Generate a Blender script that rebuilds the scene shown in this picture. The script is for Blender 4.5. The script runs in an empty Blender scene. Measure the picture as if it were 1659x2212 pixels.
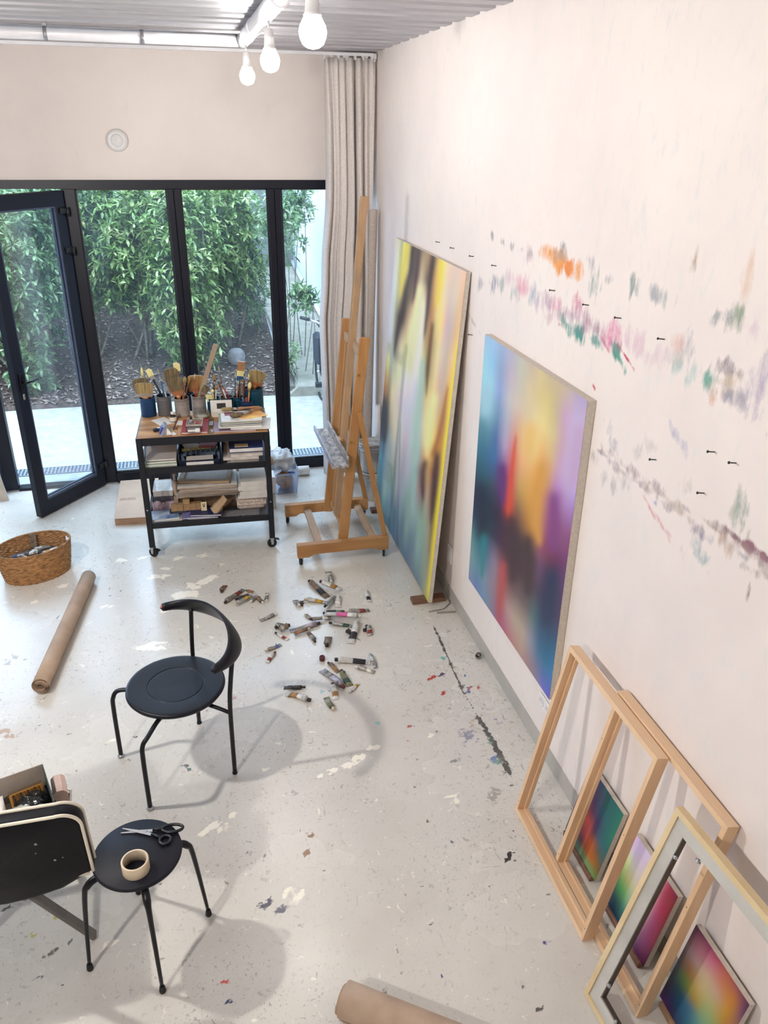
import bpy, math, random
from mathutils import Vector, Matrix, noise

scene = bpy.context.scene
COL = scene.collection
V3 = Vector
PI = math.pi

# ------------------------------------------------------------------ camera
YAW, PITCH, ROLL = math.radians(14.0547), math.radians(25.6864), math.radians(0.7950)
FOCAL_PX = 1709.405
fw = V3((math.sin(YAW) * math.cos(PITCH), math.cos(YAW) * math.cos(PITCH), -math.sin(PITCH)))
rt = V3((math.cos(YAW), -math.sin(YAW), 0))
up = rt.cross(fw)
rt2 = math.cos(ROLL) * rt + math.sin(ROLL) * up
up2 = -math.sin(ROLL) * rt + math.cos(ROLL) * up
cd = bpy.data.cameras.new('camera')
cam = bpy.data.objects.new('camera', cd)
COL.objects.link(cam)
cd.sensor_fit = 'VERTICAL'
cd.sensor_height = 24.0
cd.lens = FOCAL_PX / 2212.0 * 24.0
cd.clip_start = 0.02
cd.clip_end = 200
cam.matrix_world = Matrix(((rt2.x, up2.x, -fw.x, 0), (rt2.y, up2.y, -fw.y, 0), (rt2.z, up2.z, -fw.z, 3.0), (0, 0, 0, 1)))
scene.camera = cam

# ------------------------------------------------------------------ sky, exposure
SKY_STRENGTH = 8.2
BULB_STRENGTH = 50.0        # row over the right half of the room
BULB_LEFT = 2000.0            # unseen bulbs over the left half, the nearer one added as fill
wd = bpy.data.worlds.new('overcast_sky')
scene.world = wd
wd.use_nodes = True
_n = wd.node_tree.nodes
_bg = _n['Background']
_tc = _n.new('ShaderNodeTexCoord')
_sx = _n.new('ShaderNodeSeparateXYZ')
_rp = _n.new('ShaderNodeValToRGB')
_rp.color_ramp.elements[0].position = 0.0
_rp.color_ramp.elements[0].color = (0.43, 0.64, 1.0, 1)
_rp.color_ramp.elements[1].position = 0.6
_rp.color_ramp.elements[1].color = (0.57, 0.77, 1.0, 1)
wd.node_tree.links.new(_tc.outputs['Generated'], _sx.inputs[0])
wd.node_tree.links.new(_sx.outputs['Z'], _rp.inputs[0])
wd.node_tree.links.new(_rp.outputs[0], _bg.inputs['Color'])
_bg.inputs['Strength'].default_value = SKY_STRENGTH
vs = scene.view_settings
vs.view_transform = 'Standard'
vs.look = 'None'
vs.gamma = 1.0
vs.use_curve_mapping = False
vs.exposure = 0.04
scene.cycles.max_bounces = 8
scene.cycles.diffuse_bounces = 5
scene.cycles.transparent_max_bounces = 16
scene.cycles.sample_clamp_indirect = 6.0
scene.cycles.use_denoising = True
scene.cycles.caustics_reflective = False
scene.cycles.caustics_refractive = False


# ------------------------------------------------------------------ colours and materials
def lin(c):
    return c / 12.92 if c <= 0.04045 else ((c + 0.055) / 1.055) ** 2.4


def hx(s):
    s = s.lstrip('#')
    if len(s) == 3:
        s = ''.join(ch * 2 for ch in s)
    return tuple(lin(int(s[i:i + 2], 16) / 255.0) for i in (0, 2, 4))


_mats = {}


def nn(nt, t, **kw):
    n = nt.nodes.new(t)
    for k, v in kw.items():
        if k in n.inputs.keys():
            n.inputs[k].default_value = v
        else:
            setattr(n, k, v)
    return n


def mixrgb(nt, fac, a, b, blend='MIX'):
    m = nt.nodes.new('ShaderNodeMix')
    m.data_type = 'RGBA'
    m.blend_type = blend
    for sock, val in ((m.inputs[0], fac), (m.inputs[6], a), (m.inputs[7], b)):
        if hasattr(val, 'links'):
            nt.links.new(val, sock)
        elif isinstance(val, tuple):
            sock.default_value = val if len(val) == 4 else val + (1,)
        else:
            sock.default_value = val
    return m.outputs[2]


def ramp(nt, fac, stops):
    r = nt.nodes.new('ShaderNodeValToRGB')
    els = r.color_ramp.elements
    while len(els) < len(stops):
        els.new(0.5)
    for e, (p, c) in zip(els, stops):
        e.position = p
        e.color = c if len(c) == 4 else tuple(c) + (1,)
    nt.links.new(fac, r.inputs[0])
    return r.outputs[0]


def gray(v):
    return (v, v, v, 1)


def tex(nt, scale, detail=4, rough=0.55, stretch=None, kind='ShaderNodeTexNoise', coord='Object', distort=0.0):
    t = nn(nt, 'ShaderNodeTexCoord')
    src = t.outputs[coord]
    if stretch:
        mp = nn(nt, 'ShaderNodeMapping')
        mp.inputs['Scale'].default_value = stretch
        nt.links.new(src, mp.inputs[0])
        src = mp.outputs[0]
    n = nt.nodes.new(kind)
    n.inputs['Scale'].default_value = scale
    if kind == 'ShaderNodeTexNoise':
        n.inputs['Detail'].default_value = detail
        n.inputs['Roughness'].default_value = rough
        n.inputs['Distortion'].default_value = distort
    nt.links.new(src, n.inputs['Vector'])
    return n


def bsdf_of(m):
    return m.node_tree.nodes['Principled BSDF']


def add_bump(m, height, strength=0.3, dist=0.005):
    nt = m.node_tree
    b = nn(nt, 'ShaderNodeBump')
    b.inputs['Strength'].default_value = strength
    b.inputs['Distance'].default_value = dist
    nt.links.new(height, b.inputs['Height'])
    nt.links.new(b.outputs[0], bsdf_of(m).inputs['Normal'])


def M(name, col, rough=0.6, metal=0.0, var=0.10, scale=12, bump=0.0, stretch=None, col2=None, spec=None):
    """procedural material: a base colour broken up with noise"""
    if name in _mats:
        return _mats[name]
    m = bpy.data.materials.new(name)
    m.use_nodes = True
    nt = m.node_tree
    b = bsdf_of(m)
    c = hx(col)
    n = tex(nt, scale, stretch=stretch)
    c2 = hx(col2) if col2 else tuple(max(0, x * (1 - 2.2 * var)) for x in c)
    out = ramp(nt, n.outputs['Fac'], [(0.30, c2), (0.66, tuple(min(1, x * (1 + var * .6)) for x in c))])
    nt.links.new(out, b.inputs['Base Color'])
    b.inputs['Roughness'].default_value = rough
    b.inputs['Metallic'].default_value = metal
    if spec is not None:
        b.inputs['Specular IOR Level'].default_value = spec
    if bump:
        add_bump(m, n.outputs['Fac'], bump, 0.004)
    _mats[name] = m
    return m


def wood(name, c1, c2, axis=(1, 1, 1), rough=0.55, scale=9):
    """wood with grain stretched along one axis (small number = along the grain)"""
    if name in _mats:
        return _mats[name]
    m = bpy.data.materials.new(name)
    m.use_nodes = True
    nt = m.node_tree
    n = tex(nt, scale, 6, 0.6, stretch=axis)
    out = ramp(nt, n.outputs['Fac'], [(0.32, hx(c2)), (0.62, hx(c1))])
    n2 = tex(nt, 2.5, 3)
    out2 = mixrgb(nt, 0.25, out, ramp(nt, n2.outputs['Fac'], [(0.35, hx(c2)), (0.65, hx(c1))]))
    nt.links.new(out2, bsdf_of(m).inputs['Base Color'])
    bsdf_of(m).inputs['Roughness'].default_value = rough
    add_bump(m, n.outputs['Fac'], 0.12, 0.002)
    _mats[name] = m
    return m


def clear(name, tint=(1, 1, 1), haze=0.0, gloss=1.0, haze_col=(0.9, 0.95, 1), smudge=False):
    """thin clear sheet: see-through, mirror-like at grazing angles, with a little dust"""
    if name in _mats:
        return _mats[name]
    m = bpy.data.materials.new(name)
    m.use_nodes = True
    nt = m.node_tree
    nt.nodes.remove(bsdf_of(m))
    out = nt.nodes['Material Output']
    tr = nn(nt, 'ShaderNodeBsdfTransparent')
    tr.inputs[0].default_value = tuple(tint) + (1,)
    gl = nn(nt, 'ShaderNodeBsdfGlossy')
    gl.inputs['Roughness'].default_value = 0.03
    lw = nn(nt, 'ShaderNodeLayerWeight')
    lw.inputs[0].default_value = 0.35
    mul = nn(nt, 'ShaderNodeMath', operation='MULTIPLY')
    mul.inputs[1].default_value = 0.35 * gloss
    nt.links.new(lw.outputs['Fresnel'], mul.inputs[0])
    mx = nn(nt, 'ShaderNodeMixShader')
    nt.links.new(mul.outputs[0], mx.inputs[0])
    nt.links.new(tr.outputs[0], mx.inputs[1])
    nt.links.new(gl.outputs[0], mx.inputs[2])
    last = mx.outputs[0]
    if haze:
        df = nn(nt, 'ShaderNodeBsdfTranslucent')
        df.inputs[0].default_value = tuple(haze_col) + (1,)
        m2 = nn(nt, 'ShaderNodeMixShader')
        if smudge:
            n = tex(nt, 2.2, 5, 0.6, stretch=(1, 1, .35))
            mm = nn(nt, 'ShaderNodeMapRange')
            mm.inputs['From Min'].default_value = .3
            mm.inputs['From Max'].default_value = .75
            mm.inputs['To Min'].default_value = haze * .35
            mm.inputs['To Max'].default_value = haze * 1.9
            nt.links.new(n.outputs['Fac'], mm.inputs[0])
            nt.links.new(mm.outputs[0], m2.inputs[0])
        else:
            m2.inputs[0].default_value = haze
        nt.links.new(last, m2.inputs[1])
        nt.links.new(df.outputs[0], m2.inputs[2])
        last = m2.outputs[0]
    nt.links.new(last, out.inputs[0])
    _mats[name] = m
    return m


def emit(name, col, strength):
    m = bpy.data.materials.new(name)
    m.use_nodes = True
    b = bsdf_of(m)
    b.inputs['Base Color'].default_value = tuple(col) + (1,)
    b.inputs['Emission Color'].default_value = tuple(col) + (1,)
    b.inputs['Emission Strength'].default_value = strength
    return m


def attr_mat(name, attr, rough=0.5, weave=0.0, scale=400):
    """base colour from a colour attribute (paint on a canvas)"""
    m = bpy.data.materials.new(name)
    m.use_nodes = True
    nt = m.node_tree
    a = nn(nt, 'ShaderNodeVertexColor')
    a.layer_name = attr
    n = tex(nt, 7, 3, stretch=(1, 1, .25))
    k = ramp(nt, n.outputs['Fac'], [(.3, gray(.94)), (.7, gray(1.0))])
    nt.links.new(mixrgb(nt, 1.0, a.outputs['Color'], k, 'MULTIPLY'), bsdf_of(m).inputs['Base Color'])
    bsdf_of(m).inputs['Roughness'].default_value = rough
    if weave:
        w = tex(nt, scale, 2)
        add_bump(m, w.outputs['Fac'], weave, .001)
    return m


# ------------------------------------------------------------------ mesh building
def frame_from(z, x=None):
    z = V3(z).normalized()
    if x is None:
        x = V3((0, 0, 1)) if abs(z.z) < 0.9 else V3((1, 0, 0))
    x = V3(x)
    x = (x - z * x.dot(z))
    if x.length < 1e-6:
        x = V3((1, 0, 0)) - z * z.x
    x.normalize()
    y = z.cross(x)
    return x, y, z


class MB:
    def __init__(s):
        s.v, s.f, s.sm, s.c = [], [], [], None

    def add(s, verts, faces, smooth=False):
        o = len(s.v)
        s.v += [V3(p) for p in verts]
        s.f += [tuple(i + o for i in f) for f in faces]
        s.sm += [smooth] * len(faces)
        return s

    def hexa(s, p):
        """8 corners: 0-3 bottom ring, 4-7 top ring"""
        return s.add(p, [(3, 2, 1, 0), (4, 5, 6, 7), (0, 1, 5, 4), (1, 2, 6, 5), (2, 3, 7, 6), (3, 0, 4, 7)])

    def box(s, c, d, rz=0.0, ch=0.0, R=None):
        """box centre c, size d, turned rz about z (or rotation matrix R), with chamfered edges ch"""
        c = V3(c)
        R = R or Matrix.Rotation(rz, 3, 'Z')
        hx_, hy, hz = d[0] / 2, d[1] / 2, d[2] / 2
        ch = min(ch, .45 * min(d))
        if ch <= 0:
            pts = [(-hx_, -hy, -hz), (hx_, -hy, -hz), (hx_, hy, -hz), (-hx_, hy, -hz), (-hx_, -hy, hz), (hx_, -hy, hz), (hx_, hy, hz), (-hx_, hy, hz)]
            return s.hexa([c + R @ V3(p) for p in pts])
        rings = []
        for z, k in ((-hz, ch), (-hz + ch, 0), (hz - ch, 0), (hz, ch)):
            a, b = hx_ - k, hy - k
            q = ch if k == 0 else ch * .35
            rings.append([(-a + q, -b, z), (a - q, -b, z), (a, -b + q, z), (a, b - q, z), (a - q, b, z), (-a + q, b, z), (-a, b - q, z), (-a, -b + q, z)])
        vs_ = [c + R @ V3(p) for r in rings for p in r]
        fs = [tuple(range(7, -1, -1)), tuple(range(24, 32))]
        for i in range(3):
            for j in range(8):
                fs.append((i * 8 + j, i * 8 + (j + 1) % 8, i * 8 + 8 + (j + 1) % 8, i * 8 + 8 + j))
        return s.add(vs_, fs)

    def bar(s, a, b, w, h, x=None, ch=0.0):
        """straight bar from a to b, w across (along x hint), h the other way"""
        a, b = V3(a), V3(b)
        X, Y, Z = frame_from(b - a, x)
        R = Matrix((X, Y, Z)).transposed()
        return s.box((a + b) / 2, (w, h, (b - a).length), R=R, ch=ch)

    def tube(s, pts, r, n=10, caps=True, smooth=True, closed=False, flat=None):
        pts = [V3(p) for p in pts]
        m = len(pts)
        rr = r if isinstance(r, (list, tuple)) else [r] * m
        X = None
        vs_ = []
        for i, p in enumerate(pts):
            if closed:
                t = pts[(i + 1) % m] - pts[i - 1]
            else:
                t = pts[min(i + 1, m - 1)] - pts[max(i - 1, 0)]
            X, Y, Z = frame_from(t, X)
            if flat and i == 0:
                X, Y, Z = frame_from(t, flat[0])
            k = flat[1] if flat else 1.0
            for j in range(n):
                a = 2 * PI * j / n
                vs_.append(p + (X * math.cos(a) + Y * math.sin(a) * k) * rr[i])
        fs = []
        for i in range(m if closed else m - 1):
            i2 = (i + 1) % m
            for j in range(n):
                fs.append((i * n + j, i * n + (j + 1) % n, i2 * n + (j + 1) % n, i2 * n + j))
        s.add(vs_, fs, smooth)
        if caps and not closed:
            o = len(s.v) - len(vs_)
            s.f.append(tuple(o + j for j in range(n - 1, -1, -1)))
            s.f.append(tuple(o + (m - 1) * n + j for j in range(n)))
            s.sm += [False, False]
        return s

    def lathe(s, prof, c=(0, 0, 0), n=24, axis=None, smooth=True, sy=1.0, caps=True):
        """profile (r, h) turned about the axis through c"""
        c = V3(c)
        X, Y, Z = frame_from(axis, None) if axis else (V3((1, 0, 0)), V3((0, 1, 0)), V3((0, 0, 1)))
        vs_, fs = [], []
        for r, h in prof:
            for j in range(n):
                a = 2 * PI * j / n
                vs_.append(c + Z * h + X * (r * math.cos(a)) + Y * (r * sy * math.sin(a)))
        m = len(prof)
        for i in range(m - 1):
            for j in range(n):
                fs.append((i * n + j, i * n + (j + 1) % n, (i + 1) * n + (j + 1) % n, (i + 1) * n + j))
        s.add(vs_, fs, smooth)
        o = len(s.v) - len(vs_)
        if caps and prof[0][0] > 1e-5:
            s.f.append(tuple(o + j for j in range(n - 1, -1, -1)))
            s.sm.append(False)
        if caps and prof[-1][0] > 1e-5:
            s.f.append(tuple(o + (m - 1) * n + j for j in range(n)))
            s.sm.append(False)
        return s

    def prism(s, poly, o, ex, ey, d, smooth=False):
        """polygon in the ex/ey plane at o, pushed by the vector d"""
        o, ex, ey, d = V3(o), V3(ex), V3(ey), V3(d)
        n = len(poly)
        a = [o + ex * p[0] + ey * p[1] for p in poly]
        flip = ex.cross(ey).dot(d) < 0
        top, bot = tuple(range(n, 2 * n)), tuple(range(n - 1, -1, -1))
        sides = [(i, (i + 1) % n, n + (i + 1) % n, n + i) for i in range(n)]
        fs = [bot, top] + sides
        if flip:
            fs = [tuple(reversed(f)) for f in fs]
        return s.add(a + [p + d for p in a], fs, smooth)

    def sheet(s, fn, nu, nv, th=0.0, smooth=True):
        """surface fn(u, v) -> point; th > 0 gives it a back and edges"""
        P = [[V3(fn(i / nu, j / nv)) for i in range(nu + 1)] for j in range(nv + 1)]
        w = nu + 1
        vs_ = [p for row in P for p in row]
        fs = [(j * w + i, j * w + i + 1, (j + 1) * w + i + 1, (j + 1) * w + i) for j in range(nv) for i in range(nu)]
        if th:
            N = len(vs_)
            back = []
            for j in range(nv + 1):
                for i in range(nu + 1):
                    du = P[j][min(i + 1, nu)] - P[j][max(i - 1, 0)]
                    dv = P[min(j + 1, nv)][i] - P[max(j - 1, 0)][i]
                    nrm = du.cross(dv)
                    nrm = nrm.normalized() if nrm.length > 1e-9 else V3((0, 0, 1))
                    back.append(P[j][i] - nrm * th)
            vs_ += back
            fs += [tuple(N + k for k in reversed(f)) for f in fs]
            loop = [i for i in range(w)] + [j * w + nu for j in range(1, nv + 1)] + [nv * w + i for i in range(nu - 1, -1, -1)] + [j * w for j in range(nv - 1, 0, -1)]
            for a, b in zip(loop, loop[1:] + loop[:1]):
                fs.append((b, a, N + a, N + b))
        return s.add(vs_, fs, smooth)

    def build(s, name, mat, parent=None, loc=None, world=False, kind=None, label=None):
        """one mesh object; vertices are in the parent's space, or in world space if world"""
        me = bpy.data.meshes.new(name)
        vs_ = s.v
        if parent is not None and world:
            inv = parent_matrix(parent).inverted()
            vs_ = [inv @ p for p in vs_]
        if parent is None:
            loc = V3(loc) if loc is not None else V3((0, 0, 0))
            vs_ = [p - loc for p in vs_]
        me.from_pydata([tuple(p) for p in vs_], [], s.f)
        me.polygons.foreach_set('use_smooth', s.sm)
        me.update()
        me.materials.append(mat)
        o = bpy.data.objects.new(name, me)
        COL.objects.link(o)
        if parent is not None:
            o.parent = parent
        else:
            o.location = loc
        if kind:
            o['kind'] = kind
        if label:
            o['label'] = label
        return o


def parent_matrix(p):
    m = Matrix.LocRotScale(p.location, p.rotation_euler, p.scale)
    return parent_matrix(p.parent) @ m if p.parent else m


def tag(o, label, cat, group=None):
    o['label'] = label
    o['category'] = cat
    if group:
        o['group'] = group
    return o


def thing(name, label, cat, loc=(0, 0, 0), rz=0.0, group=None):
    o = bpy.data.objects.new(name, None)
    o.empty_display_size = 0.1
    COL.objects.link(o)
    o.location = loc
    o.rotation_euler = (0, 0, rz)
    return tag(o, label, cat, group)


def struct(name, loc=(0, 0, 0)):
    o = bpy.data.objects.new(name, None)
    COL.objects.link(o)
    o.location = loc
    o['kind'] = 'structure'
    return o


def colour_attr(o, name, cols):
    a = o.data.color_attributes.new(name, 'FLOAT_COLOR', 'POINT')
    flat = []
    for c in cols:
        flat += [c[0], c[1], c[2], c[3] if len(c) > 3 else 1.0]
    a.data.foreach_set('color', flat)


def copy_tree(o, parent=None):
    c = o.copy()
    COL.objects.link(c)
    c.parent = parent
    for ch in list(o.children):
        copy_tree(ch, c)
    return c


def text(body, size, mat, parent, M4, name='printed_text', depth=0.0004):
    cu = bpy.data.curves.new(name, 'FONT')
    cu.body = body
    cu.size = size
    cu.extrude = depth
    cu.align_x = 'CENTER'
    cu.align_y = 'CENTER'
    cu.resolution_u = 2
    o = bpy.data.objects.new(name, cu)
    COL.objects.link(o)
    cu.materials.append(mat)
    bpy.context.view_layer.update()
    me = bpy.data.meshes.new_from_object(o.evaluated_get(bpy.context.evaluated_depsgraph_get()))
    bpy.data.objects.remove(o)
    o = bpy.data.objects.new(name, me)
    COL.objects.link(o)
    o.parent = parent
    o.matrix_local = parent_matrix(parent).inverted() @ M4
    return o


def arc(c, r, a0, a1, n, ex, ey):
    c, ex, ey = V3(c), V3(ex), V3(ey)
    return [c + ex * (r * math.cos(a0 + (a1 - a0) * i / n)) + ey * (r * math.sin(a0 + (a1 - a0) * i / n)) for i in range(n + 1)]


def smooth_path(pts, k=4):
    """Catmull-Rom through the points"""
    pts = [V3(p) for p in pts]
    out = []
    for i in range(len(pts) - 1):
        p0, p1, p2, p3 = pts[max(i - 1, 0)], pts[i], pts[i + 1], pts[min(i + 2, len(pts) - 1)]
        for j in range(k):
            t = j / k
            out.append(0.5 * ((2 * p1) + (p2 - p0) * t + (2 * p0 - 5 * p1 + 4 * p2 - p3) * t * t + (3 * p1 - p0 - 3 * p2 + p3) * t ** 3))
    out.append(pts[-1])
    return out


rnd = random.Random(7)
FAC = 7.2       # the glazed front of the room
WX = 1.635      # face of the right wall


# ------------------------------------------------------------------ floor
def stain_grid(u0, u1, v0, v1, step, stains, seed):
    """colour + density of paint marks on a (u, v) grid; mark = (u, v, ru, rv, turn, colour, density, streak)"""
    nu, nv = int(round((u1 - u0) / step)), int(round((v1 - v0) / step))
    cols = [[.7, .7, .7, 0.0] for _ in range((nu + 1) * (nv + 1))]
    for k, (u, v, ru, rv, turn, colour, dens, streak) in enumerate(stains):
        c = hx(colour)
        ca, sa = math.cos(turn), math.sin(turn)
        R = max(ru, rv) * 1.5
        for j in range(max(0, int((v - R - v0) / step)), min(nv, int((v + R - v0) / step) + 1) + 1):
            for i in range(max(0, int((u - R - u0) / step)), min(nu, int((u + R - u0) / step) + 1) + 1):
                du, dv = u0 + i * step - u, v0 + j * step - v
                a, b = (du * ca + dv * sa) / ru, (-du * sa + dv * ca) / rv
                d = math.sqrt(a * a + b * b)
                nz = noise.noise((a * 1.6 + seed + k * 7.3, b * (1.6 if not streak else .5), k * 3.1))
                al = dens * max(0.0, min(1.0, 1.35 - d + nz * .8))
                if al > 0:
                    t = cols[j * (nu + 1) + i]
                    w = al / (al + t[3] + 1e-6)
                    for q in range(3):
                        t[q] = t[q] * (1 - w) + c[q] * w
                    t[3] = max(t[3], al)
    return nu, nv, cols


FLOOR_MARKS = []
for (x, y), r in zip([(-0.1, 5.17), (-0.01, 5.23), (-0.2, 5.03), (-0.13, 5.12), (-0.38, 5.33), (-0.33, 5.44), (-0.05, 5.59), (-0.67, 5.65), (-0.24, 5.59), (-1.06, 5.34), (-0.31, 4.86), (-0.42, 4.44), (-0.38, 4.4), (0.6, 3.11), (0.66, 3.15), (0.76, 3.21), (0.52, 3.09), (0.45, 3.07), (0.18, 3.18), (1.09, 3.23), (1.07, 2.78), (1.08, 2.75), (0.23, 2.38), (0.2, 2.42), (-0.14, 2.83), (-0.09, 2.87), (-0.5, 5.65), (-0.75, 4.99), (-0.7, 4.98), (-1.22, 5.16), (-0.54, 2.34), (-0.61, 3.58), (-0.06, 2.84), (-0.01, 2.91)],
                     [.09, .08, .10, .06, .07, .05, .06, .07, .06, .06, .07, .09, .06, .05, .05, .04, .04, .03, .03, .03, .04, .03, .05, .04, .04, .04, .05, .04, .03, .04, .04, .03, .04, .03]):
    FLOOR_MARKS.append((x, y, r, r * .55, .35 + .3 * math.sin(x * 9 + y * 5), '#fbf5e6', 1.0, False))
for x, y, r, c, d in [(1.25, 3.72, .05, '#b5423c', .9), (1.27, 3.57, .035, '#b8443f', .9), (1.5, 3.57, .04, '#c4564e', .7), (.99, 3.33, .02, '#c0524a', .9), (.05, 3.79, .04, '#bf9a90', .8), (-.1, 2.07, .025, '#cc5a50', .9), (-.23, 3.25, .02, '#c05048', .7), (1.44, 3.57, .025, '#c65a50', .8), (.96, 3.22, .02, '#c25a52', .7),
                      (.31, 2.61, .03, '#9a7a62', .9), (.34, 2.70, .025, '#937460', .9), (-1.19, 3.79, .05, '#b79c86', .8), (-1.15, 3.74, .05, '#b59a84', .7), (-1.24, 4.5, .05, '#a5988c', .7), (-1.29, 4.46, .06, '#a69a90', .7), (.39, 3.51, .03, '#b49a90', .7), (1.35, 3.29, .05, '#cfa98c', .6), (.33, 2.72, .02, '#8f735c', .8),
                      (.09, 2.38, .05, '#5a5864', .8), (.16, 2.34, .05, '#6a6874', .7), (1.22, 2.39, .03, '#3a3634', .9), (1.20, 2.36, .025, '#3a3634', .9), (1.32, 3.74, .04, '#4c5270', .8), (-.21, 3.28, .05, '#6a6e6c', .6), (-.77, 2.35, .05, '#77736f', .6), (-.98, 2.61, .03, '#6a6662', .7), (1.17, 3.03, .05, '#8f8a88', .6), (.37, 2.49, .03, '#8a8680', .5), (1.06, 1.69, .02, '#56534f', .9), (.5, 1.9, .03, '#8b8782', .6),
                      (1.37, 3.89, .04, '#7fb4b4', .7), (-.2, 3.26, .03, '#4a7a74', .7), (.83, 3.4, .03, '#9cc4c0', .7), (.58, 3.73, .04, '#9ec0c0', .7), (1.38, 2.96, .05, '#86b4a8', .7), (1.40, 3.12, .04, '#8ea8a8', .6),
                      (1.29, 3.19, .09, '#9a98a8', .7), (1.37, 2.99, .04, '#7a80bc', .8), (1.49, 3.25, .05, '#a2a0b8', .6), (-.09, 1.99, .02, '#4c4a6c', .9), (.74, 1.9, .015, '#4a4680', .9), (1.2, 1.94, .02, '#5a5490', .9), (1.33, 3.14, .05, '#a4a2b4', .6), (1.42, 3.55, .03, '#5878a8', .8), (1.45, 3.7, .02, '#5a74a0', .7),
                      (-.76, 2.53, .035, '#c0b86a', .8), (-.85, 2.45, .03, '#c2ba72', .8), (1.43, 3.8, .03, '#b4b060', .6), (1.15, 3.45, .12, '#b9b3ac', .5), (1.28, 2.75, .10, '#a9a39b', .6)]:
    FLOOR_MARKS.append((x, y, r, r * .6, x * 3, c, d, False))
for (a, b), w, d in [(((1.42, 4.23), (1.39, 3.55)), .012, .85), (((1.39, 3.55), (1.40, 3.33)), .012, .6), (((1.40, 3.33), (1.41, 3.10)), .02, 1.0), (((1.41, 3.10), (1.41, 2.87)), .02, 1.0), (((1.36, 3.6), (1.53, 3.58)), .010, .6), (((1.5, 4.2), (1.6, 3.6)), .012, .4), (((-.3, 4.1), (-.3, 3.5)), .008, .35)]:
    n = 6
    for i in range(n):
        t = (i + .5) / n
        x, y = a[0] + (b[0] - a[0]) * t, a[1] + (b[1] - a[1]) * t
        L = math.hypot(b[0] - a[0], b[1] - a[1]) / n
        FLOOR_MARKS.append((x, y, L * 1.1, w, math.atan2(b[1] - a[1], b[0] - a[0]), '#5c5a56', d, False))
rf = random.Random(3)
for k in range(460):
    x, y = rf.uniform(-1.6, 1.6), rf.uniform(1.4, 5.6)
    if x > .7 or rf.random() < .6:
        FLOOR_MARKS.append((x, y, rf.uniform(.007, .026), rf.uniform(.005, .010), rf.uniform(0, 3.1), rf.choice(['#6a655f', '#8a8378', '#5a5650', '#a09488', '#7c7a80', '#9a8a7c']), rf.uniform(.5, .95), False))

fx0, fx1, fy0, fy1 = -2.2, 1.625, 1.4, 7.2
FS = .0110
nu, nv, fcols = stain_grid(fx0, fx1, fy0, fy1, FS, FLOOR_MARKS, 1.7)


def floor_material():
    m = bpy.data.materials.new('painted_concrete')
    m.use_nodes = True
    nt = m.node_tree
    b = bsdf_of(m)
    big = tex(nt, 1.1, 4)
    base = ramp(nt, big.outputs['Fac'], [(.30, hx('#cbc6be')), (.52, hx('#d7d3cb')), (.72, hx('#dfdbd3'))])
    patch = tex(nt, .9, 3)
    pm = ramp(nt, patch.outputs['Fac'], [(.40, gray(.18)), (.62, gray(1))])
    # worn, dirty flecks in several sizes
    for sc, lo, hi, col, st in ((46, .61, .68, '#77726a', None), (90, .62, .68, '#5c5852', None), (20, .64, .76, '#b9b0a3', (1, .6, 1)), (30, .67, .72, '#9d958b', (.3, 1.5, 1)), (34, .68, .72, '#958f88', (1.6, .3, 1)), (24, .64, .67, '#7a746c', (1.1, 1.0, 1)), (15, .655, .675, '#847d74', (1.6, .7, 1)), (11, .68, .70, '#8a837a', (1, 1, 1))):
        n = tex(nt, sc, 4, .62, stretch=st, distort=.7)
        f = ramp(nt, n.outputs['Fac'], [(lo, gray(0)), (hi, gray(.62))])
        mul = nn(nt, 'ShaderNodeMath', operation='MULTIPLY')
        nt.links.new(f, mul.inputs[0])
        nt.links.new(pm, mul.inputs[1])
        base = mixrgb(nt, mul.outputs[0], base, hx(col) + (1,))
    ch = tex(nt, 17, 5, .62, distort=1.5)
    f = ramp(nt, ch.outputs['Fac'], [(.655, gray(0)), (.672, gray(.8))])
    base = mixrgb(nt, f, base, hx('#f4eee0') + (1,))
    at = nn(nt, 'ShaderNodeVertexColor')
    at.layer_name = 'stain'
    ns = tex(nt, 38, 6, .65)
    a1 = nn(nt, 'ShaderNodeMath', operation='MULTIPLY_ADD')
    nt.links.new(ns.outputs['Fac'], a1.inputs[0])
    a1.inputs[1].default_value = 1.7
    a1.inputs[2].default_value = -1.0
    a2 = nn(nt, 'ShaderNodeMath', operation='ADD')
    nt.links.new(at.outputs['Alpha'], a2.inputs[0])
    nt.links.new(a1.outputs[0], a2.inputs[1])
    sf = ramp(nt, a2.outputs[0], [(.34, gray(0)), (.52, gray(1))])
    base = mixrgb(nt, sf, base, at.outputs['Color'])
    nt.links.new(base, b.inputs['Base Color'])
    rr = ramp(nt, big.outputs['Fac'], [(.3, gray(.17)), (.7, gray(.33))])
    nt.links.new(rr, b.inputs['Roughness'])
    b.inputs['Specular IOR Level'].default_value = .60
    add_bump(m, ns.outputs['Fac'], .08, .003)
    return m


FLOOR_MAT = floor_material()
fl = MB()
fl.v = [V3((fx0 + i * FS, fy0 + j * FS, 0)) for j in range(nv + 1) for i in range(nu + 1)]
w = nu + 1
fl.f = [(j * w + i, j * w + i + 1, (j + 1) * w + i + 1, (j + 1) * w + i) for j in range(nv) for i in range(nu)]
fl.sm = [False] * len(fl.f)
ex, ey = fx0 + nu * FS, fy0 + nv * FS
X0, Y0 = -3.6, -2.5
n0 = len(fl.v)
fl.add([(X0, Y0, 0), (WX, Y0, 0), (WX, fy0, 0), (X0, fy0, 0)], [(0, 1, 2, 3)])
fl.add([(X0, fy0, 0), (fx0, fy0, 0), (fx0, FAC, 0), (X0, FAC, 0)], [(0, 1, 2, 3)])
fl.add([(ex, fy0, 0), (WX, fy0, 0), (WX, FAC, 0), (ex, FAC, 0)], [(0, 1, 2, 3)])
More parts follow.
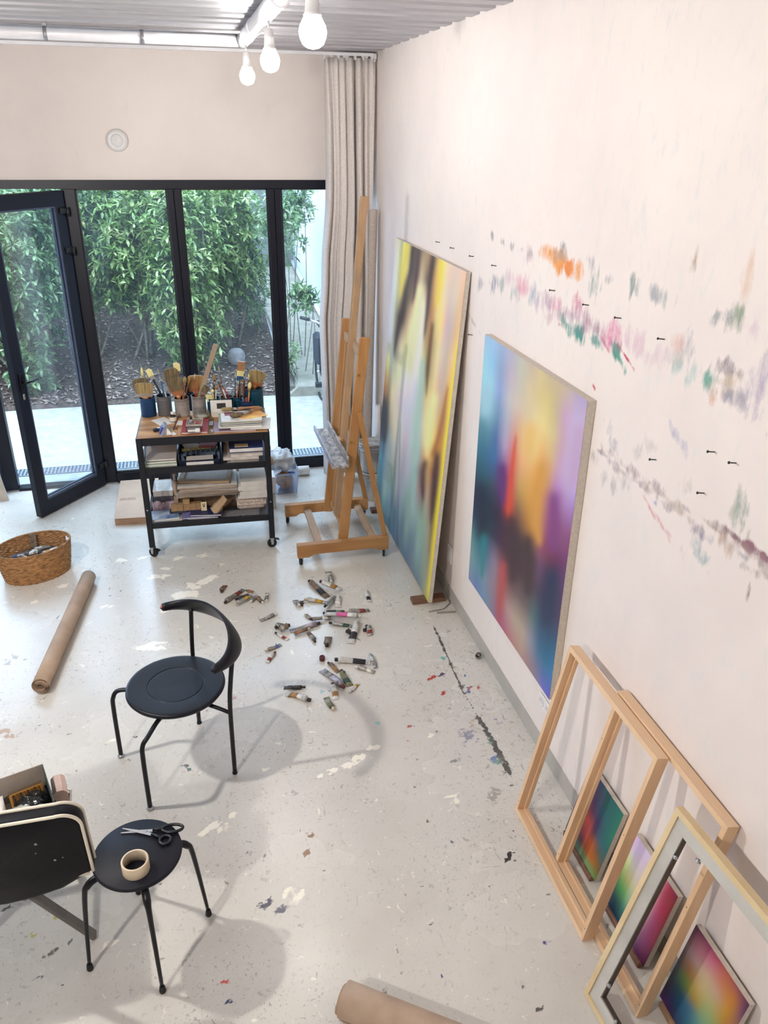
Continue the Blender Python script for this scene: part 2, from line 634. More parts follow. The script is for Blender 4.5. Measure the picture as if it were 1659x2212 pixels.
fl.add([(X0, Y0, -.15), (WX, Y0, -.15), (WX, FAC, -.15), (X0, FAC, -.15)], [(3, 2, 1, 0)])
floor = fl.build('floor', FLOOR_MAT, kind='structure')
colour_attr(floor, 'stain', fcols + [[.7, .7, .7, 0]] * (len(fl.v) - n0))

# ------------------------------------------------------------------ right wall with the marks the paintings left
WM = []


def wm(y, z, ry, rz_, col, dens=.6, turn=0.0, streak=True):
    WM.append((y, z, ry * 1.15, rz_, turn, col, dens * .78, streak))


wm(3.36, 2.485, .15, .045, '#e39a4c', .95); wm(3.28, 2.47, .07, .035, '#e07a2c', 1.0); wm(3.40, 2.515, .06, .03, '#7d8f9a', .6); wm(3.34, 2.53, .04, .03, '#7f8a8c', .6)
for y, z in ((4.23, 2.5), (4.06, 2.49), (3.93, 2.48), (3.81, 2.48), (3.7, 2.48)):
    wm(y, z, .025, .02, '#8f8f98', .6)
wm(3.7, 2.47, .04, .04, '#d0b8bc', .6)
wm(3.07, 2.52, .03, .03, '#b9b4ba', .5); wm(3.02, 2.44, .035, .06, '#9aa6a2', .6); wm(2.91, 2.48, .03, .02, '#a8a8ac', .5); wm(2.73, 2.49, .035, .045, '#8f9a98', .65); wm(2.59, 2.49, .04, .03, '#a8a9ad', .5); wm(2.49, 2.48, .03, .03, '#adb4b2', .5)
wm(2.38, 2.63, .015, .05, '#b39a8c', .5); wm(2.10, 2.62, .03, .06, '#dcc4b4', .8); wm(2.12, 2.51, .035, .05, '#8c9a84', .6); wm(2.17, 2.485, .06, .03, '#8f9498', .6); wm(2.02, 2.48, .05, .025, '#d3bfc8', .5)
for y, z, c in ((4.35, 2.23, '#b7b4b8'), (4.15, 2.26, '#a4a4b0'), (4.05, 2.28, '#aab2b4'), (3.94, 2.33, '#d8c4cc'), (3.86, 2.27, '#b9bfc0'), (3.79, 2.31, '#d99ab0'), (3.72, 2.32, '#d9a4b4'), (3.62, 2.29, '#a5aebc'), (3.55, 2.27, '#c9bcc8'), (3.44, 2.29, '#b79cb0'), (3.36, 2.28, '#d49ab0'), (3.30, 2.26, '#cfa9b8'), (3.2, 2.28, '#b8a8b8'), (3.14, 2.33, '#d0688e'), (3.12, 2.29, '#8f7ca0'), (3.08, 2.28, '#a8809a'), (3.02, 2.285, '#b08c9c'), (2.96, 2.27, '#9c8a9c'), (2.9, 2.26, '#c9a4b4'), (2.84, 2.27, '#d678a0'), (2.80, 2.285, '#d890ae'), (2.70, 2.29, '#d8bfc8'), (2.63, 2.30, '#dcc4cc'), (2.55, 2.27, '#d9c8cc'), (2.45, 2.3, '#d8c4cc')):
    wm(y, z, .05, .045, c, .62)
wm(3.24, 2.235, .075, .03, '#3f9488', 1.0, .25); wm(3.14, 2.225, .05, .035, '#3f8f84', 1.0); wm(3.10, 2.222, .03, .04, '#3a8a7e', .9); wm(2.95, 2.228, .05, .022, '#56a394', .95, .3); wm(2.795, 2.235, .03, .035, '#2c8474', 1.0); wm(2.76, 2.205, .06, .014, '#5a9c90', .85, .5); wm(2.71, 2.225, .05, .008, '#c03a5a', 1.0, .45); wm(2.88, 2.232, .04, .008, '#c4607a', .9, .4); wm(3.30, 2.22, .015, .008, '#b84a60', .9)
wm(3.40, 2.235, .07, .03, '#d8c6c6', .7)
wm(2.39, 2.33, .05, .05, '#dcbcb4', .6); wm(2.35, 2.29, .06, .05, '#9cc0ba', .75); wm(2.29, 2.27, .04, .04, '#b4c6c4', .6); wm(2.33, 2.35, .03, .06, '#9a9ca6', .5); wm(2.19, 2.28, .035, .035, '#6fa294', .85); wm(2.10, 2.30, .05, .03, '#cdb89c', .8); wm(2.12, 2.335, .05, .03, '#8e8488', .7); wm(2.06, 2.27, .06, .03, '#9c98a4', .75); wm(1.94, 2.31, .05, .09, '#b4aabc', .6); wm(2.15, 2.25, .03, .03, '#d4b4a0', .6); wm(2.02, 2.26, .03, .03, '#a8a2ac', .6)
wm(2.92, 2.04, .018, .008, '#cc5a68', 1.0, .4); wm(2.76, 1.92, .03, .04, '#b4b4b6', .5); wm(2.68, 1.85, .09, .03, '#a9a9b0', .55, .5); wm(2.33, 2.06, .05, .02, '#b4b0c4', .5, .6); wm(2.26, 2.03, .05, .02, '#b9b4c6', .5, .6)
for i in range(22):                                                   # the long line the lower edges of canvases left
    y = 2.78 - i * .05
    wm(y, 1.80 + .02 * math.sin(i * 1.7) + (.02 if i > 14 else 0), .05, .012 + .006 * (i % 3), ('#a89c9c', '#b4a0a0', '#9c94a0', '#b9a89c')[i % 4], .62)
wm(1.86, 1.845, .10, .014, '#7c5a64', .85); wm(1.78, 1.85, .09, .016, '#8a5c6c', .9); wm(1.95, 1.83, .06, .010, '#8a7068', .8)
wm(2.37, 1.72, .05, .010, '#d49aa0', .9, .45); wm(2.30, 1.70, .06, .009, '#d8a8ac', .8, .5); wm(2.26, 1.69, .03, .012, '#d4b4b4', .6); wm(1.92, 1.94, .03, .06, '#9aa49a', .55); wm(1.89, 1.90, .03, .03, '#8fa08c', .5); wm(2.05, 1.70, .05, .03, '#9fb0b2', .6, .5); wm(1.94, 1.80, .03, .03, '#c0a88c', .6); wm(1.81, 1.78, .04, .015, '#a8a49c', .5); wm(1.80, 1.71, .008, .045, '#8c706c', .8); wm(2.36, 1.76, .02, .01, '#a0a0cc', .7)
for y, z in ((2.6, 1.75), (2.66, 1.70), (2.45, 1.95), (2.52, 1.9), (2.85, 1.75), (2.75, 1.7), (2.2, 1.9), (2.15, 1.66)):
    wm(y, z, .03, .03, '#bdb9b6', .42)
wm(4.46, 2.0, .10, .012, '#b8b4b2', .5, .3); wm(3.06, 1.62, .05, .05, '#c4c0bf', .3)
wm(1.62, 2.95, .25, .01, '#b8b4b0', .25, .5); wm(1.75, 2.99, .2, .008, '#b8b4b0', .25, .4)
wy0, wy1, wz0, wz1, WS = 1.50, 5.70, 1.60, 3.36, .0075
wnu, wnv, wcols = stain_grid(wy0, wy1, wz0, wz1, WS, WM, 5.1)


def wall_material(name, marks):
    m = bpy.data.materials.new(name)
    m.use_nodes = True
    nt = m.node_tree
    b = bsdf_of(m)
    n = tex(nt, .9, 5, .6)
    base = ramp(nt, n.outputs['Fac'], [(.30, hx('#e2d8d4')), (.5, hx('#eae0db')), (.7, hx('#efe6e0'))])
    n2 = tex(nt, 6, 5, .65, stretch=(1, 1, .35))
    f = ramp(nt, n2.outputs['Fac'], [(.62, gray(0)), (.80, gray(.22))])
    base = mixrgb(nt, f, base, hx('#c9c4c0') + (1,))
    if marks:
        at = nn(nt, 'ShaderNodeVertexColor')
        at.layer_name = 'stain'
        ns = tex(nt, 26, 6, .65, stretch=(1, 1, .4))
        a1 = nn(nt, 'ShaderNodeMath', operation='MULTIPLY_ADD')
        nt.links.new(ns.outputs['Fac'], a1.inputs[0])
        a1.inputs[1].default_value = 2.0
        a1.inputs[2].default_value = -.92
        a2 = nn(nt, 'ShaderNodeMath', operation='ADD')
        nt.links.new(at.outputs['Alpha'], a2.inputs[0])
        nt.links.new(a1.outputs[0], a2.inputs[1])
        sf = ramp(nt, a2.outputs[0], [(.16, gray(0)), (.72, gray(.95))])
        base = mixrgb(nt, sf, base, at.outputs['Color'])
    nt.links.new(base, b.inputs['Base Color'])
    b.inputs['Roughness'].default_value = .62
    b.inputs['Specular IOR Level'].default_value = .35
    fine = tex(nt, 60, 4)
    add_bump(m, fine.outputs['Fac'], .06, .003)
    return m


WALL_MAT = wall_material('white_wall_paint', False)
CEIL_H = 3.64
wl = MB()
wl.v = [V3((WX, wy0 + i * WS, wz0 + j * WS)) for j in range(wnv + 1) for i in range(wnu + 1)]
w = wnu + 1
wl.f = [(j * w + i, (j + 1) * w + i, (j + 1) * w + i + 1, j * w + i + 1) for j in range(wnv) for i in range(wnu)]
wl.sm = [False] * len(wl.f)
wy1e, wz1e = wy0 + wnu * WS, wz0 + wnv * WS
n0 = len(wl.v)
for ya, yb, za, zb in ((Y0, FAC + .1, 0, wz0), (Y0, FAC + .1, wz1e, CEIL_H), (Y0, wy0, wz0, wz1e), (wy1e, FAC + .1, wz0, wz1e)):
    wl.add([(WX, ya, za), (WX, ya, zb), (WX, yb, zb), (WX, yb, za)], [(0, 1, 2, 3)])
wl.add([(WX + .15, Y0, 0), (WX + .15, Y0, CEIL_H), (WX + .15, FAC + .1, CEIL_H), (WX + .15, FAC + .1, 0)], [(3, 2, 1, 0)])
wl.add([(WX, FAC + .1, 0), (WX + .15, FAC + .1, 0), (WX + .15, FAC + .1, CEIL_H), (WX, FAC + .1, CEIL_H)], [(0, 3, 2, 1)])
wall_right = wl.build('wall_right', wall_material('white_wall_with_paint_marks', True), kind='structure')
colour_attr(wall_right, 'stain', wcols + [[.7, .7, .7, 0]] * (len(wl.v) - n0))

MB().box((WX - .003, (Y0 + FAC) / 2, .05), (.006, FAC - Y0 - .02, .1)).build('baseboard_right', M('grey_floor_paint', '#b4b0aa', .5, var=.06, scale=5), kind='structure')
MB().box(((X0 + WX) / 2, FAC + .05, (2.622 + CEIL_H) / 2), (WX - X0, .1, CEIL_H - 2.622)).build('wall_back', WALL_MAT, kind='structure')
MB().box((X0 - .05, (Y0 + FAC) / 2, CEIL_H / 2), (.1, FAC - Y0, CEIL_H)).build('wall_left', M('grey_plaster', '#86827d', .8), kind='structure')
MB().box(((X0 + WX) / 2, Y0 - .05, CEIL_H / 2), (WX - X0 + .2, .1, CEIL_H)).build('wall_front', M('grey_plaster', '#86827d', .8), kind='structure')

# ------------------------------------------------------------------ corrugated ceiling
ceil_mat = M('galvanised_sheet', '#b9b9bf', .36, .55, var=.10, scale=3, stretch=(.3, 3, 1))
cp = []
y = 6.829 + .232 * 2
while y > Y0:
    cp += [(y, 3.56), (y - .125, 3.56), (y - .150, 3.612), (y - .207, 3.612)]
    y -= .232
cb = MB()
for (ya, za), (yb, zb) in zip(cp, cp[1:]):
    cb.add([(X0, ya, za), (WX + .02, ya, za), (WX + .02, yb, zb), (X0, yb, zb)], [(0, 1, 2, 3)])
    cb.add([(X0, ya, za + .006), (WX + .02, ya, za + .006), (WX + .02, yb, zb + .006), (X0, yb, zb + .006)], [(3, 2, 1, 0)])
cb.box(((X0 + WX) / 2, (Y0 + FAC) / 2, CEIL_H + .03), (WX - X0 + .3, FAC - Y0 + .3, .04))
cb.build('ceiling', ceil_mat, kind='structure')
STEEL_W = M('white_enamel_tube', '#e4e4e8', .3, .1, var=.03)
# conduit along the ceiling and the beam pipe that carries the bulbs
t = thing('ceiling_conduit', 'white horizontal pipe running left below the corrugated ceiling', 'pipe', (-1.5, 5.85, 3.505))
MB().tube([(-3.55, 5.85, 3.505), (.47, 5.85, 3.505)], .036, 14).build('pipe', STEEL_W, t, world=True)
for x in (-1.35, -.68, -.12):
    MB().tube([(x, 5.85, 3.505), (x + .02, 5.85, 3.505)], .041, 14).box((x + .01, 5.85, 3.545), (.022, .03, .028)).build('pipe_clip', M('grey_clip', '#9a9aa0', .4, .5), t, world=True)
t = thing('lamp_pipe', 'white pipe under the ceiling that carries the row of bulbs', 'pipe', (.5, 3.0, 3.505))
MB().tube([(.5, 5.85, 3.505), (.5, -1.5, 3.505)], .042, 16).build('pipe', STEEL_W, t, world=True)
for y in (5.5, 5.05, 3.9, 2.4, .9):
    MB().tube([(.5, y, 3.505), (.5, y - .018, 3.505)], .046, 16).box((.5, y - .01, 3.552), (.02, .02, .014)).build('pipe_clip', STEEL_W, t, world=True)

# ------------------------------------------------------------------ bulbs
BULB = emit('glowing_bulb', (1.0, .95, .90), BULB_STRENGTH)
BULB_L = emit('glowing_bulb_left', (1.0, .95, .90), BULB_LEFT)
BULB_2 = emit('glowing_bulb_bright', (1.0, .95, .90), BULB_STRENGTH * 4.2)
BULB_FILL = emit('added_fill_bulb_near', (1.0, .95, .90), BULB_LEFT * .95)  # added unseen bulb that brightens the near end of the room
HOLD = M('white_porcelain', '#e8e6e6', .35, 0, .03)


def bulb(x, y, label, group, drop=0.0):
    t = thing('pendant_bulb', label, 'lamp', (x, y, 3.463 - drop), group=group)
    MB().tube([(0, 0, drop), (0, 0, -.035)], .006, 8).build('stem', HOLD, t)
    MB().lathe([(.012, -.03), (.021, -.036), (.023, -.075), (.026, -.105), (.031, -.115)], n=20).build('lamp_holder', HOLD, t)
    MB().lathe([(.0, -.215), (.020, -.211), (.036, -.20), (.045, -.18), (.0475, -.163), (.044, -.146), (.034, -.128), (.026, -.112)], n=24).build('glass_bulb', (BULB_L if y > 2 else BULB_FILL) if x < 0 else BULB_2 if y > 4 else BULB, t)


bulb(.50, 5.65, 'smallest glowing bulb, hanging at the far end of the white pipe', 'bulbs on the white pipe')
bulb(.50, 4.38, 'middle glowing bulb of the three hanging from the white pipe', 'bulbs on the white pipe')
bulb(.50, 3.08, 'largest glowing bulb, nearest, close to the top edge of the photo', 'bulbs on the white pipe')
for x, y, lab in ((.5, 1.78, 'glowing bulb on the white pipe, the next one toward the camera, above the view'), (.5, .48, 'glowing bulb at the near end of the white pipe, above the camera'), (-1.85, 3.2, 'glowing bulb of the left row, nearest the glazed doors, out of view'), (-1.85, .3, 'glowing bulb of the left row, farthest from the doors, out of view')):
    bulb(x, y, lab, 'bulbs outside the view', .55 if x < 0 else 0)
t = thing('second_lamp_pipe', 'white pipe carrying bulbs on the left, outside the view', 'pipe', (-1.85, 2, 3.505))
MB().tube([(-1.85, 5.6, 3.505), (-1.85, -1.5, 3.505)], .042, 12).build('pipe', STEEL_W, t, world=True)

# ------------------------------------------------------------------ glazed front
NAVY = M('navy_aluminium', '#0c1020', .42, .0, var=.08, scale=4, spec=.35)
PANE = clear('window_glass', haze=.012, smudge=True, gloss=.7, haze_col=(.85, .95, 1.0))
GASK = M('black_gasket', '#0c0d12', .5)
ZB, ZT, ZH = .097, 2.556, 2.622
MB().box(((X0 + WX) / 2, FAC + .03, (ZT + ZH) / 2), (WX - X0, .09, ZH - ZT)).build('trim_1', NAVY, kind='structure')


def fixed_window(k, xa, xb, la, lb):
    """pane between xa and xb with frame members reaching out to la and lb"""
    t = struct('window_%d' % k, ((xa + xb) / 2, FAC + .03, 0))
    for a, b in ((la, xa), (xb, lb)):
        if b - a > .002:
            MB().box(((a + b) / 2, FAC + .03, ZT / 2 + .005), (b - a, .08, ZT - .01), ch=.004).build('mullion', NAVY, t, world=True)
    MB().box(((xa + xb) / 2, FAC + .03, ZB / 2), (xb - xa, .08, ZB), ch=.004).build('bottom_rail', NAVY, t, world=True)
    MB().box(((xa + xb) / 2, FAC + .03, (ZB + ZT) / 2), (xb - xa, .012, ZT - ZB)).build('pane', PANE, t, world=True)
    g = MB()
    for x in (xa + .006, xb - .006):
        g.box((x, FAC + .015, (ZB + ZT) / 2), (.012, .02, ZT - ZB))
    for z in (ZB + .006, ZT - .006):
        g.box(((xa + xb) / 2, FAC + .015, z), (xb - xa, .02, .012))
    g.build('glazing_bead', GASK, t, world=True)
    return t


fixed_window(1, -.780, -.071, -.887, -.017)
fixed_window(2, .038, .751, -.017, .808)
fixed_window(3, .864, 1.56, .808, 1.63)
fixed_window(4, -3.5, -1.757, -3.58, -1.636)
MB().box((-1.262, FAC + .03, .012), (.745, .10, .024)).build('trim_2', NAVY, kind='structure')

# the door leaf that stands open into the room
HX, HY = -.889, 7.175
FXp, FYp = -1.376, 6.545
ang = math.atan2(FYp - HY, FXp - HX)
LW = math.hypot(FXp - HX, FYp - HY)
door = struct('door_1', (HX, HY, .012))
door.rotation_euler = (0, 0, ang)          # local x runs from the hinge to the free edge, local y faces the hinge-side wall
DT = .062
S = .098
LH = 2.535
for nm, c, d in (('stile', (S / 2 + .004, 0, LH / 2), (S, DT, LH)), ('stile', (LW - S / 2, 0, LH / 2), (S, DT, LH)), ('top_rail', (LW / 2, 0, LH - .055), (LW - 2 * S, DT, .11)), ('bottom_rail', (LW / 2, 0, .065), (LW - 2 * S, DT, .13))):
    MB().box(c, d, ch=.004).build(nm, NAVY, door)
MB().box((LW / 2, 0, (.13 + LH - .11) / 2), (LW - 2 * S, .012, LH - .24)).build('pane', PANE, door)
g = MB()
for s in (-1, 1):
    for x in (S + .006, LW - S - .006):
        g.box((x, s * .017, (.13 + LH - .11) / 2), (.012, .018, LH - .24))
    g.box((LW / 2, s * .017, .139), (LW - 2 * S, .018, .018)).box((LW / 2, s * .017, LH - .116), (LW - 2 * S, .018, .012))
g.build('glazing_bead', M('silver_bead', '#5a6072', .35, .6), door)
hd = MB().box((LW - .05, DT / 2 + .006, 1.165), (.032, .012, .15), ch=.004)
hd.tube([(LW - .05, DT / 2 + .01, 1.17), (LW - .05, DT / 2 + .045, 1.17), (LW - .062, DT / 2 + .055, 1.17), (LW - .17, DT / 2 + .055, 1.172)], .0095, 10)
hd.build('handle', M('black_metal', '#15171f', .3, .4), door)
MB().box((LW - .05, DT / 2 + .004, 1.05), (.02, .008, .045), ch=.003).build('lock_cylinder', M('brass_lock', '#b9b4a4', .3, .8), door)
for z in (2.375, 2.075, .185):
    h = MB().tube([(-.004, DT / 2 + .012, z - .035), (-.004, DT / 2 + .012, z + .035)], .014, 10)
    h.box((.035, DT / 2 + .006, z + .012), (.07, .012, .045), ch=.003)
    h.build('hinge', GASK, door)
MB().box((-.915, FAC - .016, 2.36), (.06, .012, .05), ch=.003).box((-.915, FAC - .016, 2.05), (.06, .012, .05), ch=.003).box((-.915, FAC - .016, .19), (.06, .012, .05), ch=.003).build('hinge_plate', GASK, door, world=True)

# curtain rail under the ceiling
t = thing('curtain_rail', 'white curtain rail along the top of the far wall', 'rail', (0, 6.93, 3.53))
MB().box((-.95, 6.93, 3.535), (5.1, .03, .022)).build('track', STEEL_W, t, world=True)
MB().box((1.612, 6.93, 3.525), (.02, .036, .04), ch=.004).tube([(1.606, 6.91, 3.505), (1.606, 6.91, 3.49)], .007, 8).build('end_stop', STEEL_W, t, world=True)

# round smoke detector
t = thing('smoke_detector', 'round white smoke detector on the wall above the glazed doors', 'detector', (-.41, FAC, 2.91))
MB().lathe([(.083, 0), (.083, .018), (.076, .034), (.055, .046), (.05, .043)], n=32, axis=(0, -1, 0)).build('housing', HOLD, t)
MB().lathe([(.05, .040), (.04, .050), (.0, .055)], n=28, axis=(0, -1, 0)).build('sensor_cap', HOLD, t)
MB().box((-.028, -.046, .025), (.006, .006, .014)).build('indicator', GASK, t)

# ------------------------------------------------------------------ outside: patio, drain, planting bed, path, side wall
conc = M('pale_concrete', '#b9b8ae', .85, var=.10, scale=9, bump=.2)
MB().box((-.3, 8.46, -.06), (9, 2.5, .12)).build('patio', conc, kind='structure')
t = thing('drain_channel', 'perforated steel drain channel along the foot of the glazed doors', 'drain', (-.3, 7.62, 0))
steel = M('galvanised_drain', '#aab4c6', .4, .5, var=.06)
MB().box((-.6, 7.40, .003), (5.4, .22, .008)).build('threshold_plate', M('blue_grey_slab', '#a9b4c6', .5, .2), t, world=True)
g = MB()
for z0, yy in ((.007, 7.535), (.007, 7.575), (.007, 7.615), (.007, 7.655), (.007, 7.695)):
    g.box((-.6, yy, z0), (5.4, .014, .006))
x = -2.7
while x < 1.9:
    g.box((x, 7.615, .0065), (.014, .15, .005))
    x += .034
g.build('grating', steel, t, world=True)
MB().box((-.6, 7.615, .002), (5.4, .17, .003)).build('channel', GASK, t, world=True)


def bed_h(x, y):
    """height of the soil at (x, y)"""
    e = 9.62 + .04 * math.sin(x * 3)
    s = max(0.0, y - e)
    return .02 + .26 * s + .05 * noise.noise((x * 1.3, y * 1.3, 0)) * min(1, s * 2)


MB().sheet(lambda u, v: (-5.5 + 6.62 * u + (0 if v < .02 else -.03 * v), 9.6 + 5.4 * v, bed_h(-5.5 + 6.62 * u, 9.6 + 5.4 * v) - (.03 if v == 0 else 0)), 70, 60, th=.1).build('planting_bed', M('bark_mulch', '#5c4e45', .95, var=.35, scale=30, bump=.6, col2='#352b26'), kind='structure')
rl = random.Random(21)
lt = MB()
for k in range(4200):
    x, y = rl.uniform(-3.4, 1.1), 9.68 + 4.0 * rl.random() ** 1.5
    z = bed_h(x, y) + .012
    a, s = rl.uniform(0, 6.3), rl.uniform(.02, .05)
    dx, dy = math.cos(a) * s, math.sin(a) * s
    lt.add([(x - dx, y - dy, z), (x + dy * .35, y - dx * .35, z + rl.uniform(0, .02)), (x + dx, y + dy, z + rl.uniform(-.005, .025)), (x - dy * .35, y + dx * .35, z + rl.uniform(0, .012))], [(0, 1, 2, 3)])
ll = lt.build('leaf_litter', M('dry_leaf_litter', '#b09c90', .9, var=.4, scale=14, col2='#4a3d37'), kind='stuff')
tag(ll, 'brown fallen leaves covering the soil of the planting bed', 'leaf litter')
# raised path that climbs along the side wall
pm = MB()
pm.hexa([(1.12, 9.52, 0), (2.0, 9.50, 0), (2.0, 15, 0), (1.12, 15, 0), (1.27, 9.52, .12), (2.0, 9.50, .12), (2.0, 15, .75), (1.14, 15, .75)])
pm.build('garden_path', M('path_concrete', '#a09d90', .9, var=.12, scale=7, bump=.2), kind='structure')
MB().box((1.2, 12.3, .28), (.05, 5.4, .28), R=Matrix.Rotation(math.atan2(.63, 5.5), 3, 'X')).build('path_kerb', M('dark_kerb', '#77736c', .9), kind='structure')
MB().box((2.08, 12.0, 2.0), (.16, 9.0, 4.6)).build('garden_wall', M('white_render', '#c4ccca', .85, var=.04), kind='structure')
t = thing('wall_pipe', 'white pipe running along the garden wall beside the path', 'pipe', (1.97, 12, .6))
MB().tube([(1.97, 9.6, .22), (1.97, 15.5, .86)], .035, 8).build('pipe', STEEL_W, t, world=True)
MB().box((-1.5, 15.2, 1.6), (9, .2, 3.2)).build('garden_fence', M('weathered_fence', '#70746c', .9, var=.2, scale=5), kind='structure')
# boulder
t = tag(MB().lathe([(.0, -.115), (.06, -.11), (.10, -.07), (.118, 0), (.10, .065), (.06, .10), (0, .112)], c=(.575, 10.35, .33), n=20, sy=.85).build('boulder', M('pale_boulder', '#9ea0a4', .85, var=.25, scale=9, bump=.3, col2='#6f6a6c'), loc=(.575, 10.35, bed_h(.575, 10.35))), 'round grey boulder lying on the mulch under the shrubs', 'boulder')


# ------------------------------------------------------------------ shrubs beyond the glass
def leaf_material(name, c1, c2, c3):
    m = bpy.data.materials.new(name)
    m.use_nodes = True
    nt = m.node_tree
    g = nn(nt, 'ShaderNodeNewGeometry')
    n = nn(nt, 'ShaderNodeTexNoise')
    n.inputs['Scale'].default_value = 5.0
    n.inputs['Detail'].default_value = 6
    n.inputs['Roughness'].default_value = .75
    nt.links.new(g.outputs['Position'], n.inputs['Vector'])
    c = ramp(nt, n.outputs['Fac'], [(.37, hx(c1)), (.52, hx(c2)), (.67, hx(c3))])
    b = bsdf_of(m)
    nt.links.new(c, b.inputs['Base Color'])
    b.inputs['Roughness'].default_value = .32
    tl = nn(nt, 'ShaderNodeBsdfTranslucent')
    nt.links.new(c, tl.inputs[0])
    mx = nn(nt, 'ShaderNodeMixShader')
    mx.inputs[0].default_value = .25
    nt.links.new(b.outputs[0], mx.inputs[1])
    nt.links.new(tl.outputs[0], mx.inputs[2])
    nt.links.new(mx.outputs[0], nt.nodes['Material Output'].inputs[0])
    return m


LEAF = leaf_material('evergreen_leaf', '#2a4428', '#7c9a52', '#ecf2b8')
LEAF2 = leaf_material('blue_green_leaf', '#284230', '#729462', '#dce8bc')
BARK = M('grey_bark', '#7d7468', .9, var=.25, scale=20, bump=.3)
leaf_pts = [(0, 0, 0), (.42, .16, .035), (.5, 0, 0), (.42, -.16, .035), (1, 0, -.07), (.75, .12, .01), (.75, -.12, .01)]
leaf_fcs = [(0, 2, 1), (0, 3, 2), (2, 4, 5, 1), (2, 3, 6, 4)]
leaf_me = bpy.data.meshes.new('leaf')
leaf_me.from_pydata(leaf_pts, [], leaf_fcs)
leaf_me.polygons.foreach_set('use_smooth', [True] * 4)
leaf_me.materials.append(LEAF)
leaf_me2 = leaf_me.copy()
leaf_me2.materials[0] = LEAF2
EYE = V3((0, 0, 3))


def leaf_matrix(p, d, roll, L):
    X = V3(d).normalized()
    Y = V3((0, 0, 1)).cross(X)
    if Y.length < 1e-4:
        Y = V3((0, 1, 0))
    Y.normalize()
    Z = X.cross(Y)
    R = Matrix((X, Y, Z)).transposed() @ Matrix.Rotation(roll, 3, 'X')
    return Matrix.Translation(p) @ (R * L).to_4x4()


def shrub(name, label, x, y, c, r, whorls, singles, seed, mat=1, leafL=(.075, .135), stems=5, group='evergreen shrubs in the bed', shell=.55, thick=1.0):
    """c = centre height, r = (rx, ry, rz); leaves sit in whorls at the twig ends"""
    rr = random.Random(seed)
    z0 = bed_h(x, y) if x < 1.12 else .12
    t = thing(name, label, 'shrub', (x, y, z0), group=group)
    ctr = V3((x, y, c))
    L = []
    tips = []
    for k in range(whorls):
        while True:
            p = V3((rr.uniform(-1, 1), rr.uniform(-1, 1), rr.uniform(-1, 1)))
            l = p.length
            if .02 < l <= 1:
                break
        l2 = shell + (1 - shell) * rr.random() if rr.random() < .75 else rr.random()
        q = p / l * l2
        bump = 1 + .25 * noise.noise((q.x * 2 + seed, q.y * 2, q.z * 2))
        pos = ctr + V3((q.x * r[0], q.y * r[1], q.z * r[2])) * bump
        out = (V3((q.x, q.y, q.z * .6 + .55)) + V3((rr.uniform(-.5, .5),) * 3)).normalized()
        tips.append(pos)
        X, Y, Z = frame_from(out)
        nl = rr.randint(5, 8)
        a0 = rr.uniform(0, 6.3)
        for i in range(nl):
            a = a0 + i * 2 * PI / nl + rr.uniform(-.25, .25)
            d = X * math.cos(a) + Y * math.sin(a) + Z * rr.uniform(-.1, .75)
            L.append(leaf_matrix(pos + Z * rr.uniform(-.03, .03), d, rr.uniform(-.5, .5), rr.uniform(*leafL)))
    L.sort(key=lambda m: (m.translation - EYE).length + (0 if m.translation.z < 2.45 else 5))
    inv = Matrix.Translation((-x, -y, -z0))
    me = leaf_me if mat == 1 else leaf_me2
    for m in L[:singles]:
        o = bpy.data.objects.new('leaf', me)
        COL.objects.link(o)
        o.parent = t
        o.matrix_local = inv @ m
    b = MB()
    for m in L[singles:]:
        b.add([m @ V3(p) for p in leaf_pts], leaf_fcs, True)
    b.build('foliage', LEAF if mat == 1 else LEAF2, t, world=True, kind='stuff')
    s = MB()
    for k in range(stems):
        tip = tips[rr.randrange(len(tips))]
        base = V3((x + rr.uniform(-.12, .12), y + rr.uniform(-.12, .12), z0 - .05))
        mid = base.lerp(tip, .5) + V3((rr.uniform(-.1, .1), rr.uniform(-.1, .1), rr.uniform(-.05, .15)))
        s.tube(smooth_path([base, mid, tip], 4), [(.022 - .0018 * i) * thick for i in range(9)], 6)
    s.build('stem', BARK, t, world=True)
    return t


SH = [('leftmost shrub outside, seen through the fixed pane and open door', -2.75, 10.5, 1.35, (.62, .6, 1.15), 620, 80, 1),
      ('tall leafy shrub outside, seen through the glass of the open door', -1.95, 10.3, 1.5, (.66, .6, 1.12), 760, 120, 2),
      ('shrub outside behind the hinge side of the open door', -1.25, 10.9, 1.75, (.62, .6, 1.0), 700, 90, 2),
      ('broad shrub outside in the middle of the first fixed pane', -.62, 10.7, 1.75, (.66, .6, .92), 760, 120, 1),
      ('bright green shrub outside at the right of the first fixed pane', -.02, 10.25, 1.40, (.50, .5, 1.15), 640, 120, 1),
      ('tall shrub outside, filling the pane behind the paint cart', .52, 10.9, 1.78, (.60, .55, .92), 760, 120, 1)]
for k, (lab, x, y, c, r, w, s, mt) in enumerate(SH):
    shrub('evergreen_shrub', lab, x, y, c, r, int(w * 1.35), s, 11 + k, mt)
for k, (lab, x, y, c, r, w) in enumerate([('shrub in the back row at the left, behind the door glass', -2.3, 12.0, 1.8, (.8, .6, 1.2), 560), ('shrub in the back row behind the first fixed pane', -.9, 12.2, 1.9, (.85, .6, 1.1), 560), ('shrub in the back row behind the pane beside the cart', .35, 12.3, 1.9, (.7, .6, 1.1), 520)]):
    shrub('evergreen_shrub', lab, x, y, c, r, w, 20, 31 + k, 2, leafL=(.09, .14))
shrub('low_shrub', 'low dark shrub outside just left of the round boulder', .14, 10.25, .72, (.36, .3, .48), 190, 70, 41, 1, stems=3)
shrub('low_shrub', 'low leafy growth outside behind the right edge of the cart', .86, 11.2, .95, (.34, .3, .45), 150, 40, 43, 2, stems=3)
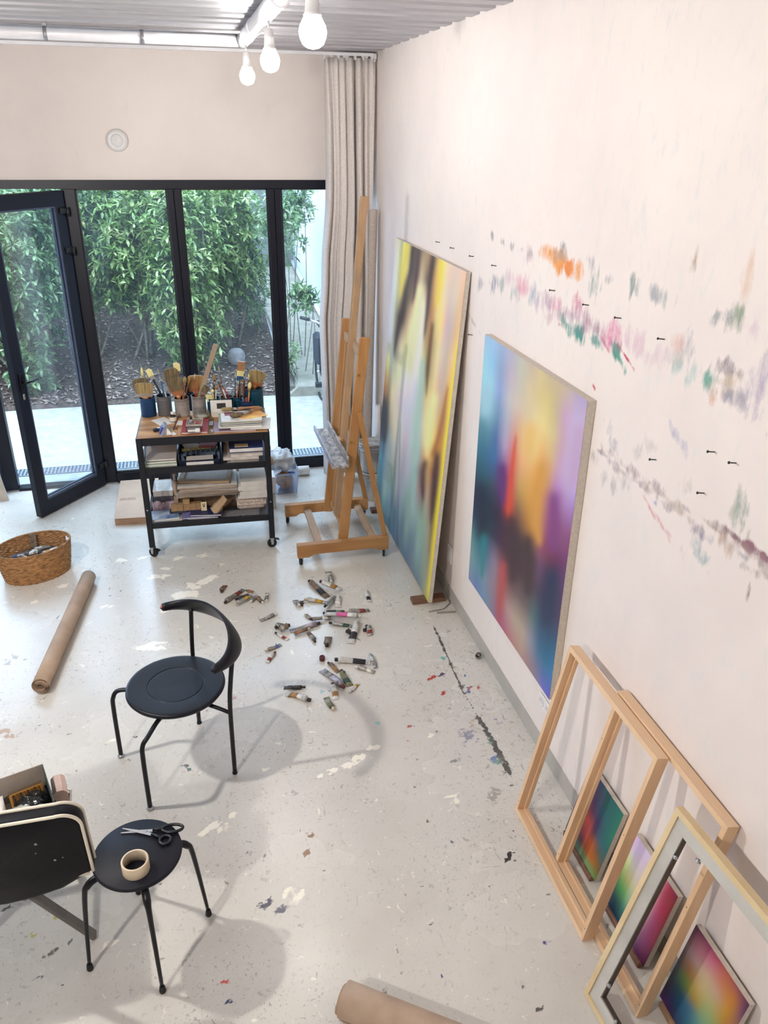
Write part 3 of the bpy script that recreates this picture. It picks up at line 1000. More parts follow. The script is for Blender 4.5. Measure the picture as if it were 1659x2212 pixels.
shrub('low_shrub', 'small shrub low on the mulch, seen at the bottom of the door glass', -1.85, 9.95, .36, (.3, .2, .32), 90, 40, 42, 2, stems=2)
# loose branches in front of the white garden wall
shrub('open_branched_shrub', 'loose open-branched shrub in front of the white garden wall', 1.24, 10.2, 2.02, (.36, .28, .52), 150, 130, 51, 2, stems=3, group='airy shrubs by the path', shell=.2, thick=.35)
shrub('open_branched_shrub', 'drooping leafy branch beside the path near the bicycle', 1.44, 9.95, 1.12, (.22, .2, .30), 42, 90, 52, 2, stems=2, leafL=(.08, .14), group='airy shrubs by the path', shell=.2, thick=.35)
shrub('open_branched_shrub', 'thin upright sprays of leaves at the top of the narrow pane', 1.52, 10.5, 2.30, (.22, .2, .42), 60, 80, 53, 2, stems=2, group='airy shrubs by the path', shell=.2, thick=.35)
shrub('open_branched_shrub', 'small leafy sprig low at the left edge of the path', 1.20, 9.80, .42, (.14, .12, .28), 18, 50, 54, 2, stems=3, leafL=(.07, .12), group='airy shrubs by the path', shell=.2, thick=.3)

# ------------------------------------------------------------------ bicycle parked outside, half hidden by the curtain
t = thing('bicycle', 'black and silver bicycle parked outside, mostly hidden by the curtain', 'bicycle', (1.52, 8.85, 0))
blk, chrome = M('black_rubber', '#14151a', .6), M('chrome', '#c9ccd2', .2, .9, .03)
for yy in (8.42, 9.38):
    wb = MB().tube([(1.52, yy + .34 * math.cos(a), .345 + .34 * math.sin(a)) for a in [2 * PI * i / 36 for i in range(36)]], .016, 8, closed=True)
    wb = wb.build('wheel', blk, t, world=True)
    sp = MB()
    for i in range(14):
        a = 2 * PI * i / 14
        sp.tube([(1.52, yy, .345), (1.52, yy + .33 * math.cos(a), .345 + .33 * math.sin(a))], .0015, 4, caps=False)
    sp.tube([(1.48, yy, .345), (1.56, yy, .345)], .02, 8)
    sp.build('spokes', chrome, wb, world=True)
fr = MB()
for a, b in (((1.52, 8.42, .345), (1.52, 8.62, .92)), ((1.52, 8.62, .88), (1.52, 9.1, .84)), ((1.52, 8.62, .8), (1.52, 8.95, .30)), ((1.52, 8.95, .30), (1.52, 9.12, .95)), ((1.52, 8.95, .30), (1.52, 9.38, .345)), ((1.52, 9.38, .345), (1.52, 9.1, .84))):
    fr.tube([a, b], .017, 8)
fr.build('frame', M('dark_frame_paint', '#20232e', .4), t, world=True)
MB().tube([(1.30, 8.72, 1.12), (1.38, 8.66, 1.10), (1.52, 8.60, 1.02), (1.66, 8.66, 1.10), (1.74, 8.72, 1.12)], .012, 8).tube([(1.52, 8.62, .9), (1.52, 8.6, 1.03)], .012, 8).build('handlebar', chrome, t, world=True)
MB().tube([(1.22, 8.80, 1.13), (1.30, 8.72, 1.12)], .020, 8).tube([(1.74, 8.72, 1.12), (1.80, 8.8, 1.13)], .02, 8).build('grip', blk, t, world=True)
MB().box((1.52, 9.14, .97), (.13, .26, .05), ch=.02).build('saddle', blk, t, world=True)
MB().box((1.43, 8.92, .30), (.09, .075, .02), ch=.004).box((1.43, 8.92, .33), (.09, .075, .012)).box((1.61, 8.98, .26), (.09, .07, .02), ch=.004).tube([(1.46, 8.92, .31), (1.5, 8.92, .31), (1.5, 8.95, .30)], .009, 6).build('pedal', blk, t, world=True)
MB().box((1.51, 9.42, .62), (.10, .26, .36), ch=.03).build('pannier', M('black_pannier', '#262a38', .7), t, world=True)

# ------------------------------------------------------------------ curtain in the corner
CURT = M('pale_canvas_curtain', '#d9d2ce', .85, var=.05, scale=60)


def curtain(u, v):
    """u across, v = 0 at the hem, 1 at the rail"""
    h = .03 + v * 3.48
    spread = 1 - .10 * math.exp(-((v - .93) / .05) ** 2)
    left = 1.205 + (-.075 if v < .62 else 0) * min(1, (.62 - v) / .2 if v < .62 else 0) - .025 * math.exp(-((v - .60) / .07) ** 2)
    x = left + (1.612 - left) * u
    ph = 2 * PI * (7.0 * u + .35 * math.sin(5 * u) + .10 * math.sin(3 * v + 4 * u))
    amp = (.050 if v < .9 else .050 - .25 * (v - .9)) * (.75 + .4 * math.sin(11 * u + 1)) * spread
    yy = 6.93 + amp * math.sin(ph) + .012 * math.sin(2.2 * ph + 3 * v)
    x += .014 * math.cos(ph) + .006 * math.sin(9 * v + 5 * u)
    return (min(x, 1.62), yy, h)


t = thing('curtain', 'pale beige canvas curtain hanging in folds in the corner', 'curtain', (1.4, 6.93, .03))
MB().sheet(curtain, 130, 40, th=.004).build('curtain_cloth', CURT, t, world=True)
tb = MB()
for i in range(9):
    u = .04 + .115 * i
    p = curtain(u, 1)
    tb.box((p[0], 6.93, 3.512), (.022, .012, .03))
tb.build('heading_tape', M('white_tape', '#d8d6d8', .7), t, world=True)

# tall cardboard-coloured roll of canvas, and a thin white tube, standing in the corner
KRAFT = M('kraft_paper', '#b39b86', .75, var=.10, scale=7, col2='#a28a76')
LINEN = M('raw_linen', '#b9aca0', .85, var=.08, scale=80)
t = thing('canvas_roll', 'tall roll of raw linen standing upright in front of the corner curtain', 'roll', (1.515, 6.72, 0))
ax = [V3((1.512, 6.72, .004)), V3((1.568, 6.76, 2.42))]
MB().tube(ax, .033, 20, caps=False).tube([ax[1], ax[0]], .027, 20, caps=False).build('outer_layer', LINEN, t, world=True)
MB().tube([ax[0] + V3((0, 0, .002)), ax[1] - V3((0, 0, .008))], .022, 14).build('inner_layers', LINEN, t, world=True)
MB().tube([(1.585, 6.62, .002), (1.592, 6.64, .78)], .026, 16).build('white_tube', HOLD)
tag(bpy.data.objects['white_tube'], 'short white tube standing behind the paint buckets', 'tube')

# ------------------------------------------------------------------ paint buckets stacked behind the easel
WP = M('white_bucket_plastic', '#d4d0ce', .45, var=.06, scale=6)


def bucket(z, label, lid):
    t = thing('paint_bucket', label, 'bucket', (1.485, 6.39, z), group='stacked paint buckets')
    b = MB().lathe([(.0, .0), (.098, .0), (.102, .004), (.112, .20), (.118, .20), (.118, .212), (.112, .212), (.113, .222), (.118, .224), (.118, .236), (.113, .238), (.114, .25)], n=36)
    b.build('body', WP, t)
    MB().lathe([(.116, .2505), (.121, .2505), (.121, .266), (.116, .268), (.112, .262), (.0, .262)], n=36).build('lid', M('smeared_lid', '#c9c4bd', .5, var=.25, scale=18, col2='#9a938b') if lid else WP, t)
    h = MB().tube(arc((0, 0, .215), .124, PI * 1.02, PI * 1.98, 16, (1, 0, 0), (0, .9, -.42)), .003, 6)
    h.build('wire_handle', M('dull_wire', '#8a8a8c', .4, .8), t)
    return t


bucket(.0, 'lower white paint bucket on the floor behind the easel', False)
bucket(.268, 'upper white paint bucket with a smeared lid behind the easel', True)

# ------------------------------------------------------------------ studio easel on castors
OAK = wood('oiled_beech', '#c08f5c', '#9c6c3e', (1.5, 1.5, .12))
OAKX = wood('oiled_beech_along', '#c0905e', '#a07042', (.12, 1.5, 1.5))
OAKY = wood('worn_beech_bar', '#b8997a', '#94765a', (1.5, .12, 1.5))
ea = thing('studio_easel', 'wooden studio easel on castors in front of the curtain', 'easel', (1.0, 5.65, 0))
STEEL = M('zinc_steel', '#b9bcc2', .3, .85, .05)
for yy in (5.285, 6.015):
    pr = [(0, 0), (.0, .105), (.71, .105), (.71, 0), (.63, 0), (.605, .022), (.125, .022), (.09, 0)]
    MB().prism([(a, b + .068) for a, b in pr], (.648, yy - .026, 0), (1, 0, 0), (0, 0, 1), (0, .052, 0)).build('foot_rail', OAKX, ea, world=True)
for x in (.83, 1.255):
    MB().box((x, 5.65, .122), (.058, .68, .024), ch=.002).build('cross_bar', OAKY, ea, world=True)
MB().bar((1.035, 5.34, .20), (1.035, 5.96, .20), .028, .05, x=(1, 0, 0)).build('lower_cross_bar', OAK, ea, world=True)


def slope(z):
    return 1.01 + (z - .15) * .1095


for yy, nm in ((5.335, 'post'), (5.965, 'post')):
    MB().bar((slope(.10), yy, .10), (slope(1.712), yy, 1.712), .026, .074, x=(0, 1, 0), ch=.005).build(nm, OAK, ea, world=True)
MB().bar((slope(1.585), 5.35, 1.585), (slope(1.585), 5.95, 1.585), .07, .026, x=(0, 0, 1)).build('upper_cross_bar', OAKY, ea, world=True)
mast = MB()
for dy in (-.020, .020):
    mast.bar((1.023, 5.65 + dy, .215), (1.245, 5.65 + dy, 2.60), .016, .048, x=(0, 1, 0), ch=.002)
mast.bar((1.012, 5.65, .215), (1.240, 5.65, 2.60), .036, .012, x=(0, 1, 0))
mast.build('mast', wood('stained_mast', '#c39c74', '#8f7a66', (1.5, 1.5, .25)), ea, world=True)
MB().bar((1.030, 5.80, .22), (1.150, 5.80, 1.57), .03, .03, x=(0, 1, 0)).build('guide_batten', OAK, ea, world=True)
for yy in (5.305, 5.995):
    MB().bar((1.135, yy, 1.18), (1.335, yy, .175), .022, .038, x=(0, 1, 0), ch=.002).build('rear_strut', OAK, ea, world=True)
# paint tray across the front, caked with paint
TR = M('paint_caked_tray', '#aaa6a8', .5, var=.4, scale=26, bump=.5, col2='#5a5048', stretch=(1, .4, 1))
MB().box((.985, 5.67, .79), (.11, .84, .018), ch=.003).build('tray_floor', M('splattered_paint', '#b4aca4', .5, var=.5, scale=30, bump=.7, col2='#4c4c58', stretch=(1, .5, 1)), ea, world=True)
MB().box((.928, 5.67, .805), (.014, .84, .048), ch=.003).build('tray_lip', M('lilac_smeared_metal', '#a3a1b4', .35, .3, var=.2, scale=12), ea, world=True)
MB().box((1.04, 5.67, .825), (.016, .84, .085), ch=.003).build('tray_back', TR, ea, world=True)
MB().box((1.06, 5.65, .80), (.03, .09, .14), ch=.004).build('tray_bracket', OAK, ea, world=True)
for x, yy, z in ((1.132, 5.318, 1.45), (1.075, 5.318, .95), (1.132, 5.318, 1.17)):
    MB().tube([(x, yy + .006, z), (x, yy - .006, z)], .008, 10).build('bolt', M('brass_bolt', '#b49a54', .35, .8), ea, world=True)


def castor(parent, x, y, r=.03, plate=.068, brake=False, rz=0.0, w=.018):
    """swivel castor: fork, wheel, optional brake pedal; returns nothing"""
    R = Matrix.Rotation(rz, 3, 'Z')
    c = V3((x, y, r))
    f = MB()
    for s in (-1, 1):
        P = [c + R @ V3(p) for p in ((-.014, s * (w / 2 + .004), plate - r), (.016, s * (w / 2 + .004), plate - r), (.008, s * (w / 2 + .004), -.008), (-.008, s * (w / 2 + .004), -.008))]
        d = R @ V3((0, .003 * s, 0))
        f.hexa(P + [p + d for p in P] if s > 0 else [p + d for p in P] + P)
    f.lathe([(.016, plate - .010), (.018, plate - .006), (.018, plate), (.0, plate)], c=(x, y, 0), n=14)
    f.box((x, y, plate - .008), (.03, w + .012, .006), rz=rz)
    fo = f.build('castor', STEEL, parent, world=True)
    a = R @ V3((0, 1, 0))
    MB().lathe([(.0, -w / 2), (r * .35, -w / 2), (r * .4, -w / 2 + .002), (r * .78, -w / 2 + .002), (r * .82, -w / 2), (r * .95, -w / 2), (r, -w / 2 + .004), (r, w / 2 - .004), (r * .95, w / 2), (r * .82, w / 2), (r * .78, w / 2 - .002), (r * .4, w / 2 - .002), (r * .35, w / 2), (0, w / 2)], c=c, n=24, axis=a).build('wheel', blk, fo, world=True)
    if brake:
        MB().box(c + R @ V3((-r * 1.1, 0, r * .75)), (.035, w + .006, .006), R=R @ Matrix.Rotation(-.25, 3, 'Y')).build('brake_pedal', blk, fo, world=True)


for x, yy, a in ((.675, 5.285, 1.2), (1.325, 5.285, 1.3), (.668, 6.015, 1.25), (1.325, 6.015, 1.0)):
    castor(ea, x, yy, r=.029, plate=.070, rz=a)


# ------------------------------------------------------------------ steel cart
CO = V3((-.446, 5.636, 0))
CR = math.atan2(-.040, .961)
CM = Matrix.Translation(CO) @ Matrix.Rotation(CR, 4, 'Z')


def CW(u, v, z):
    return CM @ V3((u, v, z))


def on_cart(name, label, cat, u, v, z, turn=0.0, group=None):
    return thing(name, label, cat, CW(u, v, z), CR + turn, group)


TOP = .98
CL, CD = .962, .59
cart = thing('tool_cart', 'black steel cart on castors with a worn plywood top', 'cart', CO, CR)
BLK = M('black_painted_steel', '#191a22', .42, .3, var=.15, scale=9)
PLY = M('worn_plywood', '#c99d6a', .6, var=.22, scale=5, stretch=(.5, 2.5, 1), col2='#8f6238')
MB().box((CL / 2, CD / 2, TOP - .012), (CL - .02, CD - .02, .024), ch=.002).build('plywood_top', PLY, cart)
LG = .042
for u in (LG / 2, CL - LG / 2):
    for v in (LG / 2, CD - LG / 2):
        MB().box((u, v, (.085 + TOP - .004) / 2), (LG, LG, TOP - .004 - .085), ch=.003).build('leg', BLK, cart)
for nm, z0, z1 in (('top_rail', .918, TOP - .004), ('shelf_rail', .694, .742), ('lower_rail', .246, .293)):
    for v in (.012, CD - .012):
        MB().box((CL / 2, v, (z0 + z1) / 2), (CL - 2 * LG, .022, z1 - z0), ch=.002).build(nm, BLK, cart)
    for u in (.012, CL - .012):
        MB().box((u, CD / 2, (z0 + z1) / 2), (.022, CD - 2 * LG, z1 - z0), ch=.002).build(nm, BLK, cart)
SH1, SH2 = .722, .272
for nm, z in (('middle_shelf', SH1), ('lower_shelf', SH2)):
    MB().box((CL / 2, CD / 2, z - .006), (CL - .05, CD - .05, .012)).build(nm, M('grey_steel_shelf', '#5a5c64', .5, .4), cart)
RIV = M('bright_rivet', '#d8d8dc', .3, .5)
MB().lathe([(.006, 0), (.004, .003), (0, .0035)], c=(.02, 0, .405), n=10, axis=(0, -1, 0)).build('rivet', RIV, cart)
MB().lathe([(.006, 0), (.004, .003), (0, .0035)], c=(CL - .02, 0, .405), n=10, axis=(0, -1, 0)).build('rivet', RIV, cart)
for u, v, a in ((.025, .022, 2.5), (CL - .025, .022, 3.3), (.025, CD - .022, .5), (CL - .025, CD - .022, .6)):
    p = CW(u, v, 0)
    castor(cart, p.x, p.y, r=.037, plate=.086, brake=v < .3, rz=a, w=.024)

# ------------------------------------------------------------------ cans of brushes
CAN = {'blue': M('blue_can_paint', '#16406f', .4, .1), 'grey': M('grey_can_paint', '#6c6c70', .5), 'tin': M('greige_can_paint', '#a49c98', .45, .15),
       'teal': M('teal_can_paint', '#0f4a60', .4, .1), 'dark': M('charcoal_can', '#43454e', .4), 'navy': M('navy_can', '#1d3d66', .35, .1)}
DARKIN = M('dark_can_inside', '#24262c', .7)


def can(kind, u, v, r, h, label, ribs=True, cup=False):
    t = on_cart('brush_can', label, 'can', u, v, TOP, 0, 'cans of brushes on the cart')
    pr = [(.0, .0005), (r - .003, .0005), (r, .004)]
    if ribs:
        for i in range(1, 9):
            z = h * (.12 + .085 * i)
            pr += [(r, z - .003), (r - .0016, z), (r, z + .003)]
    else:
        pr += [(r, h * .8), (r + .001, h * .82), (r, h * .84), (r, h * .9)]
    pr += [(r, h - .004), (r + .002, h - .003), (r + .002, h), (r - .001, h)]
    b = MB().lathe(pr, n=32, caps=False).lathe([(r - .003, .0005), (0, .0004)], n=32, caps=False)
    b.build('can_wall', CAN[kind], t)
    MB().lathe([(r - .001, h), (r - .002, h - .002), (r - .002, .003), (.0, .003)], n=32, caps=False).build('can_inside', DARKIN, t)
    return t


cans = {}
for nm, kind, u, v, r, h, rb, lab in [
    ('blue', 'blue', .066, .517, .0585, .150, False, 'navy blue can at the left end of the cart top'),
    ('grey', 'grey', .189, .524, .0555, .155, False, 'dark grey can second from the left on the cart top'),
    ('lt1', 'tin', .323, .478, .0555, .145, True, 'ribbed greige can holding two fat brushes, third from left'),
    ('lt2', 'tin', .451, .520, .0550, .145, True, 'ribbed greige can holding the long wooden stick'),
    ('teal1', 'teal', .565, .520, .0510, .120, False, 'teal can with a yellow sponge tag behind the white card'),
    ('dk', 'dark', .667, .530, .0490, .120, False, 'charcoal can with thin red-handled brushes'),
    ('teal2', 'teal', .758, .520, .0420, .120, False, 'narrow teal can between the charcoal and blue cans'),
    ('blu2', 'navy', .822, .448, .0540, .110, False, 'blue rimmed can crammed with brown brush handles'),
    ('big', 'teal', .880, .505, .0740, .190, False, 'large dark teal tin at the right end of the cart top')]:
    can(kind, u, v, r, h, lab, rb)
    cans[nm] = (u, v, r, h)

BRI = {'tan': M('hog_bristle', '#a58f63', .85, var=.18, scale=70, stretch=(1, 1, .1), col2='#6e5c3c'), 'dark': M('dirty_bristle', '#7d6d50', .9, var=.2, scale=70, stretch=(1, 1, .1), col2='#4e4332'),
       'cream': M('cream_foam', '#e6dc9c', .85, var=.06, scale=30), 'orange': M('orange_bristle', '#a98550', .85, var=.2, scale=70, stretch=(1, 1, .1), col2='#8a6236')}
FER = M('tin_ferrule', '#b5aca4', .35, .8, var=.15)
HAN = {'wood': M('varnished_handle', '#b08058', .4, var=.15, scale=20), 'black': M('black_handle', '#16171c', .35), 'red': M('red_handle', '#9c2a26', .4), 'blue': M('blue_handle', '#2c5a86', .4), 'brown': M('brown_handle', '#6e4632', .45, var=.2), 'pale': M('pale_handle', '#dccfb0', .5), 'orange': M('orange_copper_ferrule', '#a86e48', .4, .2), 'white': M('white_handle', '#dcdce0', .4)}
PLANK = wood('grey_batten', '#a8957f', '#8c7a68', (2, 2, .2))


def brush(can_key, kind, b, tip, w, han, bri, label, dv=0.0, group='brushes standing in the cans', name='paint_brush'):
    """brush standing in a can: b = (u, z) where it passes the rim, tip = (u, z) of its top"""
    cu, cv, cr, chh = cans[can_key]
    v = cv + dv
    B, T = V3((b[0], v, b[1])), V3((tip[0], v - .004, tip[1]))
    ax = (T - B).normalized()
    # the handle goes on down inside the can
    tt = (B.z - (TOP + .008)) / max(ax.z, .15)
    D = B - ax * min(tt, chh * 1.05)
    k = math.hypot(D.x - cu, D.y - cv)
    if k > cr - .010:
        D.x, D.y = cu + (D.x - cu) / k * (cr - .010), cv + (D.y - cv) / k * (cr - .010)
    D.z = max(D.z, TOP + .006)
    t = thing(name, label, 'brush', CM @ D, CR, group)
    o = D
    B, T = B - o, T - o
    Z0 = V3((0, 0, 0))
    L = (T - B).length
    S = V3((0, 1, 0)).cross(ax).normalized()
    Nn = S.cross(ax)
    if kind == 'flat':
        hb = B + ax * L * .20
        f0, f1 = B + ax * L * .18, B + ax * L * .40
        th = max(.014, w * .17)
        MB().tube([Z0, B * .6, B, hb], [.006, .007, .010, w * .30], 10, flat=(S, .35)).build('handle', han, t)
        MB().prism([(-w * .42, 0), (w * .42, 0), (w * .46, L * .22), (-w * .46, L * .22)], f0 - Nn * th / 2, S, ax, Nn * th).build('ferrule', FER if han is not HAN['orange'] else han, t)
        P = [(-w * .45, 0), (w * .45, 0), (w * .50, L * .35), (w * .49, L * .56), (w * .34, L * .63), (0, L * .65), (-w * .36, L * .62), (-w * .49, L * .54), (-w * .50, L * .33)]
        bb = MB().prism(P, f1 - Nn * th * .6, S, ax, Nn * th * 1.2)
        bb.build('bristles', bri, t)
    elif kind == 'flatup':
        # stored bristles down: broad head on top with a band of pale bristle below it
        MB().tube([Z0, B, B + ax * L * .45], [.007, .008, .010], 8).build('handle', HAN['black'], t)
        a = B + ax * L * .42
        MB().prism([(-w * .40, 0), (w * .40, 0), (w * .46, L * .15), (-w * .46, L * .15)], a - Nn * .008, S, ax, Nn * .016).build('ferrule', HAN['blue'], t)
        MB().prism([(-w * .46, 0), (w * .46, 0), (w * .5, L * .16), (-w * .5, L * .16)], a + ax * L * .15 - Nn * .008, S, ax, Nn * .016).build('bristles', BRI['cream'], t)
        MB().prism([(-w * .5, 0), (w * .5, 0), (w * .46, L * .27), (-w * .46, L * .27)], a + ax * L * .31 - Nn * .009, S, ax, Nn * .018).build('wooden_head', HAN['wood'], t)
    elif kind == 'foam':
        m = B + ax * L * .62
        MB().tube([Z0, B, m], [.007, .009, .009], 8).build('handle', han, t)
        MB().prism([(-w * .3, 0), (w * .3, 0), (w * .5, L * .14), (-w * .5, L * .14)], m - Nn * .008, S, ax, Nn * .016).build('ferrule', FER, t)
        MB().prism([(-w * .5, 0), (w * .5, 0), (w * .5, L * .18), (w * .1, L * .25), (-w * .5, L * .22)], m + ax * L * .13 - Nn * .010, S, ax, Nn * .020).build('bristles', bri, t)
    elif kind == 'round':
        m, q = B + ax * L * .52, B + ax * L * .66
        MB().tube([Z0, B, m], [.005, w * .24, w * .22], 8).build('handle', han, t)
        MB().tube([m, q], [w * .22, w * .34], 10).build('ferrule', HAN['orange'] if bri is BRI['tan'] else han, t)
        MB().tube([q, q + ax * L * .12, q + ax * L * .25, T], [w * .34, w * .5, w * .46, w * .12], 10).build('bristles', bri, t)
    elif kind == 'plank':
        MB().bar(Z0, T, w, .014, x=S, ch=.001).build('batten', PLANK, t)
    elif kind == 'label':
        MB().tube([Z0, B], .004, 6).build('handle', HAN['brown'], t)
        MB().prism([(-w / 2, -.01), (w / 2, -.01), (w / 2, L * .8), (-w / 2, L)], B - Nn * .006, S, ax, Nn * .012).build('sponge', BRI['cream'], t)
    else:
        MB().tube([Z0, B, T - ax * L * .3], [w * .3, w * .5, w * .42], 8).build('handle', han, t)
        MB().tube([T - ax * L * .3, T - ax * L * .12], [w * .40, w * .44], 8).build('ferrule', FER, t)
        MB().tube([T - ax * L * .12, T], [w * .40, w * .18], 8).build('bristles', bri, t)
    return t


Hw, Bt = HAN, BRI
for a in [
    ('blue', 'flat', (.054, 1.122), (.058, 1.246), .137, Hw['wood'], Bt['tan'], 'wide flat brush with a tin band, front of the navy can', -.035),
    ('blue', 'flat', (.046, 1.125), (.024, 1.269), .118, Hw['brown'], Bt['dark'], 'wide dark brush behind the other in the navy can', .020),
    ('blue', 'round', (.050, 1.135), (.048, 1.358), .021, Hw['pale'], Bt['cream'], 'slim cream spoon-shaped brush rising from the navy can', .030),
    ('blue', 'stick', (.069, 1.135), (.078, 1.362), .010, Hw['pale'], Bt['orange'], 'thin pale stick standing in the navy can', .035),
    ('blue', 'stick', (.098, 1.130), (.113, 1.194), .010, Hw['red'], Hw['red'], 'short red handle at the right edge of the navy can', -.01),
    ('grey', 'foam', (.176, 1.132), (.097, 1.348), .042, Hw['black'], Bt['cream'], 'cream flat brush on a black handle leaning left from the grey can', 0),
    ('grey', 'stick', (.200, 1.139), (.166, 1.338), .009, Hw['white'], Bt['cream'], 'thin white handle standing in the grey can', .02),
    ('grey', 'stick', (.194, 1.142), (.183, 1.288), .014, Hw['blue'], Bt['tan'], 'blue handled brush standing in the grey can', -.015),
    ('grey', 'stick', (.210, 1.140), (.200, 1.185), .011, Hw['white'], Bt['cream'], 'short white stub in the grey can', -.025),
    ('lt1', 'flat', (.296, 1.130), (.258, 1.343), .107, Hw['orange'], Bt['dark'], 'fat brush at the back of the ribbed can, leaning left', .022),
    ('lt1', 'flat', (.308, 1.122), (.288, 1.289), .100, Hw['orange'], Bt['dark'], 'fat brush in front in the ribbed can, leaning left', -.025),
    ('lt1', 'foam', (.318, 1.13), (.311, 1.394), .050, Hw['black'], Bt['cream'], 'pale yellow foam brush, highest above the ribbed can', .034),
    ('lt1', 'round', (.341, 1.131), (.366, 1.295), .037, Hw['orange'], Bt['tan'], 'round brush with a copper ferrule in the ribbed can', -.012),
    ('lt1', 'round', (.356, 1.130), (.401, 1.277), .022, Hw['brown'], Bt['orange'], 'brown round brush leaning right in the ribbed can', .01),
    ('lt2', 'flat', (.440, 1.122), (.447, 1.270), .130, Hw['orange'], Bt['orange'], 'very wide orange brush behind the red one', .025),
    ('lt2', 'stick', (.432, 1.129), (.441, 1.306), .009, Hw['red'], Hw['white'], 'thin red brush in front of the wide orange brush', -.03),
    ('lt2', 'plank', (.469, 1.131), (.618, 1.523), .036, Hw['wood'], Bt['tan'], 'long flat wooden stick leaning right, tallest on the cart', -.010),
    ('lt2', 'flat', (.478, 1.124), (.526, 1.200), .052, Hw['brown'], Bt['dark'], 'small brown flat brush beside the long stick', -.028),
    ('teal1', 'label', (.540, 1.090), (.531, 1.140), .047, Hw['wood'], Bt['cream'], 'yellow sponge tag at the rim of the teal can', -.030),
    ('teal1', 'round', (.565, 1.098), (.562, 1.172), .032, Hw['pale'], Bt['cream'], 'short pale brush in the middle of the teal can', -.020),
    ('teal1', 'stick', (.568, 1.100), (.588, 1.243), .015, Hw['black'], Hw['black'], 'black handle upright in the teal can', .01),
    ('teal1', 'round', (.585, 1.098), (.596, 1.201), .024, Hw['pale'], Bt['orange'], 'beige round brush at the right of the teal can', -.005),
    ('teal1', 'round', (.560, 1.110), (.589, 1.281), .021, Hw['brown'], Bt['orange'], 'brown round brush at the back of the teal can', .03),
    ('dk', 'stick', (.655, 1.102), (.598, 1.263), .017, Hw['brown'], Bt['dark'], 'thick brown handle leaning left from the charcoal can', -.01),
    ('dk', 'stick', (.648, 1.102), (.624, 1.342), .009, Hw['brown'], Bt['cream'], 'tall thin brush with a pale tip in the charcoal can', .02),
    ('dk', 'stick', (.688, 1.099), (.628, 1.227), .011, Hw['red'], Bt['dark'], 'dark red handle leaning left from the charcoal can', -.02),
    ('dk', 'stick', (.662, 1.102), (.634, 1.201), .011, Hw['white'], Bt['tan'], 'short silvery handle in the charcoal can', -.03),
    ('dk', 'stick', (.645, 1.102), (.610, 1.211), .013, Hw['orange'], Bt['tan'], 'short copper coloured brush in the charcoal can', .01),
    ('teal2', 'stick', (.735, 1.110), (.748, 1.300), .009, Hw['black'], Bt['cream'], 'thin black brush with a cream tip in the narrow teal can', -.01),
    ('teal2', 'flatup', (.762, 1.110), (.803, 1.376), .060, Hw['black'], Bt['cream'], 'flat brush with a square orange wooden head', .01),
    ('teal2', 'stick', (.748, 1.104), (.770, 1.235), .013, Hw['orange'], Bt['cream'], 'short copper handle in the narrow teal can', -.025),
    ('teal2', 'stick', (.772, 1.104), (.790, 1.242), .013, Hw['brown'], Bt['tan'], 'brown handle beside the copper one in the narrow teal can', -.02),
    ('blu2', 'stick', (.796, 1.100), (.800, 1.253), .015, Hw['brown'], Bt['orange'], 'red-brown handle at the left of the blue rimmed can', .01),
    ('blu2', 'stick', (.806, 1.100), (.815, 1.299), .013, Hw['brown'], Bt['dark'], 'tallest brown handle in the blue rimmed can', .025),
    ('blu2', 'stick', (.832, 1.100), (.850, 1.289), .021, Hw['brown'], Bt['cream'], 'thick brush with a pale end in the blue rimmed can', .02),
    ('blu2', 'round', (.834, 1.088), (.853, 1.242), .030, Hw['wood'], Bt['cream'], 'beige spoon-shaped brush in front in the blue rimmed can', -.03),
    ('blu2', 'stick', (.818, 1.085), (.820, 1.122), .026, Hw['red'], Hw['red'], 'stubby red end in the blue rimmed can', -.028),
    ('blu2', 'stick', (.795, 1.085), (.792, 1.122), .026, Hw['blue'], Hw['blue'], 'stubby blue end in the blue rimmed can', -.025),
    ('big', 'flat', (.884, 1.160), (.922, 1.297), .130, Hw['orange'], Bt['tan'], 'very wide tan brush leaning right in the large teal tin', .01)]:
    brush(*a)

# ------------------------------------------------------------------ things lying on the cart top
PAPER = M('white_paper', '#ebe8e4', .7, var=.03)
PAPERG = M('grey_card', '#b5ada8', .75, var=.05)


def flat_poly(name, label, cat, pts, z, th, mat, group=None, part='sheet'):
    """a sheet or book block with the given cart-plane corners"""
    cu = sum(p[0] for p in pts) / len(pts)
    cv = sum(p[1] for p in pts) / len(pts)
    t = on_cart(name, label, cat, cu, cv, z, 0, group)
    ar = sum(pts[i][0] * pts[(i + 1) % len(pts)][1] - pts[(i + 1) % len(pts)][0] * pts[i][1] for i in range(len(pts)))
    if ar < 0:
        pts = pts[::-1]
    MB().prism([(p[0] - cu, p[1] - cv) for p in pts], (0, 0, 0), (1, 0, 0), (0, 1, 0), (0, 0, th)).build(part, mat, t)
    return t


def rect(cu, cv, w, d, turn):
    c, s = math.cos(turn), math.sin(turn)
    return [(cu + a * c - b * s, cv + a * s + b * c) for a, b in ((-w / 2, -d / 2), (w / 2, -d / 2), (w / 2, d / 2), (-w / 2, d / 2))]


def book(name, label, cu, cv, z, w, d, th, turn, cover, group, pages=None, cat='book'):
    """book lying flat: covers, spine and page block"""
    t = on_cart(name, label, cat, cu, cv, z, turn, group)
    c = min(.003, th * .2)
    b = MB().box((0, 0, c / 2), (w, d, c)).box((0, 0, th - c / 2), (w, d, c)).box((-w / 2 + c / 2, 0, th / 2), (c, d, th - 2 * c))
    b.build('cover', cover, t)
    MB().box((.0015, 0, th / 2), (w - .006, d - .006, th - 2 * c)).build('pages', pages or PAPER, t)
    return t


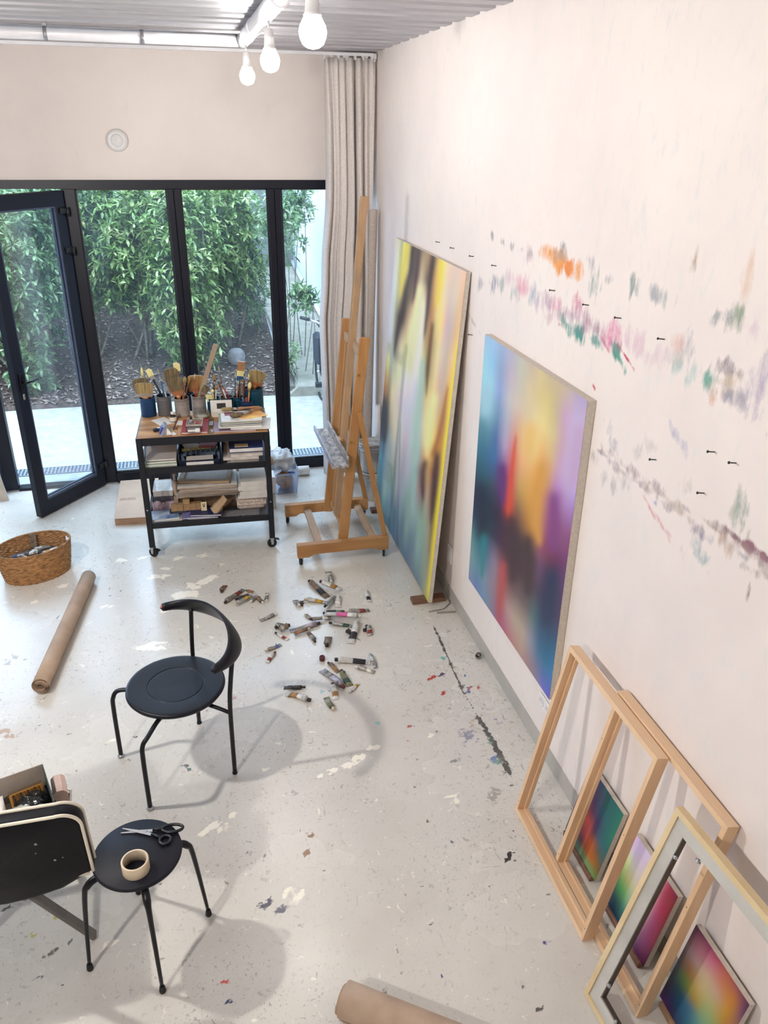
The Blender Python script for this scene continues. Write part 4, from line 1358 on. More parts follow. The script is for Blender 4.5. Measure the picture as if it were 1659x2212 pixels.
flat_poly('paper_sheet', 'white sheet of paper lying diagonally on the cart top', 'paper', [(.087, .394), (.181, .461), (.268, .31), (.166, .247)], TOP, .0008, PAPER)
flat_poly('paper_card', 'small white card left of the red book', 'card', [(.289, .353), (.326, .347), (.324, .251), (.276, .255)], TOP, .001, PAPER)
t = on_cart('ink_bottle', 'brown ink bottle with a white cap and pale label', 'bottle', .254, .345, TOP)
MB().lathe([(.0, 0), (.024, 0), (.026, .004), (.026, .042), (.020, .05), (.012, .055), (.012, .06)], n=20).build('bottle', M('brown_glass', '#2a2220', .15), t)
MB().lathe([(.0263, .006), (.0266, .007), (.0266, .038), (.0263, .039)], n=20).build('label', M('cream_label', '#e4dccc', .6), t)
MB().lathe([(.013, .058), (.014, .06), (.014, .075), (.0, .076)], n=16).build('cap', PAPER, t)
t = on_cart('sharpener', 'small black pencil sharpener at the front left of the cart top', 'sharpener', .143, .135, TOP, .4)
MB().box((0, 0, .012), (.05, .034, .024), ch=.006).build('body', blk, t)
MB().box((.016, -.004, .0255), (.02, .018, .003)).build('blade', STEEL, t)
t = on_cart('folded_paint_tube', 'folded silver and blue paint tube standing like a tent', 'tube', .212, .07, TOP, .15)
MB().prism([(-.045, 0), (.045, 0), (.012, .075), (-.006, .08)], (0, .045, 0), (1, 0, 0), (0, 0, 1), (0, -.09, 0)).build('folded_tube', M('crumpled_silver', '#c2c4cc', .3, .7, .2, scale=20, bump=.4), t)
MB().prism([(-.0455, .012), (-.03, .012), (-.012, .062), (-.0235, .062)], (-.002, .03, 0), (1, 0, 0), (0, 0, 1), (0, -.0605, 0)).build('blue_band', M('blue_print', '#3a3f9c', .4), t)
MB().prism([(-.012, .0), (.03, .0), (.0, .05), (-.004, .05)], (.012, -.0462, .006), (1, 0, 0), (0, 0, 1), (0, -.001, 0)).build('white_panel', PAPER, t)
MB().box((.05, -.03, .006), (.03, .05, .012), rz=.3, ch=.002).build('crimped_end', PAPER, t)
t = on_cart('pencil', 'dark brown pencil lying beside the white sheet', 'pencil', .272, .27, TOP)
a, b = V3((.286 - .272, .425 - .27, .005)), V3((.262 - .272, .13 - .27, .005))
MB().tube([a, b.lerp(a, .1)], .0048, 6, smooth=False).build('shaft', HAN['brown'], t)
MB().tube([b.lerp(a, .1), b], [.0048, .001], 6).build('point', Hw['black'], t)
t = on_cart('brush_stub', 'short orange brush stub lying next to the pencil', 'brush', .284, .185, TOP)
MB().tube([(0, -.03, .007), (0, .02, .007)], [.004, .007], 8).build('handle', HAN['orange'], t)
MB().tube([(0, .02, .007), (0, .045, .007)], [.007, .005], 8).build('bristles', BRI['cream'], t)
RED = M('red_cloth_cover', '#9c2c38', .55, var=.08)
book('red_book', 'red hardback book lying under the glass dish', .422, .18, TOP, .190, .290, .016, -.04, RED, 'books and boxes on the red book')
t = on_cart('metal_box', 'grey metal tin lying on the red book', 'box', .418, .062, TOP + .016, -.03)
MB().box((0, 0, .018), (.092, .10, .036), ch=.003).build('tin', M('brushed_grey_tin', '#8f8d90', .35, .6), t)
MB().box((0, -.0505, .018), (.088, .001, .014)).box((.025, -.0512, .020), (.03, .001, .028)).build('label', PAPER, t)
t = on_cart('glass_dish', 'shallow glass dish with red paint lying on the metal tin', 'dish', .424, .115, TOP + .0522, -.05)
MB().box((0, 0, .004), (.116, .15, .008), ch=.002).build('base', M('smoky_glass', '#8a7f76', .12, var=.1), t)
b = MB()
for c, d in (((0, -.0725, .013), (.116, .005, .010)), ((0, .0725, .013), (.116, .005, .010)), ((-.0555, 0, .013), (.005, .14, .010)), ((.0555, 0, .013), (.005, .14, .010))):
    b.box(c, d)
b.build('rim', M('pale_rim', '#b8aea4', .2), t)
MB().sheet(lambda u, v: (-.005 + .05 * u, -.03 + .05 * v + .01 * math.sin(5 * u), .0088 + .003 * math.sin(3 * u + 2 * v)), 8, 6).build('red_paint', M('wet_red_paint', '#c0413c', .25, var=.3, scale=40), t)
t = on_cart('small_ink_bottle', 'tiny black and white ink bottle standing in the glass dish', 'bottle', .398, .12, TOP + .0605)
MB().lathe([(.0, 0), (.014, 0), (.014, .022), (.008, .027)], n=14).build('bottle', M('grey_ink', '#a2a09c', .2), t)
MB().lathe([(.009, .026), (.010, .027), (.009, .046), (.004, .05), (0, .05)], n=14).build('cap', blk, t)
GLASSJ = clear('jar_glass', tint=(.975, .985, .98), haze=.02, gloss=1.3)
t = on_cart('glass_jar', 'round clear glass jar behind the red book', 'jar', .470, .385, TOP)
MB().lathe([(.0, .0), (.052, .0), (.060, .006), (.064, .03), (.062, .05), (.055, .062), (.053, .070), (.056, .072), (.056, .075), (.050, .075), (.050, .066), (.057, .05), (.058, .03), (.054, .012), (.0, .010)], n=36).build('glass', GLASSJ, t)
MB().lathe([(.0, .011), (.053, .012), (.057, .026), (.0, .027)], n=28).build('cloudy_water', M('cloudy_water', '#cfc6ba', .15), t)
t = on_cart('plastic_case', 'clear plastic ruler case beside the red book', 'case', .537, .18, TOP, -.02)
MB().box((0, 0, .006), (.038, .34, .012), ch=.003).build('case', clear('clear_plastic', tint=(.86, .88, .92), haze=.2), t)
MB().box((0, .04, .0126), (.030, .10, .001)).build('sticker', M('grey_sticker', '#9a9aa2', .5), t)
# upright card with a dark square
t = on_cart('display_card', 'white card with a dark square, propped up behind the booklets', 'card', .622, .40, TOP)
MB().prism([(-.082, 0), (.082, 0), (.082, .125), (-.082, .128)], (0, .01, 0), (1, 0, 0), (0, .12, .99), (0, .002, 0)).build('card', PAPER, t)
MB().prism([(-.034, .06), (.034, .06), (.034, .103), (-.034, .103)], (0, .0092, 0), (1, 0, 0), (0, .12, .99), (0, -.0006, 0)).build('dark_square', M('dark_print', '#34332f', .5, var=.2), t)
MB().box((-.03, -.004, .02), (.09, .002, .04), R=Matrix.Rotation(-.12, 3, 'X')).build('paper_flap', M('cream_card', '#e2ddd2', .6), t)
# pile of booklets
COV = [M('mauve_cover', '#8d7488', .5), M('grey_green_cover', '#7e8a76', .5), M('white_cover', '#e2e0da', .5), M('slate_cover', '#4a4c50', .5), M('pale_green_cover', '#b8c8b4', .5), M('ivory_cover', '#eceae2', .5)]
z = TOP
for lab, cu, cv, w, d, th, turn, cov in [
    ('mauve booklet at the bottom of the pile on the cart', .715, .150, .310, .235, .010, -.05, COV[0]),
    ('wide white folder jutting out right of the booklet pile', .835, .155, .290, .240, .010, -.09, COV[2]),
    ('thick white-paged booklet third from the bottom of the pile', .755, .175, .320, .235, .014, -.02, COV[5]),
    ('slate grey booklet in the middle of the pile', .765, .172, .300, .230, .014, .0, COV[3]),
    ('grey green booklet below the top of the pile', .755, .178, .310, .240, .012, .03, COV[1]),
    ('white booklet on top of the pile under the two brushes', .765, .180, .300, .220, .012, .02, COV[2])]:
    book('booklet', lab, cu, cv, z, w, d, th, turn, cov, 'booklets piled at the right of the cart top', cat='booklet')
    z += th + .0004
zt = z
t = flat_poly('art_card', 'yellow and orange printed card on top of the booklet pile', 'card', [(.905, .285), (.970, .150), (.790, .085), (.715, .165)], zt, .0012, M('sunset_print', '#ecc860', .5, var=.3, scale=9, col2='#d88a6a'))
t = flat_poly('red_card', 'dark red card on the booklet pile under the bristles', 'card', [(.64, .265), (.72, .27), (.72, .20), (.645, .19)], zt, .001, M('dark_red_card', '#7a2430', .5))


def lying_brush(label, pts, z, w, bri):
    a, b, c, d = [V3((p[0], p[1], 0)) for p in pts]
    o = (a + d) / 2
    t = on_cart('paint_brush', label, 'brush', o.x, o.y, z, 0, 'brushes lying on the booklets')
    a, b, c, d = a - o, b - o, c - o, d - o
    up_ = V3((0, 0, w * .30))
    S = V3((0, 0, 1)).cross(b - a).normalized()
    ax_ = (b - a).normalized()
    MB().tube([a + up_, a.lerp(b, .25) + up_, a.lerp(b, .75) + up_, b + up_], [w * .38, w * .52, w * .46, w * .34], 14, flat=(S, .55)).build('bristles', bri, t)
    MB().tube([b + up_, c + up_], [w * .35, w * .26], 14, flat=(S, .55)).build('ferrule', FER, t)
    MB().tube(smooth_path([c + up_, c.lerp(d, .3) + up_ * 1.1, c.lerp(d, .7) + up_ * .9, d + up_ * .7], 3), [w * .26, w * .24, w * .20, w * .17, w * .16, w * .17, w * .19, w * .20, w * .21, w * .16], 10).build('handle', HAN['wood'], t)


lying_brush('rear of two brushes lying on the booklets, pale bristles', [(.622, .326 - .03), (.712, .295), (.748, .297), (.914, .325)], zt + .0012, .052, BRI['tan'])
lying_brush('front of two brushes lying on the booklets, dark bristles', [(.689, .128), (.770, .166), (.837, .218), (.926, .292)], zt + .0014, .060, BRI['dark'])
t = flat_poly('postcard', 'colourful card lying behind the booklets against the teal tin', 'card', [(.74, .345), (.945, .345), (.945, .395), (.74, .395)], TOP, .05, M('patchy_card', '#a07a5c', .6, var=.5, scale=16, col2='#3a3430'))

# ------------------------------------------------------------------ middle shelf
z = SH1
for lab, u, v, w, d, th, turn, cov in [
    ('green edged folder at the bottom left of the middle shelf', .150, .20, .235, .31, .016, .0, COV[4]),
    ('second green edged folder from the bottom on the middle shelf', .155, .20, .235, .31, .016, -.02, COV[4]),
    ('third folder, topmost of the green edged ones on the shelf', .150, .205, .225, .30, .018, .03, COV[1])]:
    book('folder', lab, u, v, z, w, d, th, turn, cov, 'folders at the left of the middle shelf', cat='folder')
    z += th + .0003
t = on_cart('grey_board', 'mauve grey board lying tilted on the folders, middle shelf', 'board', .155, .22, z)
MB().box((0, 0, .030), (.225, .30, .010), R=Matrix.Rotation(.17, 3, 'X')).build('board', PAPERG, t)
MB().box((0, -.02, .012), (.21, .26, .012), R=Matrix.Rotation(.08, 3, 'X')).build('backing_sheet', PAPER, t)
# dark blue tray with things in it
t = on_cart('plastic_tray', 'dark navy plastic tray in the middle of the middle shelf', 'tray', .435, .26, SH1)
NVP = M('navy_plastic', '#1a2138', .3, var=.1)
b = MB().box((0, 0, .004), (.31, .42, .008)).box((0, -.206, .022), (.31, .008, .044)).box((0, .206, .05), (.31, .008, .10)).box((-.151, 0, .05), (.008, .42, .10)).box((.151, 0, .05), (.008, .42, .10))
b.build('tray_shell', NVP, t)
r = MB()
for i in range(6):
    r.box((-.09 + .036 * i, -.2105, .022), (.012, .003, .03), ch=.001)
r.build('rib', NVP, t)
on = on_cart('white_edged_sheet', 'long white edged panel under the navy tray', 'panel', .56, .045, SH1)
MB().box((0, -.018, .004), (.56, .010, .008)).build('strip', PAPER, on)
t = on_cart('paper_block', 'block of white paper in front in the navy tray', 'paper', .435, .11, SH1 + .0085, .03)
MB().box((0, 0, .012), (.20, .13, .024)).build('sheets', PAPER, t)
t = on_cart('picture_rack', 'black ribbed rack standing in the navy tray', 'rack', .445, .27, SH1 + .0085)
b = MB().box((0, 0, .05), (.25, .16, .006))
for i in range(7):
    b.box((-.11 + i * .036, -.075, .05), (.008, .012, .06), R=Matrix.Rotation(-.3, 3, 'X'))
for s in (-1, 1):
    b.box((.11 * s, 0, .024), (.012, .14, .047))
b.build('rack', NVP, t)
for k, (lab, u, v, zz, w, d, th, tn, c) in enumerate([('yellowed paper strip lying on the black rack', .43, .25, .058, .26, .05, .006, .12, BRI['cream']), ('red printed booklet lying on the black rack', .50, .30, .058, .13, .10, .012, -.2, RED), ('pale grey envelope lying on the black rack', .37, .32, .058, .12, .10, .008, .3, PAPERG)]):
    t = on_cart('paper_item', lab, 'paper', u, v, SH1 + zz, tn, 'papers on the rack in the navy tray')
    MB().box((0, 0, th / 2), (w, d, th)).build('sheets', c, t)
# boards on the right
z = SH1
for lab, u, w, d, th, tn in [('pale board at the bottom right of the middle shelf', .755, .235, .34, .012, .0), ('second pale board from the bottom, right of middle shelf', .765, .215, .32, .014, .03), ('long pale board third in the right hand stack', .745, .265, .34, .020, -.02), ('fourth pale board in the right hand stack, middle shelf', .780, .240, .32, .020, .04)]:
    t = on_cart('mount_board', lab, 'board', u, .22, z, tn, 'boards at the right of the middle shelf')
    MB().box((0, 0, th / 2), (w, d, th - .0005), ch=.001).build('board', PAPERG if th != .020 else M('ivory_board', '#d8d0c8', .7), t)
    z += th
t = on_cart('blue_book', 'blue book with a cream tag lying on the pale boards', 'book', .785, .24, z)
b = MB().box((0, 0, .003), (.255, .30, .003)).box((0, 0, .052), (.255, .30, .004), R=Matrix.Rotation(.10, 3, 'X')).box((0, .148, .024), (.255, .003, .05))
b.build('cover', M('royal_blue_cover', '#2a3a78', .4, var=.3, scale=5, col2='#1c2038'), t)
MB().box((0, 0, .022), (.248, .29, .032)).build('pages', PAPER, t)
MB().box((-.035, -.12, .0490), (.10, .05, .003), R=Matrix.Rotation(.10, 3, 'X')).build('paper_tag', M('cream_tag', '#d8c8a0', .6), t)
t = on_cart('grey_box', 'grey box standing behind the boards on the middle shelf', 'box', .665, .46, SH1)
MB().box((0, 0, .09), (.13, .14, .18), ch=.003).build('box', PAPERG, t)

# ------------------------------------------------------------------ lower shelf
t = on_cart('white_box', 'flat white box with a shiny lid at the left of the lower shelf', 'box', .125, .36, .40)
on2 = on_cart('dark_case', 'dark case under the shiny white box on the lower shelf', 'case', .125, .37, SH2)
MB().box((0, 0, .0635), (.15, .24, .127), ch=.004).build('case', M('dark_slate_case', '#55545e', .5, var=.3, scale=8), on2)
MB().box((0, 0, .022), (.15, .22, .044), ch=.004).build('box', M('grey_white_box', '#c6c2be', .5), t)
MB().box((0, 0, .047), (.155, .225, .006), ch=.002).build('shiny_lid', M('glossy_white_lid', '#e2e0e2', .08), t)
# pile of canvases and kraft wrapped panels in the middle
PRIM = M('primed_canvas', '#c4beb8', .8, var=.06, scale=40)
z = .405
PB = on_cart('wooden_crate', 'low wooden crate under the pile of canvases', 'box', .45, .40, SH2)
b = MB().box((0, 0, .006), (.46, .30, .012)).box((0, -.144, .066), (.46, .012, .132)).box((0, .144, .066), (.46, .012, .132)).box((-.224, 0, .066), (.012, .27, .132)).box((.224, 0, .066), (.012, .27, .132))
b.build('crate', M('dull_brown_ply', '#7a604a', .7, var=.2), PB)
for lab, u, v, w, d, th, tn, mt in [('grey stretched canvas at the bottom of the shelf pile', .455, .36, .46, .36, .030, .02, PRIM), ('second stretched canvas in the pile, slightly askew', .490, .37, .46, .36, .022, -.06, PAPERG), ('brown wrapped panel between the stacked canvases', .470, .37, .44, .35, .014, .04, KRAFT), ('white primed canvas near the top of the shelf pile', .470, .38, .46, .36, .022, .0, M('white_primed', '#dcd8d4', .7))]:
    t = on_cart('small_canvas', lab, 'canvas', u, v, z, tn, 'canvases piled on the lower shelf')
    MB().box((0, 0, th / 2), (w, d, th - .0006), ch=.003).build('canvas', mt, t)
    MB().box((0, -d / 2 - .0012, th / 2), (w - .01, .002, th * .6)).build('tacking_edge', LINEN, t)
    z += th
# loose curling kraft sheets hanging over the pile's front edge
t = on_cart('curled_paper', 'curling brown paper sheets at the front of the canvas pile', 'paper', .47, .19, .423)
for k in range(2):
    MB().sheet(lambda u, v: (-.24 + .5 * u, -.03 + .07 * v - .02 * k, .012 + .022 * math.sin(PI * u) * (1 - .4 * k) - .020 * (1 - v) * math.sin(2.4 * u + k) + .008 * k), 24, 6, th=.0012).build('sheet', M('grey_kraft', '#a39384', .8), t)
# stretcher frame seen from behind, lying tilted on top
t = on_cart('small_stretcher', 'small wooden frame lying tilted on top of the canvas pile', 'frame', .465, .38, z + .001, -.16)
fw_, fd_, bw = .40, .30, .038
RR = Matrix.Rotation(.10, 3, 'X')
for nm, c, d in (('rail', (0, -fd_ / 2 + bw / 2, 0), (fw_, bw, .020)), ('rail', (0, fd_ / 2 - bw / 2, 0), (fw_, bw, .020)), ('stile', (-fw_ / 2 + bw / 2, 0, 0), (bw, fd_ - 2 * bw, .020)), ('stile', (fw_ / 2 - bw / 2, 0, 0), (bw, fd_ - 2 * bw, .020))):
    MB().box(RR @ V3(c) + V3((0, 0, .027)), d, R=RR, ch=.002).build(nm, wood('pale_stretcher', '#b89a78', '#94785a', (.3, .8, 1)), t)
MB().box(RR @ V3((0, 0, -.0085)) + V3((0, 0, .027)), (fw_ - .06, fd_ - .06, .002), R=RR).build('canvas_back', PRIM, t)
t = on_cart('kraft_parcel', 'crumpled kraft parcel left of the canvas pile', 'parcel', .215, .33, .40, .1)
rk = random.Random(5)
MB().sheet(lambda u, v: (.024 * math.cos(2 * PI * u) * (1 + .15 * noise.noise((u * 6, v * 5, 1))), .10 * math.sin(2 * PI * u), .012 + .115 * v + .006 * noise.noise((u * 9, v * 8, 3))), 28, 12).box((0, 0, .065), (.028, .15, .115), ch=.008).build('wrapping', KRAFT, t)
on3 = on_cart('carton', 'flat carton under the kraft parcel on the lower shelf', 'box', .225, .34, SH2)
MB().box((-.005, .0, .0635), (.035, .22, .127), ch=.002).build('carton', KRAFT, on3)
# magazines, cubes, books, bag in front
z = SH2
t = on_cart('cream_folder', 'cream folder at the front left corner of the lower shelf', 'folder', .15, .115, z, .05)
MB().box((0, 0, .006), (.22, .15, .012), ch=.002).build('folder', M('cream_folder_card', '#ddd6c4', .6), t)
book('magazine', 'blue and white magazine lying at the front left of the lower shelf', .135, .125, z + .0125, .20, .16, .022, .12, M('blue_white_print', '#3f5f8a', .35, var=.5, scale=9, col2='#d4dae0'), 'magazines on the lower shelf', cat='magazine')
t = on_cart('plastic_bag', 'clump of clear and red plastic packaging behind the magazine', 'packaging', .125, .235, z)
MB().sheet(lambda u, v: (-.09 + .18 * u, -.018 + .03 * v, .002 + .15 * math.sin(PI * v) * (.6 + .3 * noise.noise((u * 5, v * 4, 2)))), 18, 10, th=.002).build('film', M('crinkled_film', '#a89aa4', .2, var=.6, scale=16, col2='#5c2a3c', bump=.5), t)
z2 = z
for lab, u, v, w, th, tn in [('thin white book at the bottom of the front pile', .42, .085, .24, .010, .0), ('thin book with a dark notch in the front pile', .425, .09, .22, .012, -.03), ('thin lilac book on the front pile of the lower shelf', .40, .095, .27, .012, .02)]:
    book('thin_book', lab, u, v, z2, w, .13, th, tn, M('lilac_cover', '#7a7ab0', .5) if 'lilac' in lab else PAPER, 'thin books at the front of the lower shelf')
    z2 += th + .0003
book('navy_book', 'navy book with scribbled cover on the lower shelf', .45, .11, z2, .24, .16, .014, -.12, M('navy_scribble', '#26305c', .4, var=.5, scale=30, col2='#141a36', stretch=(1, 3, 1)), 'dark books on the lower shelf')
z3 = z2 + .0146
BX = M('bare_wood_block', '#a5835c', .6, var=.15, scale=10)
for i, (u, dz, tn) in enumerate([(.205, 0, .03), (.252, 0, -.04), (.345, 0, .02), (.299, 0, .03), (.392, 0, -.02)]):
    lab = ['leftmost of the wooden blocks on the lower shelf', 'second wooden block from the left', 'fourth wooden block from the left', 'middle wooden block, under the raised one', 'rightmost of the wooden blocks'][i]
    t = on_cart('wooden_block', lab, 'block', u, .15, z3 if u > .30 else z2 + .0146, tn, 'wooden blocks on the lower shelf')
    MB().box((0, 0, .027), (.046, .05, .054), ch=.002).build('block', BX, t)
t = on_cart('wooden_block', 'wooden block sitting on top of the row of blocks', 'block', .302, .152, z3 + .0545, -.05, 'wooden blocks on the lower shelf')
MB().box((0, 0, .020), (.05, .05, .040), ch=.002).build('block', BX, t)
t = on_cart('printed_sheet', 'dark printed sheet under the row of wooden blocks', 'paper', .235, .155, z2 + .0008, 0)
MB().box((0, 0, .0066), (.13, .07, .0128)).build('sheet', M('dark_print_sheet', '#3c3f4e', .5, var=.4), t)
t = on_cart('printed_tag', 'small cream tag with a black triangle, leaning on the blocks', 'tag', .432, .112, z3, 0)
RT = Matrix.Rotation(-.35, 3, 'X')
MB().box(V3((0, 0, .034)), (.042, .002, .068), R=RT).build('tag', M('cream_tag', '#d8c8a0', .6), t)
MB().prism([(-.010, .008), (.010, .008), (0, -.010)], V3((0, 0, .034)) + RT @ V3((0, -.0012, 0)), RT @ V3((1, 0, 0)), RT @ V3((0, 0, 1)), RT @ V3((0, -.0005, 0))).build('triangle', blk, t)
MB().prism([(-.012, .019), (.012, .019), (.012, .014), (-.012, .014)], V3((0, 0, .034)) + RT @ V3((0, -.0012, 0)), RT @ V3((1, 0, 0)), RT @ V3((0, 0, 1)), RT @ V3((0, -.0005, 0))).build('bar', blk, t)
t = on_cart('kraft_bag', 'crumpled kraft paper bag lying on the lower shelf', 'bag', .590, .115, SH2 + .003, .25)


def bagpt(u, v, s=1):
    x = -.075 + .15 * v
    yy = (-.055 + .11 * u) * (1 - .15 * v)
    return (x * .95 + .004 * noise.noise((u * 7, v * 7, s)), yy, .056 + s * (.042 * math.sin(PI * u) ** .5 * (1 - .55 * v) + .007 * noise.noise((u * 6, v * 6, 4 + s))) + .04 * v)


BM = Matrix.Rotation(-.55, 3, 'Y')
MB().sheet(lambda u, v: BM @ V3(bagpt(u, v)) + V3((0, 0, .02)), 16, 16).sheet(lambda u, v: BM @ V3(bagpt(1 - u, v, -1)) + V3((0, 0, .02)), 16, 16).build('bag', M('tan_kraft', '#b79a78', .8, var=.1, scale=12, bump=.3), t)
t = on_cart('cutting_mat', 'grey cutting mat with fine lines on the lower shelf', 'mat', .69, .10, SH2, -.02)
MB().box((0, 0, .0015), (.33, .15, .003)).build('mat', M('grey_mat', '#77777c', .6, var=.04), t)
g = MB()
for i in range(15):
    g.box((-.15 + .0215 * i, 0, .0031), (.0012, .14, .0002))
for i in range(7):
    g.box((0, -.06 + .02 * i, .0031), (.31, .0012, .0002))
g.build('grid_line', M('mat_lines', '#9a9aa0', .6), t)
t = on_cart('metal_clip', 'bright metal clip lying on the cutting mat', 'clip', .728, .055, SH2 + .0032, .05)
MB().tube([(-.03, -.011, .003), (.03, -.011, .003), (.03, .011, .003), (-.03, .011, .003)], .003, 6, closed=True).box((0, 0, .002), (.03, .016, .003)).build('clip', STEEL, t)
# white canvases and bubble wrap on the right
t = on_cart('bubble_wrap_parcel', 'parcel in bubble wrap at the right of the lower shelf', 'parcel', .80, .28, SH2)
BUB = M('bubble_wrap', '#c9b8ac', .25, var=.15, scale=60, bump=.8)
MB().sheet(lambda u, v: (-.115 + .23 * u + .004 * noise.noise((u * 5, v * 5, 8)), -.13 * math.cos(PI * v) , .050 + .048 * math.sin(PI * (v * 1.0)) * (1 + .1 * noise.noise((u * 6, v * 6, 2)))), 22, 18).box((0, 0, .049), (.226, .25, .094), ch=.02).build('wrap', BUB, t)
z = SH2 + .104
for lab, u, w, th, tn in [('lowest white canvas on the bubble wrapped parcel', .812, .23, .024, .0), ('second white canvas on the bubble wrapped parcel', .818, .215, .042, .02), ('third white canvas in the right hand pile, lower shelf', .815, .215, .040, -.02), ('topmost white canvas in the right hand pile, lower shelf', .825, .205, .040, .01)]:
    t = on_cart('white_canvas', lab, 'canvas', u, .30, z, tn, 'white canvases on the lower shelf')
    MB().box((0, 0, th / 2), (w, .30, th - .0006), ch=.002).build('canvas', M('ivory_canvas', '#ddd8d2', .7, var=.05), t)
    z += th

# ------------------------------------------------------------------ on the floor around the cart
t = thing('cardboard_sheet', 'large flat cardboard parcel lying on the floor left of the cart', 'cardboard', (-.63, 6.70, 0))
CB = M('corrugated_card', '#cdb29c', .8, var=.05, scale=6)
MB().prism([(-.742, 6.285), (-.44, 6.262), (-.40, 7.08), (-.735, 7.085)], (0, 0, .004), (1, 0, 0), (0, 1, 0), (0, 0, .052)).build('carton', CB, t, world=True)
MB().prism([(-.747, 6.279), (-.435, 6.256), (-.398, 7.085), (-.738, 7.09)], (0, 0, .0565), (1, 0, 0), (0, 1, 0), (0, 0, .004)).build('top_flap', CB, t, world=True)
MB().prism([(-.744, 6.282), (-.438, 6.259), (-.438, 6.259 + .006), (-.744, 6.288)], (0, -.006, .0), (1, 0, 0), (0, 1, 0), (0, 0, .05)).build('front_flap', M('brown_card_edge', '#a5846c', .85), t, world=True)
MT = Matrix.Translation((-.655, 6.66, .0606)) @ Matrix.Rotation(-.03, 4, 'Z')
text('FRAGILE', .030, M('dark_red_ink', '#7a3038', .6), t, MT)
b = MB()
for c, d in (((0, .022, .0003), (.125, .0025, .0005)), ((0, -.022, .0003), (.125, .0025, .0005)), ((-.0625, 0, .0003), (.0025, .044, .0005)), ((.0625, 0, .0003), (.0025, .044, .0005))):
    b.box(MT @ V3(c), d)
b.build('stamp_border', M('dark_red_ink', '#7a3038', .6), t, world=True)
# storage bin with bags
t = thing('storage_bin', 'clear plastic storage bin on the floor right of the cart', 'bin', (.735, 6.80, 0))
BINP = clear('bin_plastic', tint=(.92, .93, .98), haze=.16, gloss=.9)
bx = MB()
P = [(-.092, -.19), (.098, -.19), (.098, .19), (-.092, .19)]
T_ = [(-.108, -.205), (.114, -.205), (.114, .205), (-.108, .205)]
for i in range(4):
    j = (i + 1) % 4
    a, b_, c, d = V3((*P[i], .002)), V3((*P[j], .002)), V3((*T_[j], .20)), V3((*T_[i], .20))
    n_ = (b_ - a).cross(d - a).normalized() * .003
    bx.hexa([a, b_, b_ - n_, a - n_, d, c, c - n_, d - n_])
bx.box((.003, 0, .003), (.186, .376, .004))
bx.build('bin_wall', BINP, t)
rim = MB()
for c, d in (((.003, -.21, .20), (.24, .014, .012)), ((.003, .21, .20), (.24, .014, .012)), ((-.112, 0, .20), (.014, .406, .012)), ((.118, 0, .20), (.014, .406, .012))):
    rim.box(c, d, ch=.003)
rim.build('rim', clear('bin_rim', tint=(.85, .87, .95), haze=.3), t)


def lump(name, label, c, r, mat, cat, seed, amp=.25, part='bag'):
    t = thing(name, label, cat, (c[0], c[1], c[2] - r[2]))

    def fn(u, v):
        a, b_ = 2 * PI * u, PI * (v - .5)
        d = V3((math.cos(a) * math.cos(b_), math.sin(a) * math.cos(b_), math.sin(b_)))
        k = 1 + amp * noise.noise(d * 2.2 + V3((seed, 0, 0))) + amp * .5 * noise.noise(d * 6 + V3((0, seed, 0)))
        return (d.x * r[0] * k, d.y * r[1] * k, r[2] + d.z * r[2] * k)
    MB().sheet(fn, 36, 20).build(part, mat, t)
    return t


lump('paper_bundle', 'orange brown bundle inside the clear storage bin', (.735, 6.74, .085), (.075, .12, .07), M('orange_kraft', '#b98556', .7, var=.2, scale=14, bump=.4), 'bundle', 3)
lump('plastic_bag', 'crumpled white plastic bag bulging out of the storage bin', (.725, 6.80, .265), (.105, .15, .095), M('translucent_bag', '#d8dade', .3, var=.15, scale=16, bump=.6), 'bag', 5, .3)
lump('tan_bag', 'tan cloth lump in the bin beside the cart leg', (.585, 6.72, .30), (.05, .07, .06), M('tan_cloth', '#c9a882', .8, bump=.3), 'cloth', 8)
lump('pink_cloth', 'small pink cloth behind the bag in the storage bin', (.600, 6.93, .34), (.04, .06, .045), M('pink_cloth', '#c8a4b0', .8), 'cloth', 9)
t = thing('blue_tub', 'small blue plastic tub inside the storage bin', 'tub', (.80, 6.70, .16))
MB().box((0, 0, .0), (.06, .04, .03), ch=.006).build('tub', M('blue_plastic', '#2c52a8', .35), t)
t = thing('white_carton', 'white carton standing on the floor behind the right cart leg', 'box', (.565, 6.40, 0))
MB().box((0, 0, .075), (.085, .15, .15), ch=.006).build('tub', M('milky_tub', '#c9c4bf', .4), t)
MB().box((0, 0, .225), (.095, .16, .148), ch=.003).build('box', M('white_box_card', '#e6e2de', .6), t)
t = thing('brown_box', 'brown cardboard box with a dark printed square behind the cart', 'box', (.44, 6.95, 0))
MB().box((0, 0, .115), (.30, .22, .23), ch=.003).build('carton', M('kraft_carton', '#a5805e', .8), t)
MB().box((-.04, -.1108, .19), (.036, .0012, .036)).build('printed_square', M('dark_brown_print', '#3a2820', .6), t)
MB().box((0, 0, .2315), (.29, .21, .003)).build('flap', M('light_carton', '#c4a68a', .8), t)
t = thing('paper_roll', 'small roll of white paper on the floor right of the storage bin', 'roll', (.945, 7.02, 0))
MB().tube([(-.06, 0, .046), (.06, 0, .046)], .045, 24).build('roll', PAPER, t)
MB().tube([(-.0605, 0, .046), (-.0595, 0, .046)], .015, 14).tube([(.0595, 0, .046), (.0605, 0, .046)], .015, 14).build('core', KRAFT, t)
t = thing('paint_chip', 'tiny dark chip lying on the floor between bin and easel', 'chip', (.86, 6.31, 0))
MB().prism([(-.022, -.008), (.022, -.004), (.018, .012), (-.01, .008)], (0, 0, .0005), (1, 0, 0), (0, 1, 0), (0, 0, .006)).build('chip', M('navy_chip', '#2c3556', .5), t)
